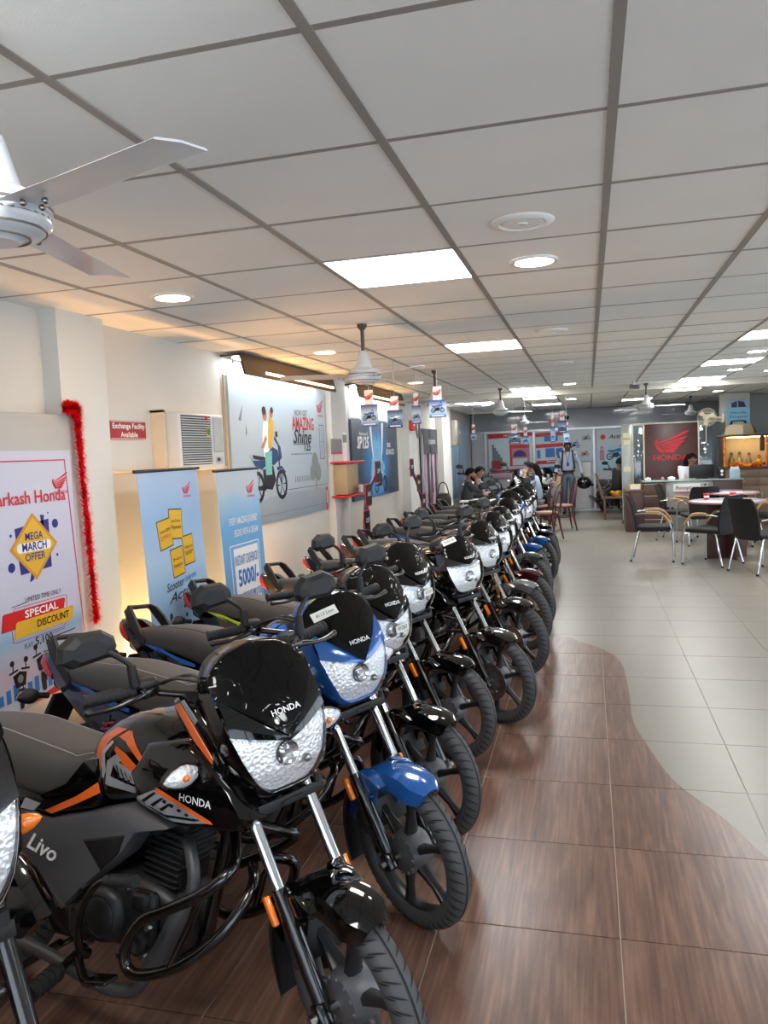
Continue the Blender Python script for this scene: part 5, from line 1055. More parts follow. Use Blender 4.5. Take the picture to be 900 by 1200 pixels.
# sign plates on two zigzag stands
NAVS = mat('stand navy', (.17, .14, .36), .4)
def stand_pts(px, x):
    q = [at(u, v, 0, x) for u, v in px]; return [(x, q[0].y, 0.), (x, q[0].y, q[0].z), (x, q[1].y, q[1].z), (x, q[2].y, q[2].z)], [(p.y, p.z) for p in q]
for (pts, plates), lb in ((stand_pts([(428, 611), (430, 580), (441, 553)], -2.45), 'navy zigzag sign stand with three black plates below the dark poster'), (stand_pts([(495, 588), (489, 566), (481, 548)], -2.5), 'navy zigzag sign stand with three black plates beside the glass door')):
    t = thing('sign_stand', lb, 'sign', (pts[0][0], pts[0][1], 0))
    def put(o): o.parent = t; o.matrix_parent_inverse = pinv(t); return o
    m = MB()
    for a, b in zip(pts, pts[1:]):
        dz = (V(b)-V(a)).normalized()*.06; s = V((0, .055, 0)); prism(m, [(0, 0), (1, 0), (1, 1), (0, 1)], -.012, .012, lambda u, v_, d, a=V(a), b=V(b): a+(b-a)*v_+V((0, .11*(u-.5), 0))+V((d, 0, 0)))
    put(m.obj('post', NAVS)); m = MB(); box(m, (pts[0][0], pts[0][1], .01), (.30, .40, .02), .005); put(m.obj('base', NAVS))
    for k, (y, z) in enumerate(plates):
        F = Frame((pts[0][0]+.02, y, z), (0, 1, 0), (0, 0, 1), t); F.poly(rrect(.25, .26, .02), REDP, .003, .006, 'plate_edge'); F.poly(rrect(.225, .235, .015), BLKP, .006, .003, 'plate'); F.text(('125', 'SHINE', 'SP')[k], 0, .01, .05, WHP, .13, .02, .2, d=.008)
# --- service door with sign, mural and frames further along
t = thing('door_unit', 'grey glass door with dark sign above on the left wall beyond the fire alarm', 'door', (LX, 13.95, 0)); ALU = mat('aluminium', (.70, .71, .72), .3, .9)
m = MB(); box(m, (.02, 0, 1.0), (.03, 1.30, 2.0)); m.obj('door_backing', mat('door dark', (.20, .21, .22), .3), t)
for y in (-.62, -.05, .62):
    m = MB(); box(m, (.05, y, 1.0), (.05, .07, 2.0), .008); m.obj('stile', ALU, t)
m = MB(); box(m, (.05, 0, .10), (.05, 1.3, .2)); m.obj('bottom_rail', ALU, t); m = MB(); tube(m, [(.09, .03, .85), (.09, .03, 1.35)], .014, 8); m.obj('handle', ALU, t)
m = MB(); box(m, (.06, 0, 1.78), (.03, 1.3, .44)); m.obj('sign_panel', mat('dark grey sign', (.28, .29, .31), .4), t)
F = Frame((LX+.077, 13.95, 1.78), (0, 1, 0), (0, 0, 1), t); F.text('Accessories', .12, .0, .11, WHP, .62, .01, .2)
for y in (-.4, .32):
    m = MB(); box(m, (.04, y, .95), (.02, .26, 1.2)); m.obj('leaflet_strip', mat('pinkish leaflet', (.72, .55, .62), .5), t)
t, F = lit_poster(16.2, 18.9, .55, 2.20, [(0, '6f8ca6'), (.4, '8fb0cc'), (1, '9dbdd8')], 'tall pale blue mural with grey reeds on the far left wall', 'mural print')
rr = random.Random(5); F.polys([[(x, -.8), (x+.03, -.8), (x+.03+rr.uniform(-.1, .3), z)] for x, z in [(rr.uniform(-1.3, .3), rr.uniform(-.2, .65)) for _ in range(26)]], mat('reed print', (.32, .38, .45), .5), .002, .001, 'printed_reed')
t = thing('wall_cabinet', 'steel electrical cabinet hung at the start of the blue mural', 'cabinet', (LX+.1, 15.98, 1.95)); m = MB(); box(m, (.08, 0, 0), (.16, .40, .52), .01); m.obj('case', mat('cabinet steel', (.62, .60, .56), .35, .5), t); m = MB(); box(m, (.165, 0, 0), (.012, .34, .46), .004); d_ = m.obj('door', mat('cabinet steel', (.62, .60, .56), .35, .5), t); m = MB(); box(m, (.175, .12, 0), (.02, .02, .06), .004); m.obj('handle', ALU, d_)
# --- hanging cards on strings
CG = [('blue', '9fc0e8', '1d3f8a'), ('dark blue', '46628f', '14203c')]
def dangler(x, y, z, w_, h_, lb, k=0, rz=0.):
    t = thing('hanging_card', lb, 'card', (x, y, z), rz, 'cards hung from the ceiling')
    m = MB(); tube(m, [(0, 0, HC-z), (0, 0, h_/2+.13)], .0022, 5); m.obj('string', mat('white string', (.8, .8, .8), .7), t)
    m = MB(); box(m, (0, 0, h_/2+.065), (w_*.5, .003, .13)); m.obj('header_card', WHP, t)
    m = MB(); box(m, (0, 0, 0), (w_, .003, h_)); m.obj('card', gradmat('card print %d' % k, [(0, CG[k][2]), (.25, CG[k][1]), (.6, 'c9dcf2' if not k else '8aa4c8'), (1, CG[k][2])], 'Z', .35), t)
    c_, s_ = cos(rz), sin(rz)
    for sg in (-1,):
        F = Frame((x+s_*.002, y-c_*.002, z), (c_, s_, 0), (0, 0, 1), t); F.wing(0, h_/2+.07, .06, REDP, word=False); bike_print(F, 0, -h_*.22, w_*.8, WHP if k else SKYP, BLKP); F.poly([(-w_*.35, -h_*.42), (w_*.35, -h_*.42), (w_*.35, -h_*.37), (-w_*.35, -h_*.37)], WHP, .002)
PTS = [((433, 487), 6.9, .165, .20, 0, 'hanging card in front of the dark poster, nearest of the hung cards'), ((463, 491), 7.2, .145, .165, 1, 'dark blue hanging card, second, by the fire alarm'), ((488, 486), 8.0, .10, .19, 0, 'narrow blue hanging card left of the fan'), ((513, 479), 7.4, .17, .165, 0, 'wide blue hanging card under the second fan'),
       ((555, 512), 12., .09, .12, 0, 'small hanging card before the blue mural'), ((603, 514), 11.5, .17, .15, 1, 'hanging card before the red framed poster, wider of the pair'), ((616, 516), 11.8, .10, .13, 0, 'hanging card before the red framed poster, narrower of the pair'), ((648, 509), 9.5, .055, .19, 0, 'thin edge-on hanging card above the aisle'), ((659, 500), 11., .12, .17, 1, 'hanging card above the walking man'), ((664, 512), 12., .08, .18, 0, 'hanging card strip behind the one above the walking man')]
for (u, v), Y, w_, h_, k, lb in PTS:
    dr = fw+R_*((u-450)/916.29)+U_*((600-v)/916.29); p = V((0, 0, CH))+dr*(Y/dr.y); dangler(p.x, p.y, p.z, w_, h_, lb, k, .15 if k else -.1)
# ------------------------------------------------------------------ far end, reception, tables
BRN = mat('dark brown laminate', (.30, .20, .185), .35, vary=.1, vscale=12); BRNL = mat('mid brown laminate', (.40, .28, .22), .4, vary=.1); STL = mat('brushed steel', (.60, .61, .61), .3, .7); GPAN = mat('grey partition panel', (.72, .74, .76), .4)
# far wall partition with posters
t = thing('far_partition', 'aluminium framed partition with posters across the far end of the hall', 'partition', (-.8, FY, 0))
def fbox(nm, x0, x1, z0, z1, mt, y=0., dp=.03):
    m = MB(); box(m, ((x0+x1)/2, FY+y, (z0+z1)/2), (x1-x0, dp, z1-z0)); o = m.obj(nm, mt); o.parent = t; o.matrix_parent_inverse = pinv(t); return o
fbox('lower_panel', -2.8, 1.05, .0, 1.97, GPAN, .03)
for x in (-2.45, -1.275, -.54, .135, .98, 1.9, 2.8): fbox('post', x-.03, x+.03, 0, 1.99, ALU, -.01, .06)
for z in (.02, .80, 1.98): fbox('rail', -2.8, 3.2, z-.025, z+.025, ALU, -.01, .05)
TG = mat('dark glass', (.60, .63, .66), .10, 0, .6); fbox('transom_glass', -2.8, 3.6, 2.0, 2.46, TG, -.0, .02); fbox('door_leaf', -.40, .05, .06, 1.16, WHP, -.012, .03); fbox('door_leaf', .20, .92, .06, .95, GPAN, -.012, .03)
def fposter(x0, x1, z0, z1, stops, lb, nm):
    p = thing('far_poster', lb, 'poster', ((x0+x1)/2, FY-.03, z0)); m = MB(); box(m, ((x0+x1)/2, FY-.03, (z0+z1)/2), (x1-x0, .012, z1-z0)); o = m.obj('printed_sheet', gradmat(nm, stops, 'Z', .35)); o.parent = p; o.matrix_parent_inverse = pinv(p)
    return Frame(((x0+x1)/2, FY-.0375, (z0+z1)/2), (1, 0, 0), (0, 0, 1), p)
F = fposter(-2.38, -1.31, .82, 1.95, [(0, 'b83038'), (.1, '9fb4c2'), (.4, 'c2d6de'), (1, 'cfe0e6')], 'red framed poster with an arched shop front on the far wall', 'shop front print')
F.poly([(-.535, .565), (.535, .565), (.535, .47), (-.535, .44)], REDP); F.text('Honda', -.05, .51, .06, WHP, .2); F.polys([[(-.02, .25), (.46, .25), (.46, -.25), (-.02, -.25)]], mat('pink print', (.78, .45, .52), .4)); F.poly([(-.02, .29), (.46, .29), (.46, .19), (-.02, .19)], REDP, .0025); F.poly([(-.02, .2), (.03, .2), (.03, -.25), (-.02, -.25)], REDP, .0025)
F.poly([(.22+.16*cos(pi*k/12), -.02+.16*sin(pi*k/12)) for k in range(13)], NAVYP, .003); F.poly([(.05, -.06), (.40, -.06), (.40, -.22), (.05, -.22)], mat('pale shop print', (.75, .84, .86), .4), .003); F.polys([[(-.45+.05*k, .3-.08*k), (-.40+.05*k, .3-.08*k), (-.40+.05*k, -.3), (-.45+.05*k, -.3)] for k in range(5)], GRP_, .002, .001, 'printed_building'); F.poly([(-.47, -.1), (-.25, -.1), (-.25, -.32), (-.47, -.32)], MRN, .0025); F.poly([(-.5, -.34), (.5, -.30), (.5, -.38), (-.5, -.42)], REDP, .003)
F = fposter(-1.24, -.57, .82, 1.94, [(0, 'c9d6dc'), (1, 'bcd3dd')], 'poster with three red bands and blue shop pictures on the far wall', 'three band print')
for z in (.53, .26, -.14, -.5): F.poly([(-.33, z), (.33, z+.02), (.33, z-.07), (-.33, z-.09)], REDP)
F.polys([[(-.1, .16), (.12, .16), (.12, -.06), (-.1, -.06)], [(-.30, .12), (-.22, .12), (-.22, -.08), (-.30, -.08)], [(.15, .15), (.31, .16), (.31, .0), (.15, -.02)], [(-.12, .46), (.2, .47), (.2, .33), (-.12, .32)]], SKYP, .002, .001, 'printed_window'); F.text('Service', .05, -.16, .05, WHP, .25); F.poly([(.02+.2*cos(pi*k/10), -.42+.14*sin(pi*k/10)) for k in range(11)], SKYP, .002)
F = fposter(-.50, .10, 1.20, 1.94, [(0, 'b7bfc6'), (1, 'c5ccd2')], 'poster with small scooter pictures above the walking man', 'scooter collage print')
bike_print(F, -.12, -.05, .26, SKYP, BLKP); bike_print(F, .16, .12, .2, GRP_, BLKP); bike_print(F, .12, -.26, .2, REDP, BLKP)
F = fposter(.19, .94, .97, 1.93, [(0, '9cc4d6'), (.5, 'a9cfe0'), (.64, 'c5ced4'), (1, 'c5ced4')], 'poster with a blue scooter right of the walking man', 'scooter print')
F.poly(circ(.06, 14, -.22, .3), REDP); F.text('Activa', .1, .3, .09, BLKP, .4, .02, .4); bike_print(F, .08, -.25, .48, SKYP, DKB); F.polys([circ(.04, 10, -.25, .05), [(-.3, .0), (-.2, .0), (-.19, -.25), (-.3, -.25)]], mat('pink print', (.78, .45, .52), .4), .002, .001, 'printed_figure')
t = thing('cctv_camera', 'black dome camera on the far partition glass', 'camera', tuple(at(664, 489, 1, FY-.05))); m = MB(); ball(m, (0, 0, 0), .06, 12, 8); m.obj('dome', BLKP, t); m = MB(); box(m, (0, .03, .05), (.08, .05, .03), .01); m.obj('bracket', WHP, t)
p = at(743, 456, 1, 11.7); t = thing('ceiling_camera', 'small bullet camera under the ceiling before the beam', 'camera', (p.x, p.y, HC)); m = MB(); tube(m, [(0, 0, 0), (0, 0, -.06)], .02, 8); m.obj('mount', WHP, t); m = MB(); tube(m, [(-.05, .02, -.07), (.07, -.04, -.09)], .032, 10); m.obj('camera_body', mat('notice grey', (.48, .48, .49), .5), t)
# reception back partition
t = thing('logo_partition', 'brown logo wall between glass panels behind the reception desk', 'partition', (1.6, 16.25, 0))
def pb_(nm, x0, x1, z0, z1, mt, y=16.25, dp=.05):
    m = MB(); box(m, ((x0+x1)/2, y, (z0+z1)/2), (x1-x0, dp, z1-z0), .004); o = m.obj(nm, mt); o.parent = t; o.matrix_parent_inverse = pinv(t); return o
GL = glass('partition glass', (.72, .78, .80), 1.5, .05, .08)
pb_('logo_panel', 1.07, 2.06, .0, 1.94, mat('brown logo panel', (.335, .205, .20), .35)); pb_('glass_panel', .84, 1.05, .04, 1.92, GL, dp=.012); pb_('glass_panel', 2.08, 2.56, .04, 1.92, GL, dp=.012); pb_('frosted_back', .86, 1.05, .04, 1.92, mat('frosted grey', (.74, .77, .79), .4), 16.40, .02); pb_('frosted_back', 2.08, 2.56, .04, 1.92, mat('frosted grey', (.74, .77, .79), .4), 16.40, .02)
for x in (1.06, 2.07, 2.57, .85): pb_('post', x-.015, x+.015, 0, 1.95, mat('pale frame', (.82, .80, .74), .3, .2), dp=.07)
pb_('top_rail', .84, 2.58, 1.935, 1.96, mat('pale frame', (.82, .80, .74), .3, .2), dp=.08)
F = Frame((1.565, 16.222, 1.0), (1, 0, 0), (0, 0, 1), t); F.wing(.0, .55, .42, mat('logo red', (.86, .15, .17), .35), .012, False); F.text('HONDA', -.02, .27, .11, mat('logo red', (.86, .15, .17), .35), .64, .02, d=.010)
t = thing('glazed_column', 'pale steel column with taped notices left of the brown logo wall', 'column', (.735, 16.2, 0)); m = MB(); box(m, (0, 0, .98), (.20, .16, 1.94), .006); m.obj('shaft', mat('column grey', (.66, .68, .66), .25, .2), t); m = MB(); box(m, (0, 0, .04), (.24, .20, .08), .004); m.obj('plinth', BRNL, t)
for z in (1.74, 1.60, 1.08):
    m = MB(); box(m, (.0, -.083, z), (.13, .004, .10)); m.obj('notice', mat('cream notice', (.86, .84, .68), .5), t)
# reception desk
t = thing('reception_desk', 'brown and steel reception counter in front of the logo wall', 'desk', (1.6, 14.9, 0))
def db(nm, x0, x1, y0, y1, z0, z1, mt, b=.006, par=None):
    m = MB(); box(m, ((x0+x1)/2, (y0+y1)/2, (z0+z1)/2), (x1-x0, y1-y0, z1-z0), b); o = m.obj(nm, mt); o.parent = par or t; o.matrix_parent_inverse = pinv(par or t); return o
db('side_unit', .63, .93, 14.6, 15.5, 0, .72, BRN); db('side_top', .61, .95, 14.58, 15.5, .72, .75, BRNL)
db('drawer_unit', .93, 1.31, 14.62, 15.2, 0, .88, BRN)
for k in range(4): o = db('drawer', .945, 1.295, 14.605, 14.62, .03+.21*k, .22+.21*k, BRNL if k % 2 else BRN, .004); db('drawer_trim', .945, 1.295, 14.600, 14.606, .215+.21*k, .225+.21*k, ALU, .001, o)
db('steel_front', 1.31, 2.10, 14.64, 14.72, 0, .88, STL); db('right_unit', 2.10, 2.56, 14.62, 15.2, 0, .88, BRN); db('trim_strip', 2.10, 2.56, 14.612, 14.62, .70, .715, ALU, .001); db('counter_top', .92, 2.58, 14.58, 15.2, .88, .905, mat('greenish glass top', (.58, .66, .62), .1, 0, .5))
for k in range(3):
    for j in range(3): db('steel_knob', 1.88+.07*k, 1.91+.07*k, 14.625, 14.645, .64+.08*j, .67+.08*j, BLKP if (k+j) % 2 else STL)
for k in range(2):
    for j in range(2): db('vent_square', 1.33+.07*k, 1.37+.07*k, 14.63, 14.645, .30+.09*j, .34+.09*j, BLKP)
t = thing('reception_sign', 'white sign reading Reception on the front of the counter', 'sign', (1.66, 14.60, .76)); m = MB(); box(m, (0, 0, 0), (.45, .012, .16), .003); m.obj('plate', WHP, t); m = MB(); box(m, (0, -.007, -.068), (.45, .004, .02)); m.obj('red_edge', REDP, t); F = Frame((1.66, 14.593, .77), (1, 0, 0), (0, 0, 1), t); F.text('Reception', 0, 0, .065, BLKP, .36, .006)
p = at(822, 556, 1, 14.95); t = thing('computer_monitor', 'black computer monitor on the reception counter', 'monitor', (p.x, p.y, .905)); m = MB(); box(m, (0, 0, .13), (.42, .03, .24), .008); m.obj('screen_case', BLKP, t); m = MB(); box(m, (0, .02, .02), (.05, .03, .10)); box(m, (0, .02, .005), (.18, .12, .01), .004); m.obj('foot', BLKP, t)
p = at(846, 560, 1, 14.75); t = thing('picture_stand', 'black and white picture stand right of the monitor', 'stand', (p.x, p.y, .905)); m = MB(); box(m, (0, 0, .10), (.11, .03, .20), .006); m.obj('frame', BLKP, t); m = MB(); ball(m, (.0, -.015, .13), .025, 8, 6, (1, .2, 1)); ball(m, (.0, -.015, .07), .022, 8, 6, (1, .2, 1)); m.obj('picture', WHP, t)
p = at(861, 562, 1, 14.75); t = thing('leaflet_box', 'pale blue leaflet box at the right end of the counter', 'box', (p.x, p.y, .905)); m = MB(); box(m, (0, 0, .08), (.16, .08, .16), .004); m.obj('case', mat('pale blue card', (.68, .78, .84), .5), t); m = MB(); box(m, (0, -.01, .17), (.13, .04, .06)); m.obj('leaflet', WHP, t)
for nm_, x, y, c, lb, w_ in (('tissue_box', 1.02, 14.7, WHP, 'small white tissue box on the left end of the counter', .10), ('trinket', 1.27, 14.72, mat('pinkish leaflet', (.72, .55, .62), .5), 'pink trinket on the counter', .05), ('low_tray', 1.42, 14.75, WHP, 'low white tray on the counter', .12)):
    t = thing(nm_, lb, {'tissue_box': 'box', 'trinket': 'ornament', 'low_tray': 'tray'}[nm_], (x, y, .905)); m = MB(); box(m, (0, 0, .025), (w_, .06, .05), .008); m.obj('case', c, t); m = MB(); box(m, (0, 0, .055), (w_*.5, .03, .015), .004); m.obj('lid', c, t)
t = thing('paper_tray', 'white document tray with yellow frame on the low side unit', 'tray', (.80, 14.75, .75)); m = MB(); box(m, (0, 0, .05), (.20, .14, .10), .006); m.obj('tray', YELP, t); m = MB(); box(m, (0, -.072, .05), (.17, .006, .075)); m.obj('paper', WHP, t)
# shrine cabinet
t = thing('shrine_cabinet', 'wooden cabinet with a lit shrine alcove at the right frame edge', 'shrine', (2.95, 15.75, 0)); SH = mat('shrine wood', (.50, .41, .34), .45, vary=.12, vscale=10); SHD = mat('shrine dark wood', (.33, .25, .20), .45)
db('base', 2.40, 3.60, 15.5, 16.1, 0, 1.03, SH)
for k, x in enumerate((2.42, 3.01)):
    o = db('drawer', x, x+.57, 15.485, 15.5, .88, 1.01, SH, .004); db('handle', x+.22, x+.34, 15.47, 15.485, .94, .955, STL, .002, o); o = db('drawer', x, x+.57, 15.485, 15.5, .73, .86, SH, .004); db('handle', x+.22, x+.34, 15.47, 15.485, .79, .805, STL, .002, o)
    o = db('door', x, x+.57, 15.485, 15.5, .05, .71, SH, .004); db('handle', x+(.50 if k == 0 else .03), x+(.52 if k == 0 else .05), 15.46, 15.485, .45, .60, STL, .004, o)
db('counter', 2.38, 3.62, 15.47, 16.1, 1.03, 1.055, SHD); db('side_panel', 2.40, 2.43, 15.5, 16.1, 1.055, 1.62, SHD); db('side_panel', 3.57, 3.60, 15.5, 16.1, 1.055, 1.62, SHD); db('roof', 2.36, 3.64, 15.45, 16.1, 1.62, 1.66, SHD); db('back_panel', 2.43, 3.57, 16.07, 16.1, 1.055, 1.62, mat('shrine cream', (.88, .80, .66), .5)); db('carved_bracket', 3.02, 3.10, 15.52, 15.56, 1.35, 1.62, SHD, .02)
db('lamp_strip', 2.5, 3.3, 15.75, 15.80, 1.600, 1.618, emat('shrine lamp', 'ffd48a', 14.))
ORG = mat('marigold orange', (.93, .52, .07), .6); rg = random.Random(9)
for pts, lb, cnt in (([(2.415, 15.46, 1.60), (2.415, 15.455, 1.35), (2.415, 15.46, 1.07)], 'marigold garland down the left side of the shrine', 20), ([(3.12, 15.46, 1.60), (3.125, 15.455, 1.35), (3.12, 15.46, 1.15)], 'marigold garland at the right frame edge of the shrine', 18), ([(2.62, 15.5, 1.17), (2.72, 15.48, 1.11), (2.82, 15.48, 1.09), (2.95, 15.5, 1.15)], 'marigold garland draped before the shrine figures', 14)):
    t = thing('marigold_garland', lb, 'garland', pts[0])
    cp = crom(pts, 12)
    for k in range(cnt):
        q = cp[int(k*(len(cp)-1)/(cnt-1))]; m = MB(); ball(m, (0, 0, 0), .024, 7, 5); 
        o = link('marigold', m.mesh('marigold'), ORG); o.location = q; o.parent = t; o.matrix_parent_inverse = pinv(t)
for k, (x, z, s, c, c2, lb) in enumerate(((2.56, 1.055, .28, (.72, .62, .35), (.45, .55, .35), 'small gold and green deity figure, leftmost in the shrine'), (2.70, 1.055, .29, (.75, .65, .40), (.40, .50, .30), 'small gold deity figure, second from left in the shrine'), (2.86, 1.055, .27, (.66, .58, .40), (.5, .35, .3), 'small brass deity figure, third from left in the shrine'), (3.03, 1.055, .22, (.92, .75, .15), (.78, .12, .1), 'yellow and red seated figure, right in the shrine'))):
    t = thing('shrine_figure', lb, 'figurine', (x, 15.66, z)); m = MB(); lathe(m, [(0, 0), (.065, 0), (.06, .02), (.045, s*.3), (.055, s*.5), (.03, s*.66), (.018, s*.7), (0, s*.7)], (0, 0, 0), 'z', 14); m.obj('robe', mat('figure robe %d' % k, c, .4, .3), t); m = MB(); ball(m, (0, 0, s*.78), .032, 10, 7); m.obj('head', mat('figure face', (.80, .62, .45), .5), t); m = MB(); lathe(m, [(.034, s*.84), (.028, s*.92), (.012, s*1.0), (0, s*1.04)], (0, 0, 0), 'z', 12); m.obj('crown', mat('figure crown %d' % k, c2, .4, .3), t)
t = thing('flower_heap', 'heap of red and orange flowers at the foot of the shrine figures', 'flowers', (2.8, 15.58, 1.055)); m1, m2 = MB(), MB()
for k in range(60): ball(m1 if k % 2 else m2, (rg.uniform(-.30, .45), rg.uniform(-.06, .04), .02+rg.uniform(0, .06)), .022, 6, 4)
m1.obj('red_flower', REDP, t)['kind'] = 'stuff'; m2.obj('orange_flower', ORG, t)['kind'] = 'stuff'
t = thing('stone_pedestal', 'stepped beige stone dome on top of the shrine cabinet', 'pedestal', (2.73, 15.72, 1.66)); m = MB(); lathe(m, [(0, 0), (.28, 0), (.27, .06), (.22, .17), (.12, .20), (0, .20)], (0, 0, 0), 'z', 8); m.obj('dome', mat('beige stone', (.62, .56, .47), .6), t, 20); m = MB(); box(m, (0, 0, .005), (.56, .5, .01)); m.obj('slab', mat('beige stone', (.62, .56, .47), .6), t)
p0, p1 = at(851, 468, 1, 16.25), at(879, 512, 1, 16.25); t = thing('blue_wall_poster', 'light blue poster high above the shrine', 'poster', ((p0.x+p1.x)/2, 16.25, 1.7)); m = MB(); box(m, ((p0.x+p1.x)/2, 16.25, 2.0), (p1.x-p0.x, .03, .66)); o = m.obj('printed_panel', gradmat('sky poster print', [(0, '6fb2dc'), (.75, '86bfe0'), (.78, '9fb4c8'), (1, '9fb4c8')], 'Z')); o.parent = t; o.matrix_parent_inverse = pinv(t)
F = Frame(((p0.x+p1.x)/2, 16.233, 2.0), (1, 0, 0), (0, 0, 1), t); F.polys([[(-.12, .18), (-.02, .18), (-.02, .30), (-.12, .26)], [(0, .18), (.14, .18), (.10, .28), (0, .30)]], DKB); F.text('Honda', 0, .08, .045, BLKP, .26); F.text('Dream', 0, .0, .045, BLKP, .3); F.poly(rrect(.30, .11, .05, 4, 0, -.12), DKB); F.text('OFFER', 0, -.12, .05, WHP, .2, .01, d=.004)
t = thing('column_right', 'plain white column behind the blue poster', 'column', (2.75, 16.45, 0)); m = MB(); box(m, (0, 0, 1.23), (.5, .3, 2.46)); m.obj('shaft', WHITE, t); m = MB(); box(m, (0, 0, .05), (.52, .32, .1)); m.obj('plinth', BRNL, t)
m = MB(); box(m, (3.6, 17.2, 1.23), (1.6, .1, 2.46)); m.obj('wall_back', mat('back wall grey', (.66, .68, .69), .6))['kind'] = 'structure'
p = at(828, 489, 1, 15.95); t = thing('wall_fan', 'beige wall fan with pull cord right of the logo wall', 'fan', tuple(p)); CRM = mat('cream plastic', (.82, .79, .70), .4)
m = MB(); lathe(m, [(.0, -.02), (.05, -.02), (.06, .05), (.05, .14), (0, .15)], (0, 0, 0), 'y', 16); m.obj('motor', CRM, t); m = MB(); tube(m, [(.05, .1, 0), (.16, .12, -.01), (.28, .12, -.02)], .022, 8); box(m, (.30, .12, -.03), (.05, .10, .16), .01); m.obj('arm', CRM, t)
m = MB()
for k in range(3):
    a = k*2.094+.4; m.add([(.03*cos(a-.5), -.03, .03*sin(a-.5)), (.15*cos(a-.35), -.04, .15*sin(a-.35)), (.155*cos(a+.3), -.02, .155*sin(a+.3)), (.03*cos(a+.5), -.02, .03*sin(a+.5)), (.03*cos(a-.5), -.027, .03*sin(a-.5)), (.15*cos(a-.35), -.037, .15*sin(a-.35)), (.155*cos(a+.3), -.017, .155*sin(a+.3)), (.03*cos(a+.5), -.017, .03*sin(a+.5))], [(0, 1, 2, 3), (4, 7, 6, 5), (0, 4, 5, 1), (1, 5, 6, 2), (2, 6, 7, 3), (3, 7, 4, 0)])
m.obj('blades', CRM, t); m = MB()
for r in (.06, .11, .155, .17): lathe(m, [(r-.002, -.06), (r+.002, -.06), (r+.002, -.055), (r-.002, -.055)], (0, 0, 0), 'y', 24, True)
for k in range(20): a = k*pi/10; tube(m, [(.04*cos(a), -.062, .04*sin(a)), (.165*cos(a), -.058, .165*sin(a)), (.17*cos(a), 0, .17*sin(a)), (.07*cos(a), .03, .07*sin(a))], .002, 4)
m.obj('guard', CRM, t); m = MB(); tube(m, [(.0, .06, -.06), (.0, .06, -.50)], .010, 5); m.obj('pull_cord', CRM, t)
# ---- tables
def round_table(x, y, z, r, lb):
    t = thing('round_table', lb, 'table', (x, y, 0)); m = MB(); lathe(m, [(0, z-.025), (r-.01, z-.025), (r, z-.018), (r, z-.006), (r-.006, z), (0, z)], (0, 0, 0), 'z', 40); m.obj('tabletop', mat('pale blue white laminate', (.76, .80, .84), .18), t)
    m = MB(); lathe(m, [(r-.004, z-.026), (r+.004, z-.022), (r+.004, z-.004), (r-.002, z+.001)], (0, 0, 0), 'z', 40); m.obj('edge_band', mat('reddish edge band', (.72, .50, .48), .4), t)
    for a in (.3, 1.87): m = MB(); box(m, (0, 0, (z-.03)/2), (r*1.15, .035, z-.03), .004, M.Rotation(a, 3, 'Z')); m.obj('base_panel', BRN, t)
p1 = at(851, 586, 2, .78); round_table(p1.x, p1.y, .78, .47, 'round pale table with dark cross base among the black chairs'); p2 = at(861, 577, 2, .80); round_table(p2.x, p2.y+.1, .80, .36, 'second pale table, behind the front round table')
for (u, v), z, lb in (((828, 585.5), .78, 'red paper cup, left one on the front round table'), ((859, 584.5), .78, 'red paper cup, right one on the front round table'), ((826, 577), .80, 'red paper cup on the table behind')):
    p = at(u, v, 2, z); t = thing('paper_cup', lb, 'cup', (p.x, p.y, z)); m = MB(); lathe(m, [(0, 0), (.030, 0), (.040, .085), (.043, .088), (.038, .085), (.028, .01), (0, .01)], (0, 0, 0), 'z', 16); m.obj('cup_wall', mat('red cup', (.80, .14, .20), .4), t); m = MB(); lathe(m, [(.0335, .03), (.0375, .055), (.0365, .055), (.033, .03)], (0, 0, 0), 'z', 16); m.obj('white_band', WHP, t)
t = thing('paper_sheet', 'white papers on the table behind', 'paper', (p2.x-.02, p2.y+.12, .80)); m = MB(); box(m, (0, 0, .004), (.26, .18, .008)); m.obj('sheet', WHP, t); m = MB(); box(m, (.02, .01, .010), (.20, .14, .004), 0, M.Rotation(.3, 3, 'Z')); m.obj('top_sheet', mat('pinkish leaflet', (.72, .55, .62), .5), t)
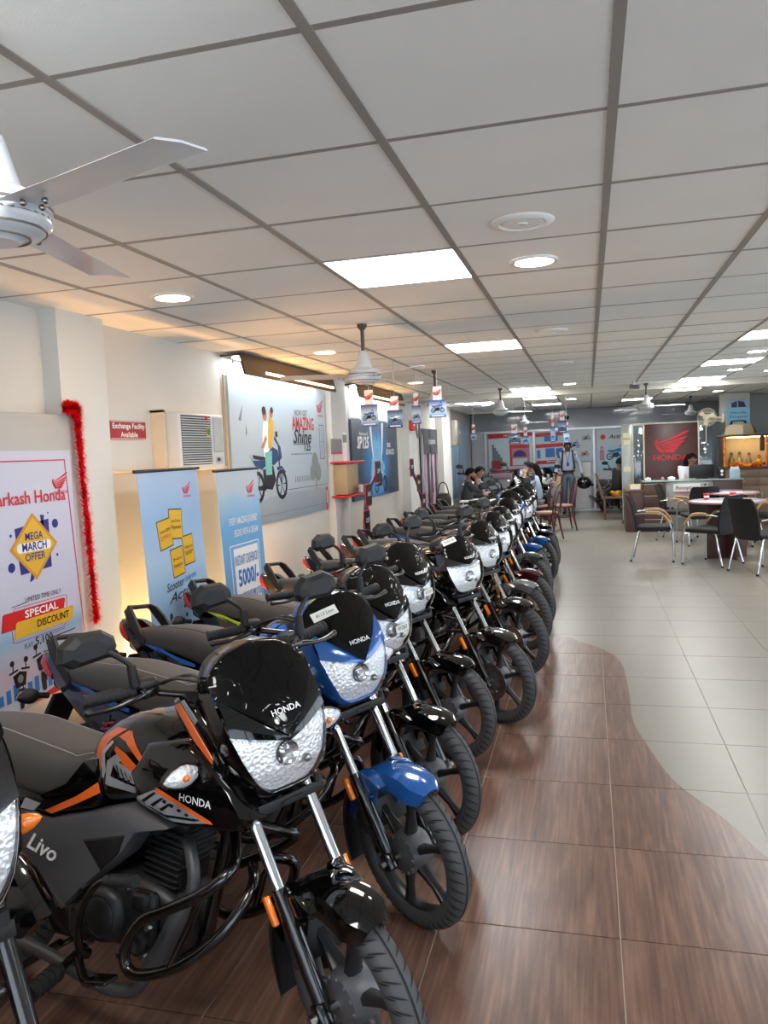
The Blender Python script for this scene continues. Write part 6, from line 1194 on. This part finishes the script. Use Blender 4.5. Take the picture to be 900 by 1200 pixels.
# ---- black mesh chairs (face +x)
def net_chair(lb):
    t = thing('visitor_chair', lb, 'chair'); MESH_ = mat('black mesh fabric', (.075, .075, .08), .7, bump=.2, bscale=500); FAB = mat('black seat fabric', (.07, .072, .08), .75, bump=.15, bscale=300); CHR = MAT_['chrome']; WD = mat('golden wood pad', (.74, .55, .33), .35)
    m = MB(); body(m, [(-.22, .20, .425, .455), (-.20, .225, .415, .475), (0, .235, .41, .48), (.2, .225, .415, .48), (.235, .19, .425, .46)], 5, 24); m.obj('seat', FAB, t)
    m = MB(); secs = []
    for z, x, w_ in ((.40, -.235, .17), (.46, -.24, .205), (.60, -.255, .22), (.75, -.285, .22), (.86, -.325, .21), (.90, -.345, .18)):
        secs.append([(x+.03*(1-(k/6-1)**2)*-1+.02-d, w_*(k/6-1), z) for d in (0,) for k in range(13)]+[(x+.03*(1-(k/6-1)**2)*-1+.02-.02, w_*(k/6-1), z) for k in range(12, -1, -1)])
    loft(m, secs); m.obj('backrest', MESH_, t)
    for sy in (-1, 1):
        m = MB(); tube(m, [(.24, sy*.265, .0), (.235, sy*.262, .30), (.20, sy*.262, .52), (.10, sy*.262, .635), (-.08, sy*.262, .655), (-.24, sy*.235, .64)], .012, 10, smooth=5); l1 = m.obj('leg', CHR, t)
        m = MB(); tube(m, [(-.30, sy*.24, .0), (-.20, sy*.215, .40), (-.17, sy*.20, .43)], .012, 10); l2 = m.obj('leg', CHR, t)
        for l, x, y in ((l1, .24, sy*.265), (l2, -.30, sy*.24)):
            m = MB(); tube(m, [(x, y, 0), (x, y, .025)], .016, 8); m.obj('foot_cap', BLKP, l)
        m = MB(); tube(m, [(.205, sy*.262, .525), (.10, sy*.262, .650), (-.02, sy*.262, .672), (-.10, sy*.260, .668)], .019, 10, smooth=5, flat=.8); m.obj('arm_pad', WD, l1)
    m = MB(); tube(m, [(.232, -.262, .40), (.15, -.20, .41), (.15, .20, .41), (.232, .262, .40)], .010, 8); tube(m, [(-.19, -.215, .41), (-.19, .215, .41)], .010, 8); m.obj('seat_frame', CHR, t)
    return t
def copy_thing(o, loc, rz, lb):
    c, _ = copy_tree(o, child_map(None)); c.location = loc; c.rotation_euler = (0, 0, rz); c['label'] = lb; return c
ch0 = net_chair('black mesh chair, leftmost, turned to the front round table'); q = [at(u, v, 2, 0) for u, v in ((739, 654), (754, 659), (778, 652), (794, 657))]; c = sum(q, V())/4
ch0.location = (c.x+.02, c.y, 0); ch0.rotation_euler = (0, 0, -.12); ch0['group'] = 'black mesh visitor chairs'
c = at(800, 632, 2, 0); copy_thing(ch0, (c.x-.05, c.y+.05, 0), -.3, 'black mesh chair behind the leftmost one, in front of the counter drawers')
c = at(822, 638, 2, 0); copy_thing(ch0, (c.x-.02, c.y+.12, 0), 1.75, 'black mesh chair with its back to us, between the two tables')
c = at(826, 659, 2, 0); copy_thing(ch0, (c.x+.06, c.y-.12, 0), 2.45, 'black mesh chair in front of the round table, turned left with a curved wooden arm')
c = at(866, 670, 2, 0); copy_thing(ch0, (c.x+.27, c.y+.02, 0), .55, 'black mesh chair nearest the camera at the right edge')
c = at(892, 640, 2, 0); copy_thing(ch0, (c.x+.16, c.y+.1, 0), 2.9, 'black mesh chair cut by the right frame edge behind the round table')
# ---- brown bentwood chairs (face +x)
def wood_chair(lb):
    t = thing('wooden_chair', lb, 'chair', group='dark wooden chairs'); MW = mat('maroon stained wood', (.30, .085, .075), .28, 0, .4); CU = mat('tan seat pad', (.60, .47, .40), .6)
    m = MB(); lathe(m, [(0, .44), (.20, .44), (.215, .45), (.215, .465), (0, .47)], (0, 0, 0), 'z', 24); m.obj('seat_rim', MW, t); m = MB(); lathe(m, [(.19, .466), (.18, .49), (.1, .50), (0, .50)], (0, 0, 0), 'z', 24); m.obj('seat_pad', CU, t)
    for sx, sy in ((1, 1), (1, -1), (-1, 1), (-1, -1)): m = MB(); tube(m, [(sx*.15, sy*.15, .445), (sx*.18, sy*.175, .22), (sx*(.22), sy*.20, 0)], [.019, .018, .014], 8, smooth=3); m.obj('leg', MW, t)
    m = MB(); tube(m, [(-.17, -.17, .45), (-.21, -.20, .70), (-.25, -.13, .92), (-.26, 0, .96), (-.25, .13, .92), (-.21, .20, .70), (-.17, .17, .45)], .016, 8, smooth=5); m.obj('back_hoop', MW, t)
    m = MB(); tube(m, [(-.18, -.10, .46), (-.22, -.11, .68), (-.24, 0, .84), (-.22, .11, .68), (-.18, .10, .46)], .012, 8, smooth=5); m.obj('inner_hoop', MW, t)
    m = MB(); lathe(m, [(.165, .25), (.175, .25), (.175, .265), (.165, .265)], (0, 0, 0), 'z', 20, True); m.obj('stretcher_ring', MW, t); return t
w0 = wood_chair('maroon bentwood chair nearest the last motorcycles'); c = at(643, 634, 2, 0); w0.location = (c.x-.03, c.y+.15, 0); w0.rotation_euler = (0, 0, pi-.3)
c = at(661, 622, 2, 0); copy_thing(w0, (c.x-.02, c.y+.1, 0), pi+.25, 'maroon bentwood chair beside the walking man')
c = at(632, 622, 2, 0); wc = copy_thing(w0, (c.x+.0, c.y, 0), pi+.1, 'maroon bentwood chair the phoning woman sits on')
t = thing('square_chair', 'brown wooden chair with dark back by the pale column', 'chair', (.50, 17.2, 0), pi*.0); BW = mat('brown chair wood', (.42, .29, .22), .4)
for sx, sy in ((1, 1), (1, -1), (-1, 1), (-1, -1)): m = MB(); box(m, (sx*.19, sy*.19, .22), (.04, .04, .44), .006); m.obj('leg', BW, t)
m = MB(); box(m, (0, 0, .455), (.44, .44, .04), .01); m.obj('seat', BW, t); m = MB(); prism(m, [(-.20, .46), (-.24, .46), (-.36, .95), (-.32, .95)], -.20, .20, lambda a, b, d: (a, d, b)); m.obj('backrest', mat('dark chair pad', (.12, .12, .12), .6), t)
for sy in (-1, 1): m = MB(); prism(m, [(-.18, .44), (-.25, .44), (-.38, .97), (-.33, .97)], sy*.20-.02, sy*.20+.02, lambda a, b, d: (a, d, b)); m.obj('back_post', BW, t)
# low table between the seated people
t = thing('meeting_table', 'white meeting table in front of the phoning woman', 'table', (-1.72, 13.8, 0)); m = MB(); box(m, (0, 0, .73), (.8, 1.5, .03), .006); m.obj('tabletop', WHP, t)
for sx, sy in ((1, 1), (1, -1), (-1, 1), (-1, -1)): m = MB(); tube(m, [(sx*.35, sy*.68, 0), (sx*.35, sy*.68, .72)], .02, 8); m.obj('leg', ALU, t)
t = thing('brown_side_table', 'low dark brown table with a black bag at the left wall', 'table', (-2.45, 13.2, 0)); m = MB(); box(m, (0, 0, .60), (.6, .7, .04), .006); m.obj('tabletop', BRNL, t)
for sx, sy in ((1, 1), (1, -1), (-1, 1), (-1, -1)): m = MB(); box(m, (sx*.26, sy*.31, .29), (.05, .05, .58)); m.obj('leg', BRN, t)
t = thing('shoulder_bag', 'dark brown bag with a looped strap on the low brown table', 'bag', (-2.40, 13.1, .62)); m = MB(); body(m, [(-.12, .08, .0, .18), (-.08, .11, .0, .26), (.08, .11, 0, .26), (.12, .08, 0, .18)], 3); m.obj('bag_body', mat('dark leather', (.13, .09, .08), .45), t); m = MB(); tube(m, [(-.10, 0, .22), (-.05, 0, .42), (.05, 0, .42), (.10, 0, .22)], .010, 6, smooth=4); m.obj('strap', mat('dark leather', (.13, .09, .08), .45), t)
# ---- ceiling fans
def fan(x, y, zb, rot, lb, first=[None], R=.55, grey=False):
    if first[0] is None:
        t = thing('ceiling_fan', lb, 'fan', (0, 0, 0)); FW_ = mat('fan white', (.80, .81, .82), .3, 0, .3)
        m = MB(); tube(m, [(0, 0, .06), (0, 0, .335)], .013, 10); t_ = m.obj('down_rod', mat('brown rod', (.34, .27, .22), .5), t)
        m = MB(); lathe(m, [(.014, .335), (.034, .33), (.030, .312), (.015, .295)], (0, 0, 0), 'z', 20); m.obj('ceiling_cup', mat('brown rod', (.34, .27, .22), .5), t)
        m = MB(); lathe(m, [(.016, .16), (.03, .15), (.055, .06), (.06, .045), (.02, .045)], (0, 0, 0), 'z', 24); m.obj('lower_cup', FW_, t)
        m = MB(); lathe(m, [(.0, .045), (.07, .045), (.10, .03), (.105, .02), (.100, .016), (.112, .010), (.112, .0), (.106, -.004), (.110, -.010), (.108, -.025), (.085, -.045), (.05, -.052), (.045, -.058), (0, -.060)], (0, 0, 0), 'z', 36); m.obj('motor', FW_, t)
        m = MB()
        for r, z in ((.1125, .006), (.1085, -.012), (.098, -.034), (.066, -.0485)): lathe(m, [(r-.002, z-.0025), (r+.0012, z-.0025), (r+.0012, z+.0025), (r-.002, z+.0025)], (0, 0, 0), 'z', 32, True)
        m.obj('motor_rings', mat('fan ring grey', (.42, .40, .38), .4, .2), t)['kind'] = 'stuff'
        for k in range(3):
            a = k*2*pi/3; c, s = cos(a), sin(a); Mx = M.Rotation(a, 3, 'Z'); m = MB(); secs = []
            for r, w_, tw in ((.11, .055, 6), (.16, .065, 9), (.30, .062, 9), (.50, .060, 8), (R, .058, 7)):
                q = []
                for yy, zz in ((-1, 0), (-.9, .003), (0, .007), (.9, .003), (1, 0), (.9, -.001), (0, .003), (-.9, -.001)):
                    y_ = yy*w_; q.append(Mx @ V((r, y_*cos(D(tw))-zz*sin(D(tw)), zz+y_*sin(D(tw))-.004)))
                secs.append(q)
            loft(m, secs); b = m.obj('blade', FW_, t)
            m = MB()
            for r, yy in ((.135, .02), (.135, -.02), (.175, 0)): v = Mx @ V((r, yy, -.012)); ball(m, v, .007, 6, 4)
            m.obj('rivets', mat('bright steel', (.62, .62, .62), .28, 1.), b)['kind'] = 'stuff'
        first[0] = t; t.location = (x, y, zb); t.rotation_euler = (0, 0, rot); t['group'] = 'ceiling fans'; return t
    return copy_thing(first[0], (x, y, zb), rot, lb)
ZF = 2.135
h = at(-8, 250, 2, ZF); tip = at(178, 172, 2, ZF+.01); fan(h.x, h.y, ZF, math.atan2(tip.y-h.y, tip.x-h.x), 'white ceiling fan at the upper left corner, nearest of all')
FS = [((424, 380), (495, 428), 'ceiling fan over the row with ribbed motor, in front of the light strip'), ((509, 434), (580, 466), 'second ceiling fan along the row, above the blue hanging card'), ((586, 455), (655, 462), 'third ceiling fan along the row, beside the led panel'), ((757, 449), (700, 470), 'ceiling fan above the brown logo wall'), ((809, 464), (850, 477), 'ceiling fan left of the wall fan, over the reception'), ((614, 477), (590, 487), 'small far ceiling fan beyond the beam')]
for (u, v), (tu, tv), lb in FS:
    p = at(u, v, 2, HC); q = at(tu, tv, 2, ZF); fan(p.x, p.y, ZF, math.atan2(q.y-p.y, q.x-p.x), lb)
# ---- bikes parked at the far end
for x, y, hd, ov, lb in ((-2.38, 16.2, -84, dict(accent=RED), 'motorcycle parked facing us at the far wall, leftmost'), (-1.52, 16.9, -84, dict(accent=SILD), 'motorcycle parked facing us below the red framed poster'), (-.95, 17.2, -70, dict(fender=GREYP), 'motorcycle parked facing us behind the phoning woman')):
    place_bike(MA, (x, y, d(hd), d(5), d(8)), lb, ov, 1., group='motorcycles parked by the far wall')
place_bike(MBk, (.72, 18.0, d(-70), d(5), d(0)), 'black two wheeler parked right of the walking man', dict(fender=BLK), .95, group='motorcycles parked by the far wall')
# ------------------------------------------------------------------ people
def skin_mesh(V_, E_, R, root=0, sub=1):
    me = bpy.data.meshes.new('body'); me.from_pydata([tuple(p) for p in V_], E_, []); o = bpy.data.objects.new('tmp', me); COL.objects.link(o)
    s = o.modifiers.new('s', 'SKIN'); s.use_smooth_shade = True
    if sub: u = o.modifiers.new('u', 'SUBSURF'); u.levels = sub; u.render_levels = sub
    for i, r in enumerate(R): me.skin_vertices[0].data[i].radius = r if isinstance(r, tuple) else (r, r); me.skin_vertices[0].data[i].use_root = (i == root)
    dg = bpy.context.evaluated_depsgraph_get(); dg.update(); out = bpy.data.meshes.new_from_object(o.evaluated_get(dg)); bpy.data.objects.remove(o); bpy.data.meshes.remove(me)
    out.materials.clear(); out.polygons.foreach_set('use_smooth', [True]*len(out.polygons)); return out
STAND = dict(pel=(0, 0, .95), sp=(.01, 0, 1.10), ch=(.01, 0, 1.30), nk=(.0, 0, 1.455), hd=(.02, 0, 1.56), tp=(.015, 0, 1.66),
    sl=(0, .17, 1.40), el=(-.02, .235, 1.12), wl=(.05, .26, .88), sr=(0, -.17, 1.40), er=(-.02, -.235, 1.12), wr=(.05, -.26, .88),
    hl=(0, .09, .92), kl=(.03, .10, .50), al=(0, .10, .08), tl=(.14, .115, .035), hr=(0, -.09, .92), kr=(.03, -.10, .50), ar=(0, -.10, .08), tr=(.14, -.115, .035))
def person(lb, loc, rz, P=None, skin=(.50, .34, .26), shirt=(.62, .68, .74), trousers=(.30, .36, .42), hair=(.03, .025, .025), long_hair=False, shoes=(.05, .05, .05), sleeves='long', beard=False):
    J = dict(STAND); J.update(P or {}); J = {k: V(v) for k, v in J.items()}
    t = thing('person', lb, 'person', loc, rz); SK = mat('skin %.2f' % skin[0], skin, .5)
    VN = ['pel', 'sp', 'ch', 'nk', 'hd', 'tp', 'sl', 'el', 'wl', 'sr', 'er', 'wr', 'hl', 'kl', 'al', 'tl', 'hr', 'kr', 'ar', 'tr']
    rad = dict(pel=(.085, .07), sp=(.08, .07), ch=(.085, .07), nk=.046, hd=(.078, .088), tp=(.062, .066), sl=.034, el=.034, wl=.026, sr=.034, er=.034, wr=.026, hl=.055, kl=.042, al=.032, tl=.028, hr=.055, kr=.042, ar=.032, tr=.028)
    ed = [('pel', 'sp'), ('sp', 'ch'), ('ch', 'nk'), ('nk', 'hd'), ('hd', 'tp'), ('ch', 'sl'), ('sl', 'el'), ('el', 'wl'), ('ch', 'sr'), ('sr', 'er'), ('er', 'wr'), ('pel', 'hl'), ('hl', 'kl'), ('kl', 'al'), ('al', 'tl'), ('pel', 'hr'), ('hr', 'kr'), ('kr', 'ar'), ('ar', 'tr')]
    vs = [J[k] for k in VN]; es = [(VN.index(a), VN.index(b)) for a, b in ed]; rs = [rad[k] for k in VN]
    for s, w_, e in ((1, 'wl', 'el'), (-1, 'wr', 'er')):      # palm and five fingers
        dr = (J[w_]-J[e]).normalized(); sd = dr.cross(V((0, 1, 0)) if abs(dr.y) < .8 else V((0, 0, 1))).normalized(); nn = dr.cross(sd); i0 = len(vs)
        pm = J[w_]+dr*.065; vs.append(pm); rs.append((.034, .020)); es.append((VN.index(w_), i0))
        for k, (off, L) in enumerate(((-.030, .065), (-.010, .078), (.010, .074), (.030, .058))):
            a = len(vs); vs += [pm+dr*.038+sd*off, pm+dr*(.038+L*.55)+sd*off*1.15+nn*.012, pm+dr*(.038+L*.9)+sd*off*1.15+nn*.034]; rs += [.0095, .0085, .0075]; es += [(i0, a), (a, a+1), (a+1, a+2)]
        a = len(vs); vs += [J[w_]+dr*.035-sd*.042, J[w_]+dr*.075-sd*.058+nn*.015]; rs += [.011, .009]; es += [(VN.index(w_), a), (a, a+1)]
    link('body', skin_mesh(vs, es, rs), SK, t)
    def sub(names, edges, rmap, nm, col, rough=.75):
        vv = [J[k] if isinstance(k, str) else V(k) for k in names]; o = link(nm, skin_mesh(vv, [(names.index(a), names.index(b)) for a, b in edges], [rmap[k] for k in names]), mat(nm+' cloth %s' % str(col), col, rough, bump=.08, bscale=120), t); return o
    J['wl2'] = J['el'].lerp(J['wl'], .95 if sleeves == 'long' else -.0); J['wr2'] = J['er'].lerp(J['wr'], .95 if sleeves == 'long' else .0); J['wl2'] += V((0, 0, .002)); J['wr2'] += V((0, 0, .002))
    J['nk2'] = J['ch'].lerp(J['nk'], .72)
    if sleeves == 'long': ls = ['pel', 'sp', 'ch', 'nk2', 'sl', 'el', 'wl2', 'sr', 'er', 'wr2']; es_ = [('pel', 'sp'), ('sp', 'ch'), ('ch', 'nk2'), ('ch', 'sl'), ('sl', 'el'), ('el', 'wl2'), ('ch', 'sr'), ('sr', 'er'), ('er', 'wr2')]
    else: ls = ['pel', 'sp', 'ch', 'nk2', 'sl', 'wl2', 'sr', 'wr2']; es_ = [('pel', 'sp'), ('sp', 'ch'), ('ch', 'nk2'), ('ch', 'sl'), ('sl', 'wl2'), ('ch', 'sr'), ('sr', 'wr2')]
    sub(ls, es_, dict(pel=(.155, .125), sp=(.15, .122), ch=(.16, .12), nk2=.075, sl=.074, el=.056, wl2=.042 if sleeves == 'long' else .056, sr=.070, er=.056, wr2=.042 if sleeves == 'long' else .056), 'shirt', shirt)
    J['pel2'] = J['pel']+V((0, 0, .03)); J['al2'] = J['al']+V((0, 0, .03)); J['ar2'] = J['ar']+V((0, 0, .03))
    sub(['pel2', 'pel', 'hl', 'kl', 'al2', 'hr', 'kr', 'ar2'], [('pel2', 'pel'), ('pel', 'hl'), ('hl', 'kl'), ('kl', 'al2'), ('pel', 'hr'), ('hr', 'kr'), ('kr', 'ar2')], dict(pel2=(.152, .125), pel=(.15, .125), hl=.098, kl=.075, al2=.062, hr=.098, kr=.075, ar2=.062), 'trousers', trousers)
    for a, b in (('al', 'tl'), ('ar', 'tr')):
        dr = (J[b]-J[a]); dr.z = 0; dr.normalize(); c0 = J[a]; m = MB(); zf = J[b].z-.035; tube(m, [c0-dr*.06+V((0, 0, zf+.045-c0.z)), c0+V((0, 0, zf+.05-c0.z)), c0+dr*.10+V((0, 0, zf+.04-c0.z)), c0+dr*.19+V((0, 0, zf+.03-c0.z))], [.036, .046, .042, .028], 10, smooth=3); m.obj('shoe', mat('shoe black', shoes, .35), t)
    # face and hair
    hd = J['hd']; ax = (J['tp']-J['nk']).normalized(); f = V((1, 0, 0)) if 'face' not in J else J['face'].normalized(); f = (f-ax*f.dot(ax)).normalized(); l = ax.cross(f); HP = lambda a, b, c: hd+f*a+l*b+ax*c
    m = MB(); n = 14; vs = []; R0 = 8
    for i in range(R0+1):
        th = pi*.60*i/R0
        for k in range(n):
            ph = 2*pi*k/n; fr = max(0, cos(ph)); stop = th*(1-.50*fr**.7); vs.append(HP(-.008+.101*sin(stop)*cos(ph), .087*sin(stop)*sin(ph), .015+.112*cos(stop)))
    fs = [(i*n+k, i*n+(k+1) % n, (i+1)*n+(k+1) % n, (i+1)*n+k) for i in range(R0) for k in range(n)]; m.add(vs, fs)
    if long_hair: tube(m, [HP(-.05, 0, .06), HP(-.095, 0, -.02), HP(-.11, 0, -.14), HP(-.10, 0, -.28), HP(-.09, 0, -.34)], [.07, .08, .078, .06, .025], 12, smooth=3)
    m.obj('hair', mat('hair black %.2f' % hair[0], hair, .85, bump=.3, bscale=200, spec=.2), t)
    m = MB(); loft(m, [[HP(.074, .012, -.028), HP(.074, -.012, -.028), HP(.102, 0, -.030)], [HP(.078, .006, .012), HP(.078, -.006, .012), HP(.084, 0, .010)]]); m.obj('nose', SK, t)
    for s in (-1, 1):
        m = MB(); ball(m, HP(.071, s*.030, .012), .010, 8, 6); e = m.obj('eye', mat('eye white', (.85, .84, .82), .3), t); m = MB(); ball(m, HP(.0775, s*.030, .012), .0055, 6, 5); m.obj('iris', BLKP, e); m = MB(); ball(m, HP(.0, s*.082, -.004), .024, 8, 6, (.6, .4, 1.1)); m.obj('ear', SK, t); m = MB(); tube(m, [HP(.078, s*.016, .03), HP(.078, s*.03, .034), HP(.070, s*.044, .028)], .004, 5); m.obj('eyebrow', mat('hair black %.2f' % hair[0], hair, .5), t)
    m = MB(); tube(m, [HP(.072, -.022, -.056), HP(.080, 0, -.054), HP(.072, .022, -.056)], .006, 6, smooth=3); m.obj('mouth', mat('lips', (.48, .24, .22), .5), t)
    if beard: m = MB(); tube(m, [HP(.02, -.074, -.03), HP(.055, -.052, -.075), HP(.076, 0, -.088), HP(.055, .052, -.075), HP(.02, .074, -.03)], [.016, .02, .022, .02, .016], 8, smooth=3); m.obj('beard', mat('hair black %.2f' % hair[0], hair, .5), t)
    return t, J
c = at(667, 600, 1, 18.55)
t, J = person('man in pale blue shirt and grey trousers walking towards us with a black helmet', (c.x, 18.55, 0), -pi/2, dict(kl=(.12, .10, .50), al=(.16, .10, .09), tl=(.30, .115, .045), kr=(.0, -.10, .50), ar=(-.14, -.10, .10), tr=(.0, -.115, .035), el=(-.05, .27, 1.14), wl=(.02, .31, .90), er=(.0, -.26, 1.13), wr=(.12, -.27, .93)), shirt=(.66, .70, .76), trousers=(.31, .37, .44), skin=(.33, .22, .18))
BAGM = mat('backpack black', (.06, .065, .08), .6)
for s in (-1, 1): m = MB(); tube(m, [(-.12, s*.11, 1.42), (.0, s*.11, 1.47), (.115, s*.115, 1.38), (.135, s*.125, 1.25), (.10, s*.15, 1.10), (-.08, s*.14, 1.05)], .016, 8, smooth=4, flat=1.6); m.obj('backpack_strap', BAGM, t)
m = MB(); body(m, [(-.28, .10, 1.05, 1.38), (-.25, .14, 1.02, 1.44), (-.14, .15, 1.0, 1.46), (-.11, .12, 1.04, 1.42)], 3); m.obj('backpack', BAGM, t); m = MB(); tube(m, [(.08, .05, 1.45), (.14, .02, 1.30), (.14, 0, 1.20), (.14, -.02, 1.30), (.08, -.05, 1.45)], .006, 6, smooth=4); box(m, (.148, 0, 1.16), (.006, .06, .08)); m.obj('lanyard', NAVYP, t); m = MB(); lathe(m, [(.149, .985), (.152, .985), (.152, 1.02), (.149, 1.02)], (0, 0, 0), 'z', 20); m.obj('belt', BLKP, t)
w_ = wm(t) @ J['wl']; b = thing('helmet', 'black helmet carried in the walking man\'s left hand', 'helmet', (w_.x+.04, w_.y-.02, w_.z-.20)); m = MB(); ball(m, (0, 0, .02), .17, 16, 10, (1.0, 1, .85)); m.obj('shell', mat('helmet black', (.03, .03, .035), .25, 0, .5), b); m = MB(); tube(m, [(-.06, 0, .14), (-.03, 0, .20), (.0, 0, .14)], .01, 6, smooth=4); m.obj('chin_strap', BLKP, b)
w_ = wm(t) @ J['wr']; b = thing('paper_folder', 'tan folder held in the walking man\'s right hand', 'folder', (w_.x+.02, w_.y-.02, w_.z-.16)); m = MB(); box(m, (0, 0, 0), (.17, .02, .26), .003); m.obj('cover', CARD, b); m = MB(); box(m, (.004, -.012, 0), (.15, .006, .24)); m.obj('sheet', mat('kraft sheet', (.72, .62, .48), .6), b)
SEAT = dict(pel=(0, 0, .56), sp=(.02, 0, .72), ch=(.05, 0, .92), nk=(.07, 0, 1.07), hd=(.11, 0, 1.17), tp=(.10, 0, 1.27), sl=(.05, .17, 1.01), sr=(.05, -.17, 1.01), el=(.16, .22, .78), wl=(.36, .14, .79), er=(.16, -.22, .78), wr=(.36, -.14, .79), hl=(.02, .09, .53), kl=(.42, .11, .52), al=(.40, .11, .09), tl=(.53, .12, .035), hr=(.02, -.09, .53), kr=(.42, -.11, .52), ar=(.40, -.11, .09), tr=(.53, -.12, .035))
c = wc.location
person('woman in pale blue shirt with long dark hair, seated with a hand at her face', (c.x, c.y, 0), pi+.1, dict(SEAT, el=(.28, .16, .82), wl=(.24, .10, 1.06), hd=(.12, 0, 1.18), face=(1, .15, -.15)), skin=(.62, .44, .35), shirt=(.66, .72, .80), trousers=(.40, .42, .44), long_hair=True)
def seat_stool(x, y, lb):
    t = thing('stool_chair', lb, 'chair', (x, y, 0)); m = MB(); box(m, (0, 0, .44), (.44, .44, .06), .02); m.obj('seat', BRN, t)
    for sx, sy in ((1, 1), (1, -1), (-1, 1), (-1, -1)): m = MB(); tube(m, [(sx*.18, sy*.18, .42), (sx*.2, sy*.2, 0)], .016, 8); m.obj('leg', BRN, t)
    return t
c = at(545, 575, 1, 13.4); seat_stool(c.x, 13.4, 'dark chair under the nearer of the two seated men')
person('man with dark hair and dark jacket seated in profile, a hand at his chin', (c.x, 13.4, 0), .2, dict(SEAT, er=(.28, -.14, .84), wr=(.22, -.05, 1.00), face=(1, -.25, -.3)), skin=(.55, .38, .30), shirt=(.14, .15, .17), trousers=(.2, .2, .22), beard=True)
c = at(556, 572, 1, 14.3); seat_stool(c.x, 14.3, 'dark chair under the farther of the two seated men')
person('second dark haired man seated behind the one in the dark jacket', (c.x, 14.3, 0), .1, dict(SEAT, face=(1, -.4, -.2)), skin=(.50, .34, .27), shirt=(.45, .47, .50), trousers=(.2, .2, .22), sleeves='short')
c = at(808, 555, 1, 15.72); seat_stool(c.x, 15.72, 'office chair behind the reception counter')
person('receptionist in white top with dark hair behind the monitor', (c.x, 15.72, 0), -pi/2+.35, dict(SEAT, **{k: tuple(V(SEAT[k])+V((0, 0, .06))) for k in ('ch', 'nk', 'hd', 'tp', 'sl', 'sr')}, face=(1, .3, -.35)), skin=(.56, .40, .32), shirt=(.86, .86, .88), trousers=(.2, .2, .25), long_hair=True)
person('seated person in black top by the pale column, back turned to us', (.56, 17.2, 0), .5, dict(SEAT), skin=(.40, .28, .22), shirt=(.05, .05, .06), trousers=(.78, .55, .14))
# ------------------------------------------------------------------ clean up naming
for o in list(bpy.data.objects):
    if o.type == 'EMPTY': o.empty_display_size = .05
